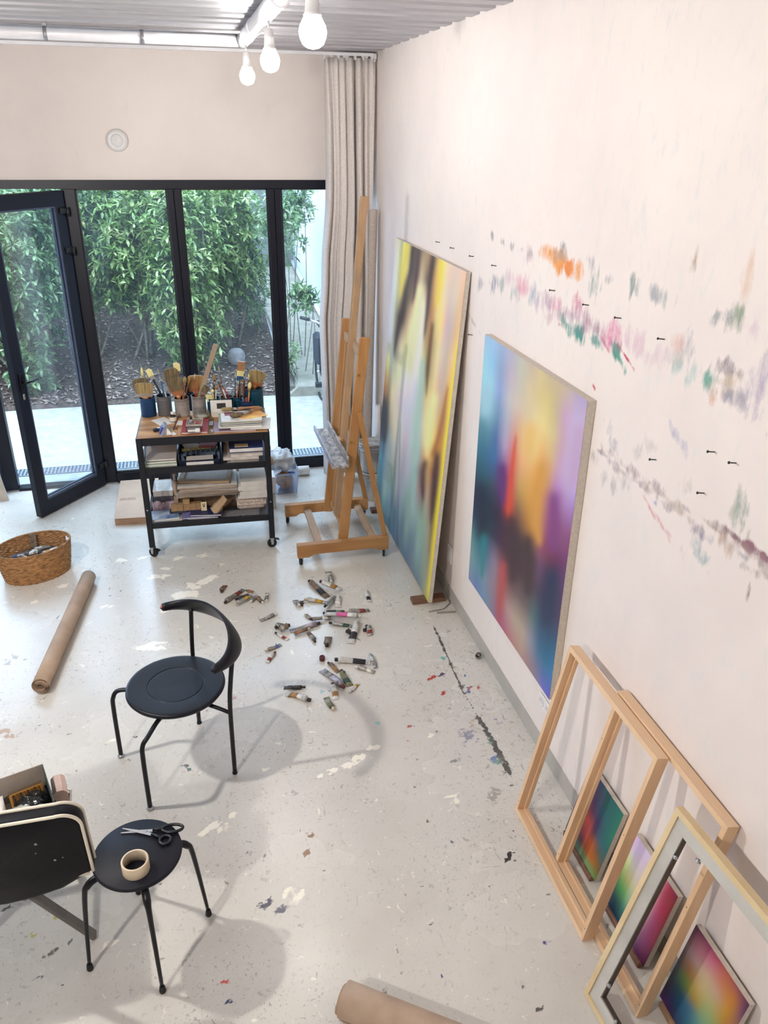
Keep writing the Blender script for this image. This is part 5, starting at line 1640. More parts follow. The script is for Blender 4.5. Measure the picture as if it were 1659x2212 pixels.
t = thing('red_can', 'red can on the floor behind the cart beside the brown box', 'can', (.255, 6.93, 0))
MB().lathe([(0, 0), (.05, 0), (.052, .004), (.052, .235), (.05, .24), (0, .24)], n=24).build('can', M('red_tin', '#a8382c', .4), t)


# ------------------------------------------------------------------ black chair with a round seat
CHK = M('black_lacquer', '#10121c', .40, var=.25, scale=14, col2='#0a0b12', spec=.32)
CHT = M('black_tube_steel', '#12131a', .35, .3)
chair = thing('round_seat_chair', 'black chair with round seat, tubular legs and curved C-shaped backrest', 'chair', (-.227, 3.372, 0), math.atan2(-.3612, -.9325))
SZ = .475
MB().lathe([(0, SZ - .040), (.205, SZ - .038), (.236, SZ - .028), (.2455, SZ - .014), (.2440, SZ - .004), (.236, SZ), (.228, SZ + .0002), (.190, SZ - .0012), (.146, SZ - .0026), (.1425, SZ - .0028), (.1415, SZ - .0034), (.1405, SZ - .0052), (.1375, SZ - .0052), (.1365, SZ - .0034), (.1355, SZ - .003), (.132, SZ - .003), (.08, SZ - .0042), (0, SZ - .005)], n=72).build('seat', CHK, chair)
for x, y in ((.278, .2495), (.274, -.185)):
    yy = y * .78
    leg = smooth_path([(.06, yy * .55, SZ - .05), (.15, yy * .80, SZ - .047), (.235, y * .95, SZ - .052), (.268, y * .99, SZ - .085), (.276, y, SZ - .16), (.278, y, .03)], 5)
    lg = MB().tube(leg + [V3((.278, y, .012))], .0115, 12).build('leg', CHT, chair)
    MB().lathe([(.0, 0), (.015, 0), (.018, .004), (.018, .008), (.014, .013), (.0115, .016)], c=(.278, y, 0), n=16).build('foot_glide', STEEL, lg)
BZ = .742


def back_path(s):
    """s from -1 to 1 along the backrest"""
    a = s * PI * .5
    return V3((-.062 - .226 * math.cos(a), .02 + .322 * math.sin(a), BZ + .018 * math.cos(a) ** 2))


bk = MB()
NS, NR = 56, 16
vs_, fs_ = [], []
for i in range(NS + 1):
    s = -1 + 2 * i / NS
    p = back_path(s)
    tg = (back_path(min(1, s + .01)) - back_path(max(-1, s - .01))).normalized()
    nx = V3((tg.y, -tg.x, 0)).normalized()
    e = 1 - abs(s)
    hh = .0225 + .050 * (math.cos(s * PI / 2) ** 1.7)
    tt = .0205 - .007 * math.cos(s * PI / 2)
    k = min(1.0, math.sqrt(max(0.0, 1 - (1 - min(1, e / .06)) ** 2))) if e < .06 else 1.0
    lean = .55 * math.cos(s * PI / 2)
    for j in range(NR):
        a = 2 * PI * j / NR
        dz = hh * k * math.sin(a)
        vs_.append(p + nx * (tt * k * math.cos(a)) + nx * (-dz * lean * (-1)) * 1.0 + V3((0, 0, dz)))
for i in range(NS):
    for j in range(NR):
        fs_.append((i * NR + j, i * NR + (j + 1) % NR, (i + 1) * NR + (j + 1) % NR, (i + 1) * NR + j))
bk.add(vs_, fs_, True)
bk.build('backrest', CHK, chair)
for y in (-.200, .262):
    yt = -.232 if y < 0 else .268
    xt = -.062 - .226 * math.sqrt(max(0, 1 - ((yt - .02) / .322) ** 2))
    lg = MB().tube(smooth_path([(-.167, y, .012), (-.172, y, SZ - .06), (-.185, (y + yt) / 2, SZ + .1), (xt, yt, BZ - .012)], 5), .0115, 12).build('leg', CHT, chair)
    MB().lathe([(.0, 0), (.013, 0), (.014, .004), (.0115, .014)], c=(-.167, y, 0), n=14).build('foot_glide', CHT, lg)
    MB().tube(smooth_path([(-.171, y, SZ - .085), (-.13, y * .86, SZ - .062), (-.06, y * .5, SZ - .05)], 4), .010, 10).build('seat_bracket', CHT, chair)
MB().box((.125, .155, SZ - .0018), (.034, .009, .0006), rz=.5, ch=.0002).build('paint_mark', M('coral_paint', '#c25a50', .5), chair)
for x, y, c in ((.10, .205, .006), (.085, .215, .004), (.15, .12, .003)):
    MB().lathe([(c, 0), (0, .0006)], c=(x, y, SZ - .0026), n=8).build('paint_speck', M('white_speck', '#c8c8cc', .6), chair)
MB().box((-.066, -.288, BZ + .0165), (.03, .006, .0012), rz=1.2).build('paint_mark', M('coral_paint', '#c25a50', .5), chair)

# ------------------------------------------------------------------ black stool
stool = thing('stool', 'low round black stool with four splayed tapered legs', 'stool', (-.3745, 2.322, 0))
MB().lathe([(0, .474), (.150, .474), (.163, .479), (.167, .487), (.166, .495), (.161, .5), (0, .5)], n=64).build('seat', M('matt_black_vinyl', '#141520', .55, var=.3, scale=11, col2='#0d0e16', spec=.3), stool)
for fx, fy in ((-.2345, -.078), (.0445, -.236), (.2305, .060), (-.0600, .238)):
    d = V3((fx, fy, 0)).normalized()
    R0 = V3((fx, fy, 0)).length
    P = smooth_path([d * .10 + V3((0, 0, .466)), d * .150 + V3((0, 0, .462)), d * (R0 * .78) + V3((0, 0, .440)), d * (R0 * .865) + V3((0, 0, .375)), d * R0 + V3((0, 0, .022))], 6)
    lg = MB().tube(P, [.013 + .002 * math.sin(PI * min(1, i / 16)) - .006 * max(0, (i - 12) / 12) for i in range(len(P))], 12).build('leg', CHT, stool)
    MB().lathe([(0, 0), (.011, 0), (.0135, .006), (.0125, .016), (.0105, .03), (.009, .034)], c=(fx, fy, 0), n=14).build('rubber_foot', blk, lg)
# scissors
sc = thing('scissors', 'steel scissors with black handles lying open on the black stool', 'scissors', (-.343, 2.413, .5005))
o = V3((-.343, 2.413, .5005))


def P2(x, y, z=0):
    return V3((x, y, .5005 + z)) - o


BL = M('polished_blade', '#dcdde0', .25, .45, .04)
for tip, h, z in (((-.440, 2.428), (-.302, 2.411), .0008), ((-.435, 2.448), (-.318, 2.390), .0030)):
    a, b = P2(*tip), P2(*h)
    ax = (b - a).normalized()
    S = V3((0, 0, 1)).cross(ax)
    L = (b - a).length
    MB().prism([(-.001, 0), (.003, 0), (.0085, L * .5), (.007, L), (-.006, L), (-.0045, L * .5)], a + V3((0, 0, z)), S, ax, (0, 0, .002)).build('blade', BL, sc)
MB().lathe([(.005, 0), (.005, .001), (.003, .002), (0, .002)], c=P2(-.343, 2.413, .005), n=12).build('pivot_screw', STEEL, sc)
PL = M('black_plastic', '#111218', .3)


def ring(cx, cy, rx, ry, turn, r):
    return [P2(cx + rx * math.cos(a) * math.cos(turn) - ry * math.sin(a) * math.sin(turn), cy + rx * math.cos(a) * math.sin(turn) + ry * math.sin(a) * math.cos(turn), .008) for a in [2 * PI * i / 28 for i in range(28)]]


MB().tube(ring(-.242, 2.402, .040, .019, -.12, 0), .0062, 8, closed=True).tube([P2(-.318, 2.412, .006), P2(-.282, 2.408, .008)], [.006, .007], 8).build('handle', PL, sc)
MB().tube(ring(-.270, 2.350, .021, .021, 0, 0), .0062, 8, closed=True).tube([P2(-.322, 2.392, .006), P2(-.287, 2.366, .008)], [.006, .007], 8).build('handle', PL, sc)
t = thing('tape_roll', 'roll of cream masking tape standing on the black stool', 'tape', (-.375, 2.240, .5))
MB().lathe([(.0440, .0005), (.0495, .0005), (.0500, .002), (.0500, .0505), (.0495, .0515), (.0440, .0515)], n=56, caps=False).build('tape', M('masking_tape', '#dcc9ae', .6, var=.05), t)
MB().lathe([(.0440, .0515), (.0425, .0505), (.0425, .001), (.0440, .0005)], n=56, caps=False).build('cardboard_core', M('tan_core', '#bfae98', .8), t)

# ------------------------------------------------------------------ lounge chair seen from behind, box on its seat
lc = thing('lounge_chair', 'black vinyl chair with white piping, seen from behind at lower left', 'chair', (-.82, 2.45, 0))
VIN = M('black_vinyl', '#07080f', .48, var=.2, scale=60, bump=.12, spec=.2)
PIP = M('cream_piping', '#e6dccb', .5, var=.03)
tilt = -.06


def bp(u, w, d):
    """u across (-1..1), w up (0..1), d through the back (0 rear .. 1 front) -> world"""
    hw = .292
    x = -.795 + u * hw
    z = .560 + w * .395 - .035 * (1 - w) * (1 - u * u) * 0
    yy = 2.170 - .035 * (1 - u * u) + d * .055 + w * (-.045)
    return V3((x, yy, z))


def outline(n=18, r=.20, hi=.965, lo=0.0):
    """rounded panel outline in (u, w)"""
    pts = []
    ru, rw = .26, .21
    pts += [(1, .16), (1, .35), (1, .55), (1, .70)]
    for i in range(n + 1):
        a = PI / 2 * i / n
        pts.append((1 - ru + ru * math.cos(a), 1 - rw + rw * math.sin(a)))
    for i in range(n + 1):
        a = PI / 2 + PI / 2 * i / n
        pts.append((-1 + ru + ru * math.cos(a), 1 - rw + rw * math.sin(a)))
    pts += [(-1, .70), (-1, .55), (-1, .35), (-1, .16)]
    for i in range(7):
        u = -1 + .04 + i / 6 * 1.92
        pts.append((u, .10 - .10 * (1 - u * u) if 0 < i < 6 else .14))
    return pts


OL = outline()
cu_, cw_ = 0.0, .5


def ins(p, k):
    return (cu_ + (p[0] - cu_) * k, cw_ + (p[1] - cw_) * k)


b = MB()
rings = [(.0, .0, 0), (.5, .0, 0), (.93, 0, 0), (.985, .06, 0), (1.0, .25, 0), (1.0, .75, 0), (.985, .94, 0), (.93, 1.0, 0), (.5, 1.0, 0), (0, 1.0, 0)]
n = len(OL)
vs_, fs_ = [], []
for k, d, _ in rings:
    for p in OL:
        q = ins(p, k)
        vs_.append(bp(q[0], q[1], d))
for i in range(len(rings) - 1):
    for j in range(n):
        fs_.append((i * n + j, (i + 1) * n + j, (i + 1) * n + (j + 1) % n, i * n + (j + 1) % n))
b.add(vs_, fs_, True)
b.build('backrest', VIN, lc, world=True)
top = [p for p in OL if p[1] > .12]
for d in (-.03, 1.03):
    MB().tube([bp(*ins(p, .995), d) for p in top], .0058, 8).build('piping', PIP, lc, world=True)
b = MB()
st = MB()
st.box((-.915, 2.50, .445), (.54, .50, .07), rz=.08, ch=.03)
st.build('seat', VIN, lc, world=True)
MB().tube([V3((-.915, 2.50, .468)) + Matrix.Rotation(.08, 3, 'Z') @ V3((x * .27, y * .25, 0)) for x, y in ((-.9, -1), (.9, -1), (1, -.9), (1, .9), (.9, 1), (-.9, 1), (-1, .9), (-1, -.9))], .0055, 8, closed=True).build('piping', PIP, lc, world=True)
GRL = M('grey_steel_leg', '#6e6a66', .45, .3, var=.08)
for sx in (-1, 1):
    MB().bar((-.915 + sx * .12, 2.27, .425), (-.80 + sx * .12, 2.20, .60), .035, .012, x=(1, 0, 0)).build('back_bracket', GRL, lc, world=True)
for a, c in (((-.80, 2.33, .412), (-.603, 2.388, .0)), ((-.80, 2.60, .412), (-.70, 2.74, 0)), ((-1.03, 2.33, .412), (-1.23, 2.24, 0)), ((-1.03, 2.60, .412), (-1.2, 2.72, 0))):
    MB().bar(V3(a), V3(c) + V3((0, 0, .006)), .040, .022, x=(0, 1, 0), ch=.004).build('leg', GRL, lc, world=True)
for x, z, s in ((-.652, .845, .012), (-.66, .80, .006), (-.61, .74, .010), (-.585, .742, .006)):
    u = (x + .795) / .292
    MB().lathe([(s * .5, 0), (0, .0008)], c=bp(u, (z - .56) / .395, -.014), n=7, axis=(0, -1, 0)).build('scuff', M('grey_scuff', '#8a8e96', .6), lc, world=True)

bxt = thing('open_box', 'open cardboard box on the seat of the black vinyl chair', 'box', (-.753, 2.762, .4805), .316)
IN = M('grey_beige_card', '#b0a498', .8, var=.06)
OUT = M('dark_green_patterned_card', '#39443f', .7, var=.5, scale=40, col2='#1c2422')
W_, D_, H_, T_ = .40, .24, .140, .004
MB().box((-W_ / 2, -D_ / 2, .002), (W_, D_, .004)).build('bottom', IN, bxt)
MB().box((-W_ / 2, -.002, H_ / 2 + .002), (W_, T_, H_ - .004)).build('back_wall', IN, bxt)
MB().box((-.002, -D_ / 2, H_ / 2), (T_, D_ - 2 * T_, H_ - .004)).build('side_wall', OUT, bxt)
MB().box((-W_ + .002, -D_ / 2, H_ / 2), (T_, D_ - 2 * T_, H_ - .004)).build('side_wall', IN, bxt)
MB().box((-W_ / 2, -D_ + .002, H_ * .3), (W_, T_, H_ * .6)).build('front_wall', OUT, bxt)


def in_box(name, label, cat, x, y, z, turn=0.0):
    return thing(name, label, cat, Matrix.Translation((-.753, 2.762, .4805)) @ Matrix.Rotation(.316, 4, 'Z') @ V3((x, y, z)), .316 + turn)


t = in_box('bit_case', 'clear lidded case of yellow and black bits in the open box', 'case', -.085, -.085, .072, .05)
R1 = Matrix.Rotation(.55, 3, 'X')
tr_ = MB().box(R1 @ V3((0, 0, .006)), (.125, .06, .012), R=R1, ch=.003).build('tray', M('yellow_plastic', '#c9962e', .35), t)
for i in range(8):
    p = V3((-.048 + .0137 * i, 0, .018))
    MB().tube([R1 @ (p + V3((0, -.024, 0))), R1 @ (p + V3((0, .022, 0)))], .0045, 8).build('bit', M('brass_bit', '#6e5228', .4, .5) if i % 2 else M('dark_bit', '#2a221a', .4, .5), tr_)
MB().box(R1 @ V3((0, .006, .028)), (.13, .066, .016), R=R1, ch=.004).build('lid', clear('tinted_lid', tint=(.9, .82, .72), haze=.08), t)
t = in_box('battery_pack', 'dark pack lying under the bit case in the open box', 'pack', -.075, -.085, .005)
MB().box((0, 0, .02), (.14, .11, .04), ch=.006).build('pack', PL, t)
lump('black_bag', 'black shiny plastic bag at the front of the open box', (-.785, 2.625, .535), (.07, .045, .045), M('shiny_black_bag', '#171a1e', .2, var=.4, scale=20, bump=.7), 'bag', 12, .35)
lump('dark_green_wrapper', 'dark green crinkled wrapper in front of the open box', (-.80, 2.545, .535), (.10, .05, .05), M('dark_green_wrapper', '#26332e', .3, var=.5, scale=16, bump=.6, col2='#c4c4b8'), 'wrapper', 14, .4)
t = in_box('crumpled_papers', 'white crumpled papers at the left in the open box', 'paper', -.26, -.11, .006)
for k in range(3):
    MB().sheet(lambda u, v: (-.09 + .18 * u, -.07 + .14 * v, .03 + .025 * k + .02 * noise.noise((u * 3 + k, v * 3, k))), 10, 8, th=.001).build('sheet', PAPER, t)
t = in_box('small_carton', 'pink beige rounded carton beside the open box', 'carton', .036, -.085, .002, -.1)
MB().prism([(-.028, 0), (.028, 0), (.028, .07), (.012, .085), (-.012, .085), (-.028, .07)], (0, .05, 0), (1, 0, 0), (0, 0, 1), (0, -.10, 0)).build('carton', M('pink_beige_card', '#cdb2a4', .7), t)

# ------------------------------------------------------------------ woven basket with tubes
bas = thing('woven_basket', 'oval woven seagrass basket on the floor at the left', 'basket', (-1.255, 5.585, 0), .42)
WEV = M('seagrass', '#b58756', .75, var=.35, scale=30, col2='#6e4a2c', stretch=(1, 1, 3))
BA, BB, BH = .262, .190, .235


def bas_pt(a, z, k=1.0):
    f = .86 + .14 * (z / BH) ** .7
    return V3((BA * f * k * math.cos(a), BB * f * k * math.sin(a), z))


rows = 23
b = MB()
for i in range(rows):
    z = .006 + (BH - .012) * i / (rows - 1)
    seg = 72
    ringp = []
    gap = 17 <= i <= 20
    run = []
    for j in range(seg):
        a = 2 * PI * j / seg
        near_handle = gap and (abs((a + PI) % (2 * PI) - PI) < .32 or abs(a - PI) < .32)
        k = 1 + .012 * (1 if (j + i) % 2 else -1)
        p = bas_pt(a, z + .0022 * math.sin(j * 2.3 + i), k)
        run.append((None if near_handle else p))
    if not gap:
        b.tube(run, .0058, 5, closed=True)
    else:
        s0 = next(j for j in range(seg) if run[j] is None)
        cur = []
        for j in range(seg + 1):
            p = run[(s0 + j) % seg]
            if p is None:
                if len(cur) > 2:
                    b.tube(cur, .0058, 5)
                cur = []
            else:
                cur.append(p)
        if len(cur) > 2:
            b.tube(cur, .0058, 5)
b.build('woven_wall', WEV, bas, kind='stuff')
MB().tube([bas_pt(2 * PI * j / 64, BH + .002) for j in range(64)], .0075, 7, closed=True).build('rim', M('bound_rim', '#a67c52', .7, var=.25, scale=40), bas)
for s in (0, PI):
    hd = MB()
    for e in (-.33, .33):
        hd.tube([bas_pt(s + e, BH * .72), bas_pt(s + e, BH)], .008, 6)
    hd.tube([bas_pt(s + e, BH * .735) for e in (-.33, -.15, 0, .15, .33)], .008, 6)
    hd.build('handle_binding', WEV, bas)
MB().lathe([(0, .004), (.86 * BA, .004), (.86 * BA, .012), (0, .012)], n=48, sy=BB / BA).build('base', WEV, bas)


# ------------------------------------------------------------------ paint tubes
SIL = {'sil': M('crushed_aluminium', '#b9b6b2', .33, .75, var=.28, scale=30, bump=.4), 'gre': M('stained_grey_tube', '#9a938c', .45, .5, var=.3, scale=28, bump=.4), 'bro': M('brown_stained_tube', '#83705e', .5, .35, var=.4, scale=26, bump=.4, col2='#4e3a2c'), 'whi': M('white_tube_paint', '#d4d0cb', .4, .2, var=.2, scale=26, bump=.3), 'dar': M('dark_stained_tube', '#4c4640', .45, .3, var=.5, scale=30, bump=.4, col2='#1e1c1c'), 'lil': M('lilac_stained_tube', '#aba0a6', .4, .55, var=.3, scale=26, bump=.4), 'oli': M('olive_stained_tube', '#7d7a5c', .5, .35, var=.4, scale=26, bump=.4, col2='#4a4a34')}
BAND = {'yel': M('yellow_band', '#c99a2a', .45, var=.3, scale=30), 'blk': M('black_band', '#1e1c22', .4), 'whi': M('cream_band', '#ded8cc', .5, var=.25, scale=34), 'red': M('red_brown_band', '#8a3328', .5, var=.3, scale=30), 'ora': M('orange_band', '#b5682e', .5, var=.35, scale=30), 'pin': M('magenta_paint', '#d75a94', .4, var=.15, scale=20), 'grn': M('dark_green_band', '#26473e', .45, var=.3, scale=24), 'blu': M('blue_band', '#4866a8', .45, var=.2), 'gry': M('grey_print_band', '#a09c98', .5, var=.4, scale=40, col2='#4a4642'), 'bro': M('umber_band', '#6a4a34', .5, var=.4, scale=30, col2='#2e2018'), 'gol': M('ochre_band', '#98713c', .5, var=.4, scale=28, col2='#5c3c20')}
CAP = {'w': M('white_cap', '#ddd8ce', .4), 'k': M('black_cap', '#1a1618', .4), 'b': M('dark_brown_cap', '#3a2420', .45, var=.3), 'c': M('cream_cap', '#cfc2a4', .45), 'r': M('dark_red_cap', '#5e2622', .45)}


def paint_tube(x0, y0, x1, y1, W, body, band, cap, label, lift=0.0, bs=(.50, .82), crumple=1.0, tip=0.0, base=0.0, seed=0, group='paint tubes scattered on the floor'):
    A, B = V3((x0, y0, 0)), V3((x1, y1, 0))
    L = (B - A).length
    r = min(W * .42, .020)
    cl = min(.022, L * .18)
    tz = base + lift
    t = thing('paint_tube', label, 'tube', (x0, y0, tz), math.atan2(B.y - A.y, B.x - A.x), group)
    # local x runs from the cap to the crimped tail
    rs = random.Random(seed + int(x0 * 1000))

    def ringat(f):
        """cross-section at fraction f of the body (0 shoulder, 1 tail)"""
        k = f ** 1.3
        hw = r * (1 - k) + W * .5 * k
        hh = r * (1 - k) + .0028 * k
        return hw, hh

    def pt(f, a):
        hw, hh = ringat(f)
        x = cl + .006 + (L - cl - .006) * f
        n_ = crumple * .22 * noise.noise((f * 5 + seed, math.cos(a) * 1.7, math.sin(a) * 1.7 + seed * .3)) * (1 if .08 < f < .96 else .2)
        hh2 = hh * (1 + n_) if hh > .004 else hh
        bend = .004 * crumple * math.sin(3.1 * f + seed) * (1 if f < .97 else 1)
        z = hh2 * math.sin(a)
        return V3((x, hw * (1 + .5 * n_) * math.cos(a) + bend, max(hh * 1.0, .0015) + z + tip * x))

    def skin(f0, f1, m, grow=0.0):
        n = 14
        b = MB()
        vs_, fs_ = [], []
        for i in range(m + 1):
            f = f0 + (f1 - f0) * i / m
            for j in range(n):
                p = pt(f, 2 * PI * j / n)
                vs_.append(p)
        for i in range(m):
            for j in range(n):
                fs_.append((i * n + j, (i + 1) * n + j, (i + 1) * n + (j + 1) % n, i * n + (j + 1) % n))
        b.add(vs_, fs_, True)
        b.f += [tuple(range(n)), tuple(m * n + j for j in range(n - 1, -1, -1))]
        b.sm += [False, False]
        return b
    lo, hi = bs
    bd = skin(hi, 1.0, 8)
    s2 = skin(0.0, lo, 8)
    bd.add(s2.v, s2.f, True)
    # fold at the tail, and the shoulder cone
    e = pt(1.0, 0)
    bd.box((e.x - .003, e.y - W * .5, e.z + .0005), (.007, W * .98, .0065), ch=.001)
    zc = r + tip * cl
    bd.tube([(cl - .001, 0, zc), (cl + .0075, 0, zc)], [r * .45, r * .97], 14)
    bd.build('tube_body', SIL[body], t)
    skin(lo, hi, 6).build('label_band', BAND[band], t)
    cr = r * .60
    MB().lathe([(cr * .8, 0), (cr, .0015), (cr, cl - .002), (cr * .85, cl)], c=(0, 0, max(cr, r * .9)), n=14, axis=(1, 0, 0)).build('cap', CAP[cap], t)
    return t


TUBES = [(0.056, 4.987, 0.085, 5.09, 0.037), (0.07, 4.832, 0.211, 5.007, 0.04), (0.146, 4.867, 0.245, 4.929, 0.032), (0.132, 4.781, 0.26, 4.879, 0.032), (0.229, 4.933, 0.274, 4.906, 0.029), (0.246, 4.807, 0.305, 4.892, 0.036), (0.332, 4.773, 0.303, 4.877, 0.032), (0.36, 4.797, 0.37, 4.916, 0.028), (0.69, 4.998, 0.79, 4.768, 0.054), (0.846, 4.939, 0.857, 5.119, 0.054), (0.763, 4.941, 0.889, 4.817, 0.049), (0.574, 4.682, 0.561, 4.781, 0.043), (0.594, 4.685, 0.597, 4.758, 0.032), (0.616, 4.755, 0.763, 4.706, 0.04), (0.739, 4.609, 0.836, 4.751, 0.035), (0.868, 4.752, 0.836, 4.623, 0.044), (1.075, 4.784, 1.063, 4.639, 0.032), (0.411, 4.617, 0.289, 4.573, 0.031), (0.718, 4.556, 0.87, 4.557, 0.035), (0.872, 4.528, 1.04, 4.54, 0.039), (0.96, 4.424, 0.724, 4.525, 0.046), (0.738, 4.432, 0.894, 4.369, 0.034), (0.594, 4.576, 0.643, 4.501, 0.027), (0.611, 4.488, 0.763, 4.481, 0.031), (0.679, 4.438, 0.471, 4.403, 0.042), (0.379, 4.444, 0.445, 4.49, 0.053), (0.475, 4.436, 0.406, 4.418, 0.061), (0.371, 4.4, 0.447, 4.31, 0.026), (0.602, 4.381, 0.492, 4.345, 0.03), (0.612, 4.235, 0.591, 4.363, 0.033), (0.928, 4.403, 0.832, 4.178, 0.053), (0.828, 4.303, 0.862, 4.288, 0.045), (0.975, 4.338, 0.988, 4.24, 0.042), (0.676, 4.164, 0.705, 4.284, 0.051), (0.285, 4.208, 0.394, 4.264, 0.029), (0.349, 4.182, 0.283, 4.094, 0.029), (0.699, 4.012, 0.913, 3.945, 0.05), (0.927, 4.039, 0.935, 3.888, 0.029), (0.807, 3.917, 0.92, 3.851, 0.035), (0.654, 3.998, 0.706, 3.899, 0.032), (0.704, 3.728, 0.608, 3.939, 0.051), (0.719, 3.897, 0.742, 3.752, 0.042), (0.726, 3.686, 0.802, 3.76, 0.024), (0.643, 3.785, 0.638, 3.648, 0.038), (0.61, 3.548, 0.583, 3.676, 0.036), (0.482, 3.789, 0.356, 3.818, 0.031), (0.491, 3.656, 0.368, 3.762, 0.044)]
TL = [  # body, band, cap, label, lift
    ('bro', 'red', 'b', 'small dark brown paint tube, farthest left of the scattered tubes', 0),
    ('gre', 'red', 'b', 'long grey-brown tube with a dark cap behind the chair back', 0),
    ('dar', 'bro', 'k', 'dark tube half under the others in the left cluster', 0),
    ('sil', 'yel', 'c', 'silver tube with a yellow end in the left cluster', .018),
    ('bro', 'ora', 'b', 'small orange-brown tube at the back of the left cluster', .024),
    ('gre', 'gry', 'w', 'grey tube pointing back in the left cluster', 0),
    ('bro', 'gol', 'w', 'brown tube with a white cap at the right of the left cluster', 0),
    ('gre', 'whi', 'w', 'small grey tube alone right of the left cluster, white cap down', 0),
    ('bro', 'blk', 'k', 'big brown and silver tube with a black band, black cap up', 0),
    ('sil', 'whi', 'w', 'large silver tube farthest back of the scattered tubes', 0),
    ('whi', 'gol', 'b', 'brown topped white tube crossing the black banded one', .020),
    ('sil', 'gry', 'w', 'squat silver tube with a white cap left of the yellow tube', 0),
    ('dar', 'bro', 'b', 'small dark brown tube at the left end of the yellow tube', 0),
    ('whi', 'yel', 'c', 'tube with a yellow ochre label lying level in the pile', 0),
    ('sil', 'gry', 'k', 'silver tube with a dark cap pointing to the front', .016),
    ('whi', 'whi', 'w', 'white and silver tube standing out right of the yellow one', 0),
    ('whi', 'blk', 'w', 'lone white tube with a black band near the tall painting', 0),
    ('gre', 'gry', 'w', 'grey tube lying alone left of the main pile', 0),
    ('dar', 'gry', 'k', 'dark capped long tube at the back of the magenta one', 0),
    ('sil', 'red', 'c', 'long silver tube pointing right behind the magenta smear', 0),
    ('whi', 'pin', 'w', 'white tube smeared with magenta paint', .022),
    ('sil', 'grn', 'k', 'silver tube with a dark green end under the magenta one', 0),
    ('gre', 'gry', 'c', 'thin grey tube behind the long lilac-grey tube', 0),
    ('gre', 'whi', 'b', 'narrow cream and grey tube in the middle of the pile', .012),
    ('lil', 'gry', 'b', 'long lilac-grey tube in the middle of the pile', 0),
    ('sil', 'bro', 'b', 'crumpled silver and brown tube at the left of the pile', 0),
    ('bro', 'gry', 'b', 'badly crushed brown tube beside the crumpled silver one', .012),
    ('whi', 'red', 'b', 'cream tube with red dots at the lower left of the pile', 0),
    ('bro', 'ora', 'c', 'rust brown tube with an orange shoulder below the lilac one', .010),
    ('gre', 'bro', 'b', 'grey-brown tube pointing forward below the rust brown one', 0),
    ('whi', 'blk', 'w', 'large white tube with a black band and flared silver tail', 0),
    ('dar', 'blk', 'k', 'short dark tube under the large black banded white tube', 0),
    ('sil', 'red', 'k', 'tapered silver tube with a dark red band at the right', 0),
    ('gre', 'bro', 'b', 'short fat tube standing toward the camera, brown cap in front', 0),
    ('gre', 'blu', 'c', 'grey tube with a blue label left of centre', 0),
    ('whi', 'red', 'r', 'cream tube with a dark red cap beside the blue labelled one', 0),
    ('whi', 'blk', 'k', 'large white tube with a wide black end', 0),
    ('sil', 'gry', 'w', 'silver tube with a white cap pointing back at the right end', 0),
    ('sil', 'whi', 'w', 'silver tube with a white cap in front of the black ended one', 0),
    ('bro', 'gol', 'b', 'ochre brown tube with a brown cap behind the large lilac tube', 0),
    ('lil', 'gry', 'r', 'largest lilac silver tube with a dark red cap in front', 0),
    ('oli', 'grn', 'b', 'olive green stained tube right of the large lilac one', 0),
    ('whi', 'yel', 'w', 'small white tube with a yellow ring and white cap', 0),
    ('whi', 'gol', 'b', 'brown and white tube below the large lilac one', 0),
    ('oli', 'gry', 'c', 'grey-olive tube with a cream cap, nearest of all the tubes', 0),
    ('dar', 'blk', 'b', 'dark tube with a brown cap at the lower left', 0),
    ('whi', 'gol', 'b', 'white tube with black print and a brown cap at the front left', 0)]
for i, (g, (bo_, ba_, ca_, lab, lift)) in enumerate(zip(TUBES, TL)):
    crm = 2.2 if i in (25, 26, 32) else 1.0
    paint_tube(*g, bo_, ba_, ca_, lab, lift, crumple=crm, seed=i + 1, bs=(.45, .85) if i in (13, 36, 46) else (.5, .8) if i != 20 else (.30, .62))
t = thing('loose_cap', 'loose dark red cap lying alone behind the front tubes', 'cap', (.626, 4.046, 0))
MB().lathe([(0, 0), (.016, 0), (.018, .003), (.018, .026), (.015, .030), (.010, .030), (.010, .012), (0, .012)], c=(0, 0, 0), n=18).build('cap', CAP['r'], t)
t = thing('loose_cap', 'small dark cap lying right of the large white tube', 'cap', (.955, 4.30, 0))
MB().lathe([(0, 0), (.011, 0), (.012, .002), (.012, .016), (0, .018)], n=16).build('cap', CAP['k'], t)
t = thing('pot_cap', 'small grey ring cap on the floor against the baseboard', 'cap', (1.600, 3.862, 0))
MB().lathe([(.010, 0), (.016, 0), (.018, .003), (.018, .026), (.015, .028), (.010, .024)], c=(0, 0, .018), n=20, axis=(-.5, -.75, .2), caps=False).build('cap', M('dark_grey_metal', '#6a6866', .4, .5), t)
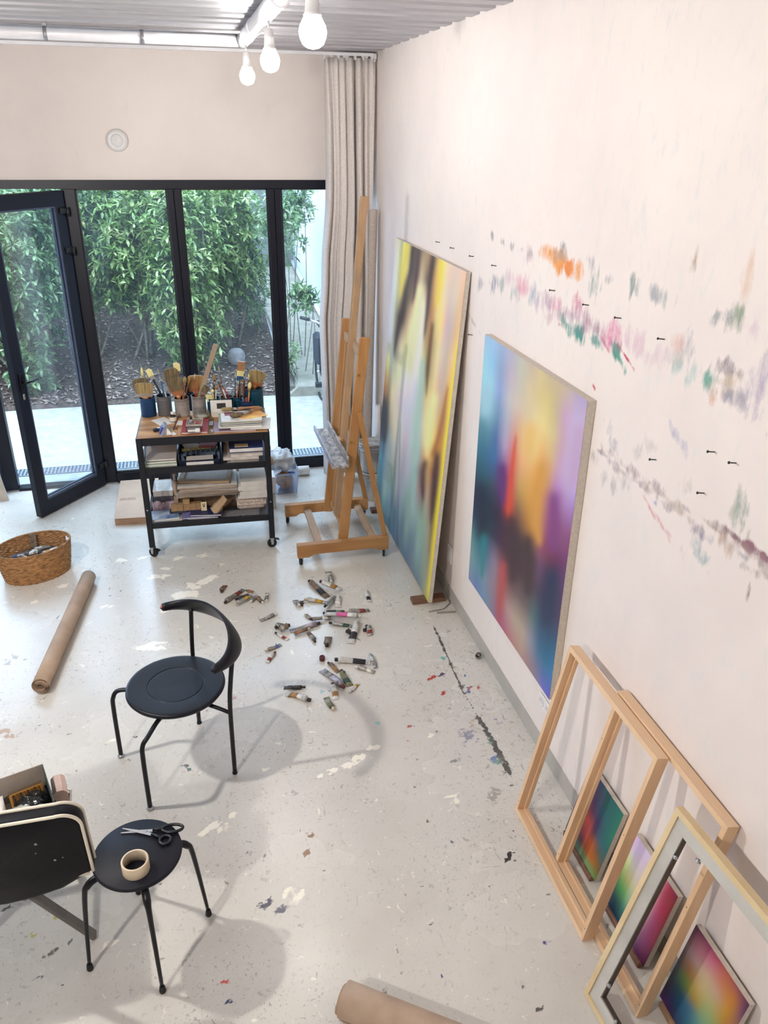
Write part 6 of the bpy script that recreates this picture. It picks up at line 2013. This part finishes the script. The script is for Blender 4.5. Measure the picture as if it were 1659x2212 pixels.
# tubes in the basket
bmx = Matrix.Translation((-1.255, 5.585, 0)) @ Matrix.Rotation(.42, 4, 'Z')
for i, (x, y, a, L, W, bo_, ba_, ca_, lab, z) in enumerate([
    (-.10, .03, 2.2, .13, .04, 'sil', 'blu', 'w', 'blue tube with a round white cap in the basket', .145),
    (-.02, .02, 2.6, .15, .05, 'sil', 'blk', 'k', 'dark blue tube lying in the middle of the basket', .145),
    (.06, .06, .3, .14, .05, 'sil', 'gry', 'w', 'silver tube lying at the right in the basket', .145),
    (.12, -.02, 2.8, .13, .045, 'whi', 'yel', 'c', 'white tube with a yellow band at the right of the basket', .145),
    (.04, -.05, 1.2, .12, .04, 'sil', 'blu', 'w', 'silver tube with a blue band at the front of the basket', .145),
    (-.10, -.04, .6, .13, .04, 'lil', 'yel', 'k', 'lilac tube with a yellow band at the left of the basket', .145)]):
    p = bmx @ V3((x, y, 0))
    a += .42
    paint_tube(p.x - math.cos(a) * L / 2, p.y - math.sin(a) * L / 2, p.x + math.cos(a) * L / 2, p.y + math.sin(a) * L / 2, W, bo_, ba_, ca_, lab, z, seed=60 + i, group='paint tubes in the basket')
fil = thing('rag_pile', 'grey rags filling the bottom of the basket under the tubes', 'rags', tuple(bmx @ V3((0, 0, .013))), .42)
MB().lathe([(0, 0), (.20, 0), (.214, .03), (.216, .10), (.20, .125), (0, .132)], n=40, sy=.72).build('cloth', M('grey_rag', '#8f8a86', .85, var=.3, scale=14, bump=.6), fil)
t = thing('stained_batten', 'grey-brown paint-stained batten standing in the back of the basket', 'batten', tuple(bmx @ V3((.03, .128, .146))), .42)
MB().bar((0, .0, 0), (.008, .012, .110), .045, .012, x=(1, 0, 0), ch=.002).build('batten', M('stained_batten', '#8a7a6a', .7, var=.4, scale=30, col2='#3e362e'), t)


# ------------------------------------------------------------------ rolls of brown paper
def paper_roll(name, label, a, b, r, turns, seed):
    a, b = V3(a), V3(b)
    t = thing(name, label, 'roll', (a.x, a.y, 0))
    X, Y, Z = frame_from(b - a, (0, 0, 1))
    L = (b - a).length

    def spiral(r0, r1, n0, a0, x0, x1):
        def fn(u, v):
            th = a0 + 2 * PI * n0 * u
            rr = r0 + (r1 - r0) * u
            wob = 1 + .02 * math.sin(3 * th + seed)
            return a + Z * (x0 + (x1 - x0) * v) + X * (rr * math.cos(th) * wob) + Y * (rr * math.sin(th))
        return fn
    MB().sheet(spiral(r, r * .80, 1.6, 2.4, 0, L), 60, 6, th=.0016).build('outer_turn', KRAFT, t, world=True)
    MB().sheet(spiral(r * .78, r * .42, turns, 1.0, -.012, L + .01), 40 * int(turns), 5, th=.0014).build('inner_turns', M('kraft_inner', '#a98f78', .8, var=.1, scale=8), t, world=True)
    return t


paper_roll('paper_roll', 'long roll of brown kraft paper lying on the floor at the left', (-1.030, 4.085, .055), (-.868, 5.345, .055), .054, 3, 1)
paper_roll('paper_roll', 'thick roll of tan paper cut off by the bottom edge', (.335, 1.850, .073), (1.03, 1.36, .073), .072, 3, 2)


# ------------------------------------------------------------------ paintings
def seg_dist(px, py, a, b):
    dx, dy = b[0] - a[0], b[1] - a[1]
    t = max(0.0, min(1.0, ((px - a[0]) * dx + (py - a[1]) * dy) / (dx * dx + dy * dy)))
    return math.hypot(px - a[0] - t * dx, (py - a[1] - t * dy)), t


def painting(name, label, O, top, W, H, th, rows, strokes=None, quad=None, res=(80, 96), group=None, gain=1.15, blur=.66):
    """canvas leaning along the right wall: O = bottom far corner of the front face, top = x of its top edge"""
    O = V3(O)
    eb = V3((top - O.x, 0, math.sqrt(max(1e-6, H * H - (top - O.x) ** 2)))).normalized()
    n = V3((-eb.z, 0, eb.x))
    ea = V3((0, -1, 0))
    t = thing(name, label, 'painting', (O.x, O.y - W / 2, O.z), 0, group)
    b = MB()
    i = .0
    back = -n * th
    b.hexa([O + back, O + ea * W + back, O + ea * W - n * .0012, O - n * .0012, O + eb * H + back, O + ea * W + eb * H + back, O + ea * W + eb * H - n * .0012, O + eb * H - n * .0012])
    b.build('canvas_edge', M('raw_canvas_edge', '#d2c9bd', .85, var=.06, scale=60), t, world=True)
    nu, nv = res
    R, Cc = len(rows), len(rows[0])
    tab = [[hx(c) for c in row] for row in rows]
    vs_, cols = [], []
    dep = lambda p: (p - EYE).dot(fw)
    for j in range(nv + 1):
        v = j / nv                                   # 0 bottom, 1 top
        dT, dB = dep(O + ea * W * .5 + eb * H), dep(O + ea * W * .5)
        tt = 1 - v * dT / ((1 - v) * dB + v * dT)     # fraction down the picture
        fr = min(R - 1.0001, max(0, tt * (R - 1)))
        r0 = int(fr)
        fr -= r0
        d0, d1 = dep(O + eb * H * v), dep(O + ea * W + eb * H * v)
        for k in range(nu + 1):
            u = k / nu
            s = u * d1 / ((1 - u) * d0 + u * d1)
            fc = min(Cc - 1.0001, max(0, s * (Cc - 1)))
            c0 = int(fc)
            fc -= c0
            q = []
            for ch in range(3):
                x0 = tab[r0][c0][ch] * (1 - fc) + tab[r0][c0 + 1][ch] * fc
                x1 = tab[r0 + 1][c0][ch] * (1 - fc) + tab[r0 + 1][c0 + 1][ch] * fc
                q.append(x0 * (1 - fr) + x1 * fr)
            if strokes:
                s1, t1 = min(1, max(0, s)), min(1, max(0, tt))
                px = (quad[0][0] * (1 - s1) + quad[1][0] * s1) * (1 - t1) + (quad[2][0] * (1 - s1) + quad[3][0] * s1) * t1
                py = (quad[0][1] * (1 - s1) + quad[1][1] * s1) * (1 - t1) + (quad[2][1] * (1 - s1) + quad[3][1] * s1) * t1
                for col, pts in strokes:
                    wmax = 0.0
                    for a, c in zip(pts, pts[1:]):
                        d, k2 = seg_dist(px, py, a, c)
                        ww = a[2] + (c[2] - a[2]) * k2
                        wmax = max(wmax, math.exp(-(d / (blur * ww)) ** 2))
                    wmax *= .92
                    if wmax > .01:
                        lc = hx(col)
                        q = [q[i] * (1 - wmax) + lc[i] * wmax for i in range(3)]
            vs_.append(O + ea * W * u + eb * H * v)
            cols.append([min(.92, x * gain) for x in q] + [1.0])
    # soften once more so no grid of the table shows
    w = nu + 1
    for _ in range(1):
        new = []
        for j in range(nv + 1):
            for k in range(nu + 1):
                acc = [0, 0, 0]
                m = 0
                for dj, dk in ((0, 0), (0, 1), (0, -1), (1, 0), (-1, 0)):
                    a, c = j + dj, k + dk
                    if 0 <= a <= nv and 0 <= c <= nu:
                        m += 1
                        for ch in range(3):
                            acc[ch] += cols[a * w + c][ch]
                new.append([acc[0] / m, acc[1] / m, acc[2] / m, 1.0])
        cols = new
    f = MB()
    f.v = vs_
    f.f = [(j * w + k, j * w + k + 1, (j + 1) * w + k + 1, (j + 1) * w + k) for j in range(nv) for k in range(nu)]
    f.sm = [True] * len(f.f)
    o = f.build('painted_face', attr_mat(name + '_paint', 'paint', .45, .15, 500), t, world=True)
    colour_attr(o, 'paint', cols)
    return t


P1 = [r.split() for r in '''dca ccb dd6 ba6 543 765 986 a86 433 ca6 ed5 dca dba cba dba db9
ccd dda ed6 cb7 544 755 cb9 765 543 c96 ec6 dca cba cba cb9 da8
ccd ddb dc8 654 765 a86 edb fec 655 b85 dc8 ec7 caa baa ca8 db7
ccd cca 433 543 ca8 ed9 eda fed a97 b84 ba7 dc9 cba ba9 db8 ec6
bbc ccb 765 dca ed9 eea eec eed cda 654 ba7 dc9 ca9 ba9 da5 ed5
dc6 cca bb9 dda ddc edd ddd ccd acb cb8 dc8 ec8 cb8 b96 a75 ed5
b73 a85 dc9 dcb dcc ccd ccd bcc acb bcb dc9 ed8 ec7 b83 b84 ed5
434 333 ba8 dca ccb ccc cbc bcc acc 9bb b97 ec8 b84 633 864 ed4
435 434 899 bba bbb bbb aab bbc 9bb 9bb 977 644 a98 753 542 ed4
699 589 9aa 9a9 8a9 aab 9ab 8aa 8aa 9bb 8aa 8a9 8a9 998 763 ec4
477 467 8a9 689 79a 467 79a 578 8aa 689 689 8aa 799 898 887 dc4
357 356 367 467 467 468 568 578 468 568 678 578 678 788 aa6 cc6'''.split('\n')]
P2t = [r.split() for r in '''9bd 9bd 9ac aab bba ba9 cb8 ba8 ba8 ba9 a9b a9b
9cd 8bd 89b bab bba cb9 cb8 cb7 ba8 b9b bac bac
9cd 9cd 89c bbb cba cb9 dc9 dc8 cb8 b9a bac bac
8bc 8bc 68a aab c98 db8 dc8 da6 ca7 b9b bac bad
589 589 469 a9b c65 da7 da6 d94 b87 a7b a8b 97b
378 368 369 637 c55 b95 c94 c84 a67 847 857 847
256 256 345 425 c42 754 963 a73 945 734 625 636
235 124 123 213 423 423 433 533 646 424 324 536
135 134 134 324 423 423 423 433 434 224 224 435
588 267 468 878 944 644 655 655 466 246 146 257
799 589 789 878 955 a88 a98 a98 889 368 168 27a
78a 67a 68a 778 859 a56 a77 a87 977 878 66b 55b'''.split('\n')]
PA = [r.split() for r in '''315 326 145 155 266 276
325 425 335 155 266 276
624 524 325 156 266 276
823 923 524 336 266 276
413 923 b43 435 267 266
345 423 934 b52 654 366
355 455 413 a52 a61 653
355 366 476 596 6a7 684'''.split('\n')]
PBt = [r.split() for r in '''cad cbd cbd ccc b79 a24 724
cbd cbd cbc cbb b78 a35 822
bc6 ccb cbb bba b89 b36 812
694 bb7 bb9 ba9 a89 a47 823
154 5a5 8a8 a98 978 947 823
124 155 376 665 757 847 624
124 124 135 435 535 525 413'''.split('\n')]
PC = [r.split() for r in '''413 735 935 a54 845 414
634 a67 b78 b75 b72 536
655 a88 ba8 b98 b82 855
334 963 ba7 aa7 a83 a64
124 573 a83 8a7 896 b72
112 145 368 698 796 a72
213 135 157 278 377 676
526 314 135 147 157 267'''.split('\n')]
S1 = [('#f0e4b0', ((300, 330, 40), (270, 560, 60), (230, 800, 60))), ('#a9c4ba', ((315, 760, 30), (310, 950, 34), (290, 1150, 34), (270, 1350, 30))), ('#dac852', ((225, 70, 34), (205, 200, 32), (185, 380, 22))), ('#dac64e', ((425, 190, 42), (415, 300, 40), (400, 420, 28))), ('#f0e0a0', ((385, 960, 46), (355, 1100, 54), (340, 1250, 40))),
      ('#43302f', ((290, 110, 36), (280, 250, 28), (265, 380, 18), (255, 430, 6))), ('#372829', ((255, 90, 22), (245, 230, 22), (215, 370, 34), (195, 500, 48), (170, 620, 28), (155, 740, 8))), ('#43302f', ((378, 160, 34), (355, 300, 24), (345, 430, 20), (330, 580, 14), (325, 620, 6))), ('#5a402f', ((375, 540, 22), (362, 650, 26), (352, 760, 22), (345, 850, 16), (340, 950, 6))), ('#222228', ((100, 1020, 44), (103, 1100, 56), (107, 1180, 50), (108, 1260, 18))),
      ('#9a5c2c', ((460, 900, 14), (435, 1050, 18), (410, 1180, 22), (375, 1290, 26))), ('#43303a', ((335, 1340, 40), (320, 1400, 52), (318, 1480, 30), (320, 1560, 6))), ('#3a282e', ((400, 1290, 34), (393, 1380, 42), (385, 1480, 38), (372, 1600, 20), (362, 1680, 8))), ('#dcca3a', ((520, 640, 14), (480, 950, 18), (455, 1150, 22), (430, 1400, 24), (395, 1650, 24), (370, 1900, 26), (350, 2100, 22)))]
S2 = [('#9cc4d4', ((140, 380, 50), (130, 500, 50))), ('#b598bc', ((690, 600, 60), (650, 900, 60))), ('#dcb46a', ((400, 600, 80), (390, 720, 70))), ('#c8923e', ((470, 820, 60), (440, 1000, 90), (440, 1150, 80), (455, 1260, 30))), ('#7a3a78', ((540, 1000, 70), (540, 1150, 90), (535, 1280, 70))), ('#0f2138', ((105, 960, 70), (115, 1100, 84), (110, 1220, 46))), ('#147a80', ((125, 1240, 34), (120, 1350, 28), (115, 1460, 16))), ('#5a2a6c', ((230, 830, 46), (240, 930, 56), (240, 1020, 36))),
      ('#15264a', ((530, 1450, 70), (520, 1600, 84), (500, 1720, 60))), ('#38242a', ((285, 1130, 44), (305, 1300, 80), (300, 1480, 40))), ('#3a262a', ((385, 1250, 50), (400, 1400, 66), (385, 1560, 34))), ('#a8484a', ((240, 1400, 30), (230, 1550, 36), (215, 1680, 34), (215, 1760, 18))), ('#cc4a30', ((315, 640, 9), (295, 800, 17), (280, 950, 28), (272, 1060, 28), (268, 1100, 12)))]
painting('tall_painting', 'tall abstract painting in yellow, cream and dark brown leaning on the right wall', (1.455, 6.147, .031), 1.600, 1.648, 2.243, .028, P1, S1, ((155, 40), (570, 235), (60, 1640), (345, 2150)), gain=1.25, blur=.5)
painting('square_painting', 'abstract painting in teal, orange and violet hung low on the right wall', (1.5935, 4.117, .430), 1.5935, 1.230, 1.565, .040, P2t, S2, ((130, 37), (737, 427), (35, 1473), (513, 2205)))
painting('small_painting', 'small teal, purple and orange painting seen through the front stretcher', (1.518, 2.441, .031), 1.598, .300, .388, .024, PA, res=(30, 40), group='small paintings along the wall')
painting('small_painting', 'small painting with lilac, lime green and crimson, middle of three', (1.518, 2.040, .031), 1.598, .308, .388, .024, PBt, res=(30, 40), group='small paintings along the wall')
painting('small_painting', 'small painting with navy, ochre and pink in the lower right corner', (1.518, 1.614, .031), 1.598, .303, .388, .024, PC, res=(30, 40), group='small paintings along the wall')
BLKW = wood('stained_block', '#8a6550', '#5c4034', (.3, 2, 2))
for lab, c, d, ch in [('wooden block propping up the near corner of the tall painting', (1.476, 4.575, .0155), (.242, .075, .030), .002), ('wooden block under the far corner of the tall painting', (1.50, 6.08, .0155), (.20, .07, .030), .002),
                      ('dark wooden batten under the teal and purple small painting', (1.523, 2.30, .0155), (.034, .27, .030), .002), ('wooden batten under the lilac and crimson small painting', (1.523, 1.885, .0155), (.034, .27, .030), .002), ('pale wooden batten under the small painting in the lower right corner', (1.523, 1.46, .0155), (.034, .27, .030), .002)]:
    t = thing('wood_block', lab, 'block', (c[0], c[1], 0))
    MB().box((0, 0, c[2]), d, ch=ch).build('block', BLKW if 'pale' not in lab else wood('pale_batten', '#b08a64', '#8a6a4c', (2, .3, 2)), t)

# ------------------------------------------------------------------ stretcher frames
PINE_Y = wood('fresh_pine_across', '#e8c8a4', '#d9b48e', (2, .15, 2), rough=.6)
PINE_Z = wood('fresh_pine_upright', '#e4c29c', '#d4ae88', (2, 2, .15), rough=.6)


def stretcher(name, label, O, topx, W, H, wd_, dp, lip=.012, face=None, edge=None, mitre_face=False, parent_hook=None):
    """open frame leaning on the wall; O bottom far corner of the front face; four mitred bars with a raised back lip"""
    O = V3(O)
    eb = V3((topx - O.x, 0, math.sqrt(H * H - (topx - O.x) ** 2))).normalized()
    n = V3((-eb.z, 0, eb.x))
    ea = V3((0, -1, 0))
    t = thing(name, label, 'frame', (O.x, O.y - W / 2, 0))

    def bar(nm, corners, mat, inner):
        b = MB()
        b.prism(corners, O, ea, eb, -n * dp * .62)
        b2 = [(a + i[0] * lip, c + i[1] * lip) for (a, c), i in zip(corners, inner)]
        b.prism(b2, O - n * dp * .62, ea, eb, -n * dp * .38)
        return b.build(nm, mat, t, world=True)
    w = wd_
    bar('stile', [(0, 0), (w, w), (w, H - w), (0, H)], PINE_Z, [(0, 0), (1, 1), (1, -1), (0, 0)])
    bar('stile', [(W, H), (W - w, H - w), (W - w, w), (W, 0)], PINE_Z, [(0, 0), (-1, -1), (-1, 1), (0, 0)])
    bar('rail', [(W, 0), (W - w, w), (w, w), (0, 0)], PINE_Y, [(0, 0), (-1, 1), (1, 1), (0, 0)])
    bar('rail', [(0, H), (w, H - w), (W - w, H - w), (W, H)], PINE_Y, [(0, 0), (1, -1), (-1, -1), (0, 0)])
    for a, c in ((w * .5, .06), (w * .5, H * .75), (W - w * .5, .06), (W - w * .5, H * .6)):
        MB().lathe([(.003, 0), (0, .0008)], c=O + ea * a + eb * c + n * .0002, n=8, axis=n).build('nail_head', M('steel_nail', '#77706a', .4, .6), t, world=True)
    return t


stretcher('stretcher', 'front pine stretcher frame leaning in front of the other pine frame', (1.343, 2.634, .004), 1.520, .727, .960, .022, .050)
stretcher('stretcher', 'rear pine stretcher frame leaning against the wall behind the front one', (1.399, 2.300, .004), 1.578, .728, .958, .022, .047)
# grey and gilt moulded frame in the foreground
O = V3((1.250, 1.708, .004))
topx, W, H = 1.476, 1.5, .948
eb = V3((topx - O.x, 0, math.sqrt(H * H - (topx - O.x) ** 2))).normalized()
ea = V3((.058, -1, 0)).normalized()
n = ea.cross(eb).normalized()
if n.x > 0:
    n = -n
fr3 = thing('moulded_frame', 'pale wood frame with grey inner faces, nearest at the lower right', 'frame', (O.x, O.y - .5, 0))
GILT = wood('limed_wood', '#e2cda4', '#ccb184', (1.2, .5, .5), rough=.5)
GREYF = M('grey_aluminium_face', '#c8c5be', .42, .1, var=.10, scale=7, stretch=(2, .4, .4))


def mitre(nm, q, w, dpt):
    """q(a, c): maps along/across of one side to (a, b); outer wood strip, sunken grey face, dark inner edge"""
    w1, w2 = .022, .070
    for nm2, x0, x1, f0, f1, mt in ((nm, 0, w1, .0, -dpt, GILT), ('grey_face', w1, w2, -.006, -dpt, GREYF), ('inner_edge', w2, w2 + .005, -.012, -dpt * .9, M('dark_inner_edge', '#4a4038', .5))):
        c4 = [q(x0, 0), q(x1, 0), q(x1, 1), q(x0, 1)]
        MB().prism(c4, O + n * f0, ea, eb, n * (f1 - f0)).build(nm2, mt, fr3, world=True)


mitre('stile', lambda x, e: (x, x if e == 0 else H - x), W, .032)
mitre('stile', lambda x, e: (W - x, H - x if e == 0 else x), W, .032)
mitre('rail', lambda x, e: (W - x if e == 0 else x, x), W, .032)
mitre('rail', lambda x, e: (x if e == 0 else W - x, H - x), W, .032)
for a, c in ((.080, H - .15), (.16, H - .080), (.080, .15), (.17, .078)):
    p = O + ea * a + eb * c - n * .006
    MB().tube([p + ea * -.008, p + ea * .004 + n * .008, p + ea * .012], .0035, 8).box(p, (.012, .012, .012), ch=.003).build('turn_clip', STEEL, fr3, world=True)

# ------------------------------------------------------------------ sockets, nails
t = thing('wall_socket', 'white double power socket low on the wall by the front stretcher', 'socket', (WX, 2.985, .306))
MB().box((-.005, 0, 0), (.010, .150, .080), ch=.004).build('plate', HOLD, t)
for yy in (.037, -.037):
    MB().lathe([(.027, .0), (.027, .003), (.0255, .0035), (.022, .0035), (.0215, .0015), (0, .0012)], c=(-.010, yy, 0), n=24, axis=(-1, 0, 0)).build('outlet', HOLD, t)
    for dy in (-.0095, .0095):
        MB().lathe([(.0026, 0), (0, .0004)], c=(-.0113, yy + dy, 0), n=8, axis=(-1, 0, 0)).build('pin_hole', blk, t)
t = thing('wall_plate', 'white switch plate on the wall behind the tall painting', 'socket', (WX, 4.60, .345))
MB().box((-.006, 0, 0), (.012, .080, .130), ch=.004).build('plate', HOLD, t)
MB().box((-.0135, 0, 0), (.004, .05, .09), ch=.002).build('rocker', HOLD, t)
NAIL = M('dark_nail', '#2a2624', .4, .5)
place = {0: 'just above the near corner of the tall painting', 1: 'above the grey smears right of the tall painting', 2: 'above the pink smears, left of centre', 3: 'above the purple smear in the middle row', 4: 'right of the purple smear, third nail of the row', 5: 'right of the row, above the pale blue smear', 6: 'in the lower row, nearest the hung painting', 7: 'at the right in the lower row, with scratches above', 8: 'lowest of the nails at the right', 9: 'above the middle of the tall painting', 10: 'between the two large paintings', 11: 'tiny bright one in the lower row'}
for k, (y, z) in enumerate([(4.489, 2.356), (4.126, 2.357), (3.387, 2.356), (3.057, 2.355), (2.787, 2.357), (2.475, 2.348), (2.401, 1.918), (1.979, 2.073), (2.099, 1.916), (4.844, 2.356), (4.426, 1.917), (2.089, 2.068), (5.138, 2.356)]):
    lab = 'nail in the right wall, ' + place.get(k, 'farthest one, above the tall painting')
    t = thing('wall_nail', lab, 'nail', (WX, y, z), 0, 'nails in the right wall')
    MB().tube([(.004, 0, 0), (-.026, 0, .004)], .0022, 8).build('shank', NAIL, t)
    MB().lathe([(.005, 0), (.005, .002), (0, .0025)], c=(-.026, 0, .004), n=10, axis=(-.98, 0, .2)).build('head', NAIL, t)
# bits on the floor near the tall painting
t = thing('wire_scrap', 'bent grey strip lying on the floor by the block under the tall painting', 'scrap', (1.53, 4.46, 0))
MB().tube([(-.09, -.03, .004), (.02, -.02, .004), (.085, .04, .004), (.088, .08, .012)], .004, 6).build('strip', M('grey_scrap', '#8a8480', .6), t)
t = thing('lath_scrap', 'short grey lath lying against the baseboard near the tall painting', 'scrap', (1.55, 4.40, 0))
MB().bar((-.06, .005, .004), (.07, -.012, .004), .018, .007, x=(0, 1, 0)).build('lath', M('grey_lath', '#9a938a', .8), t)
t = thing('pale_panel', 'pale panel leaning at the left edge by the door post', 'panel', (-1.72, 6.98, 0))
MB().prism([(-.12, 0), (.03, 0), (-.03, .30), (-.12, .30)], (0, 0, .002), (1, 0, 0), (0, .25, .97), (0, .02, 0)).build('panel', M('pale_linen_panel', '#c9bfb2', .8), t)
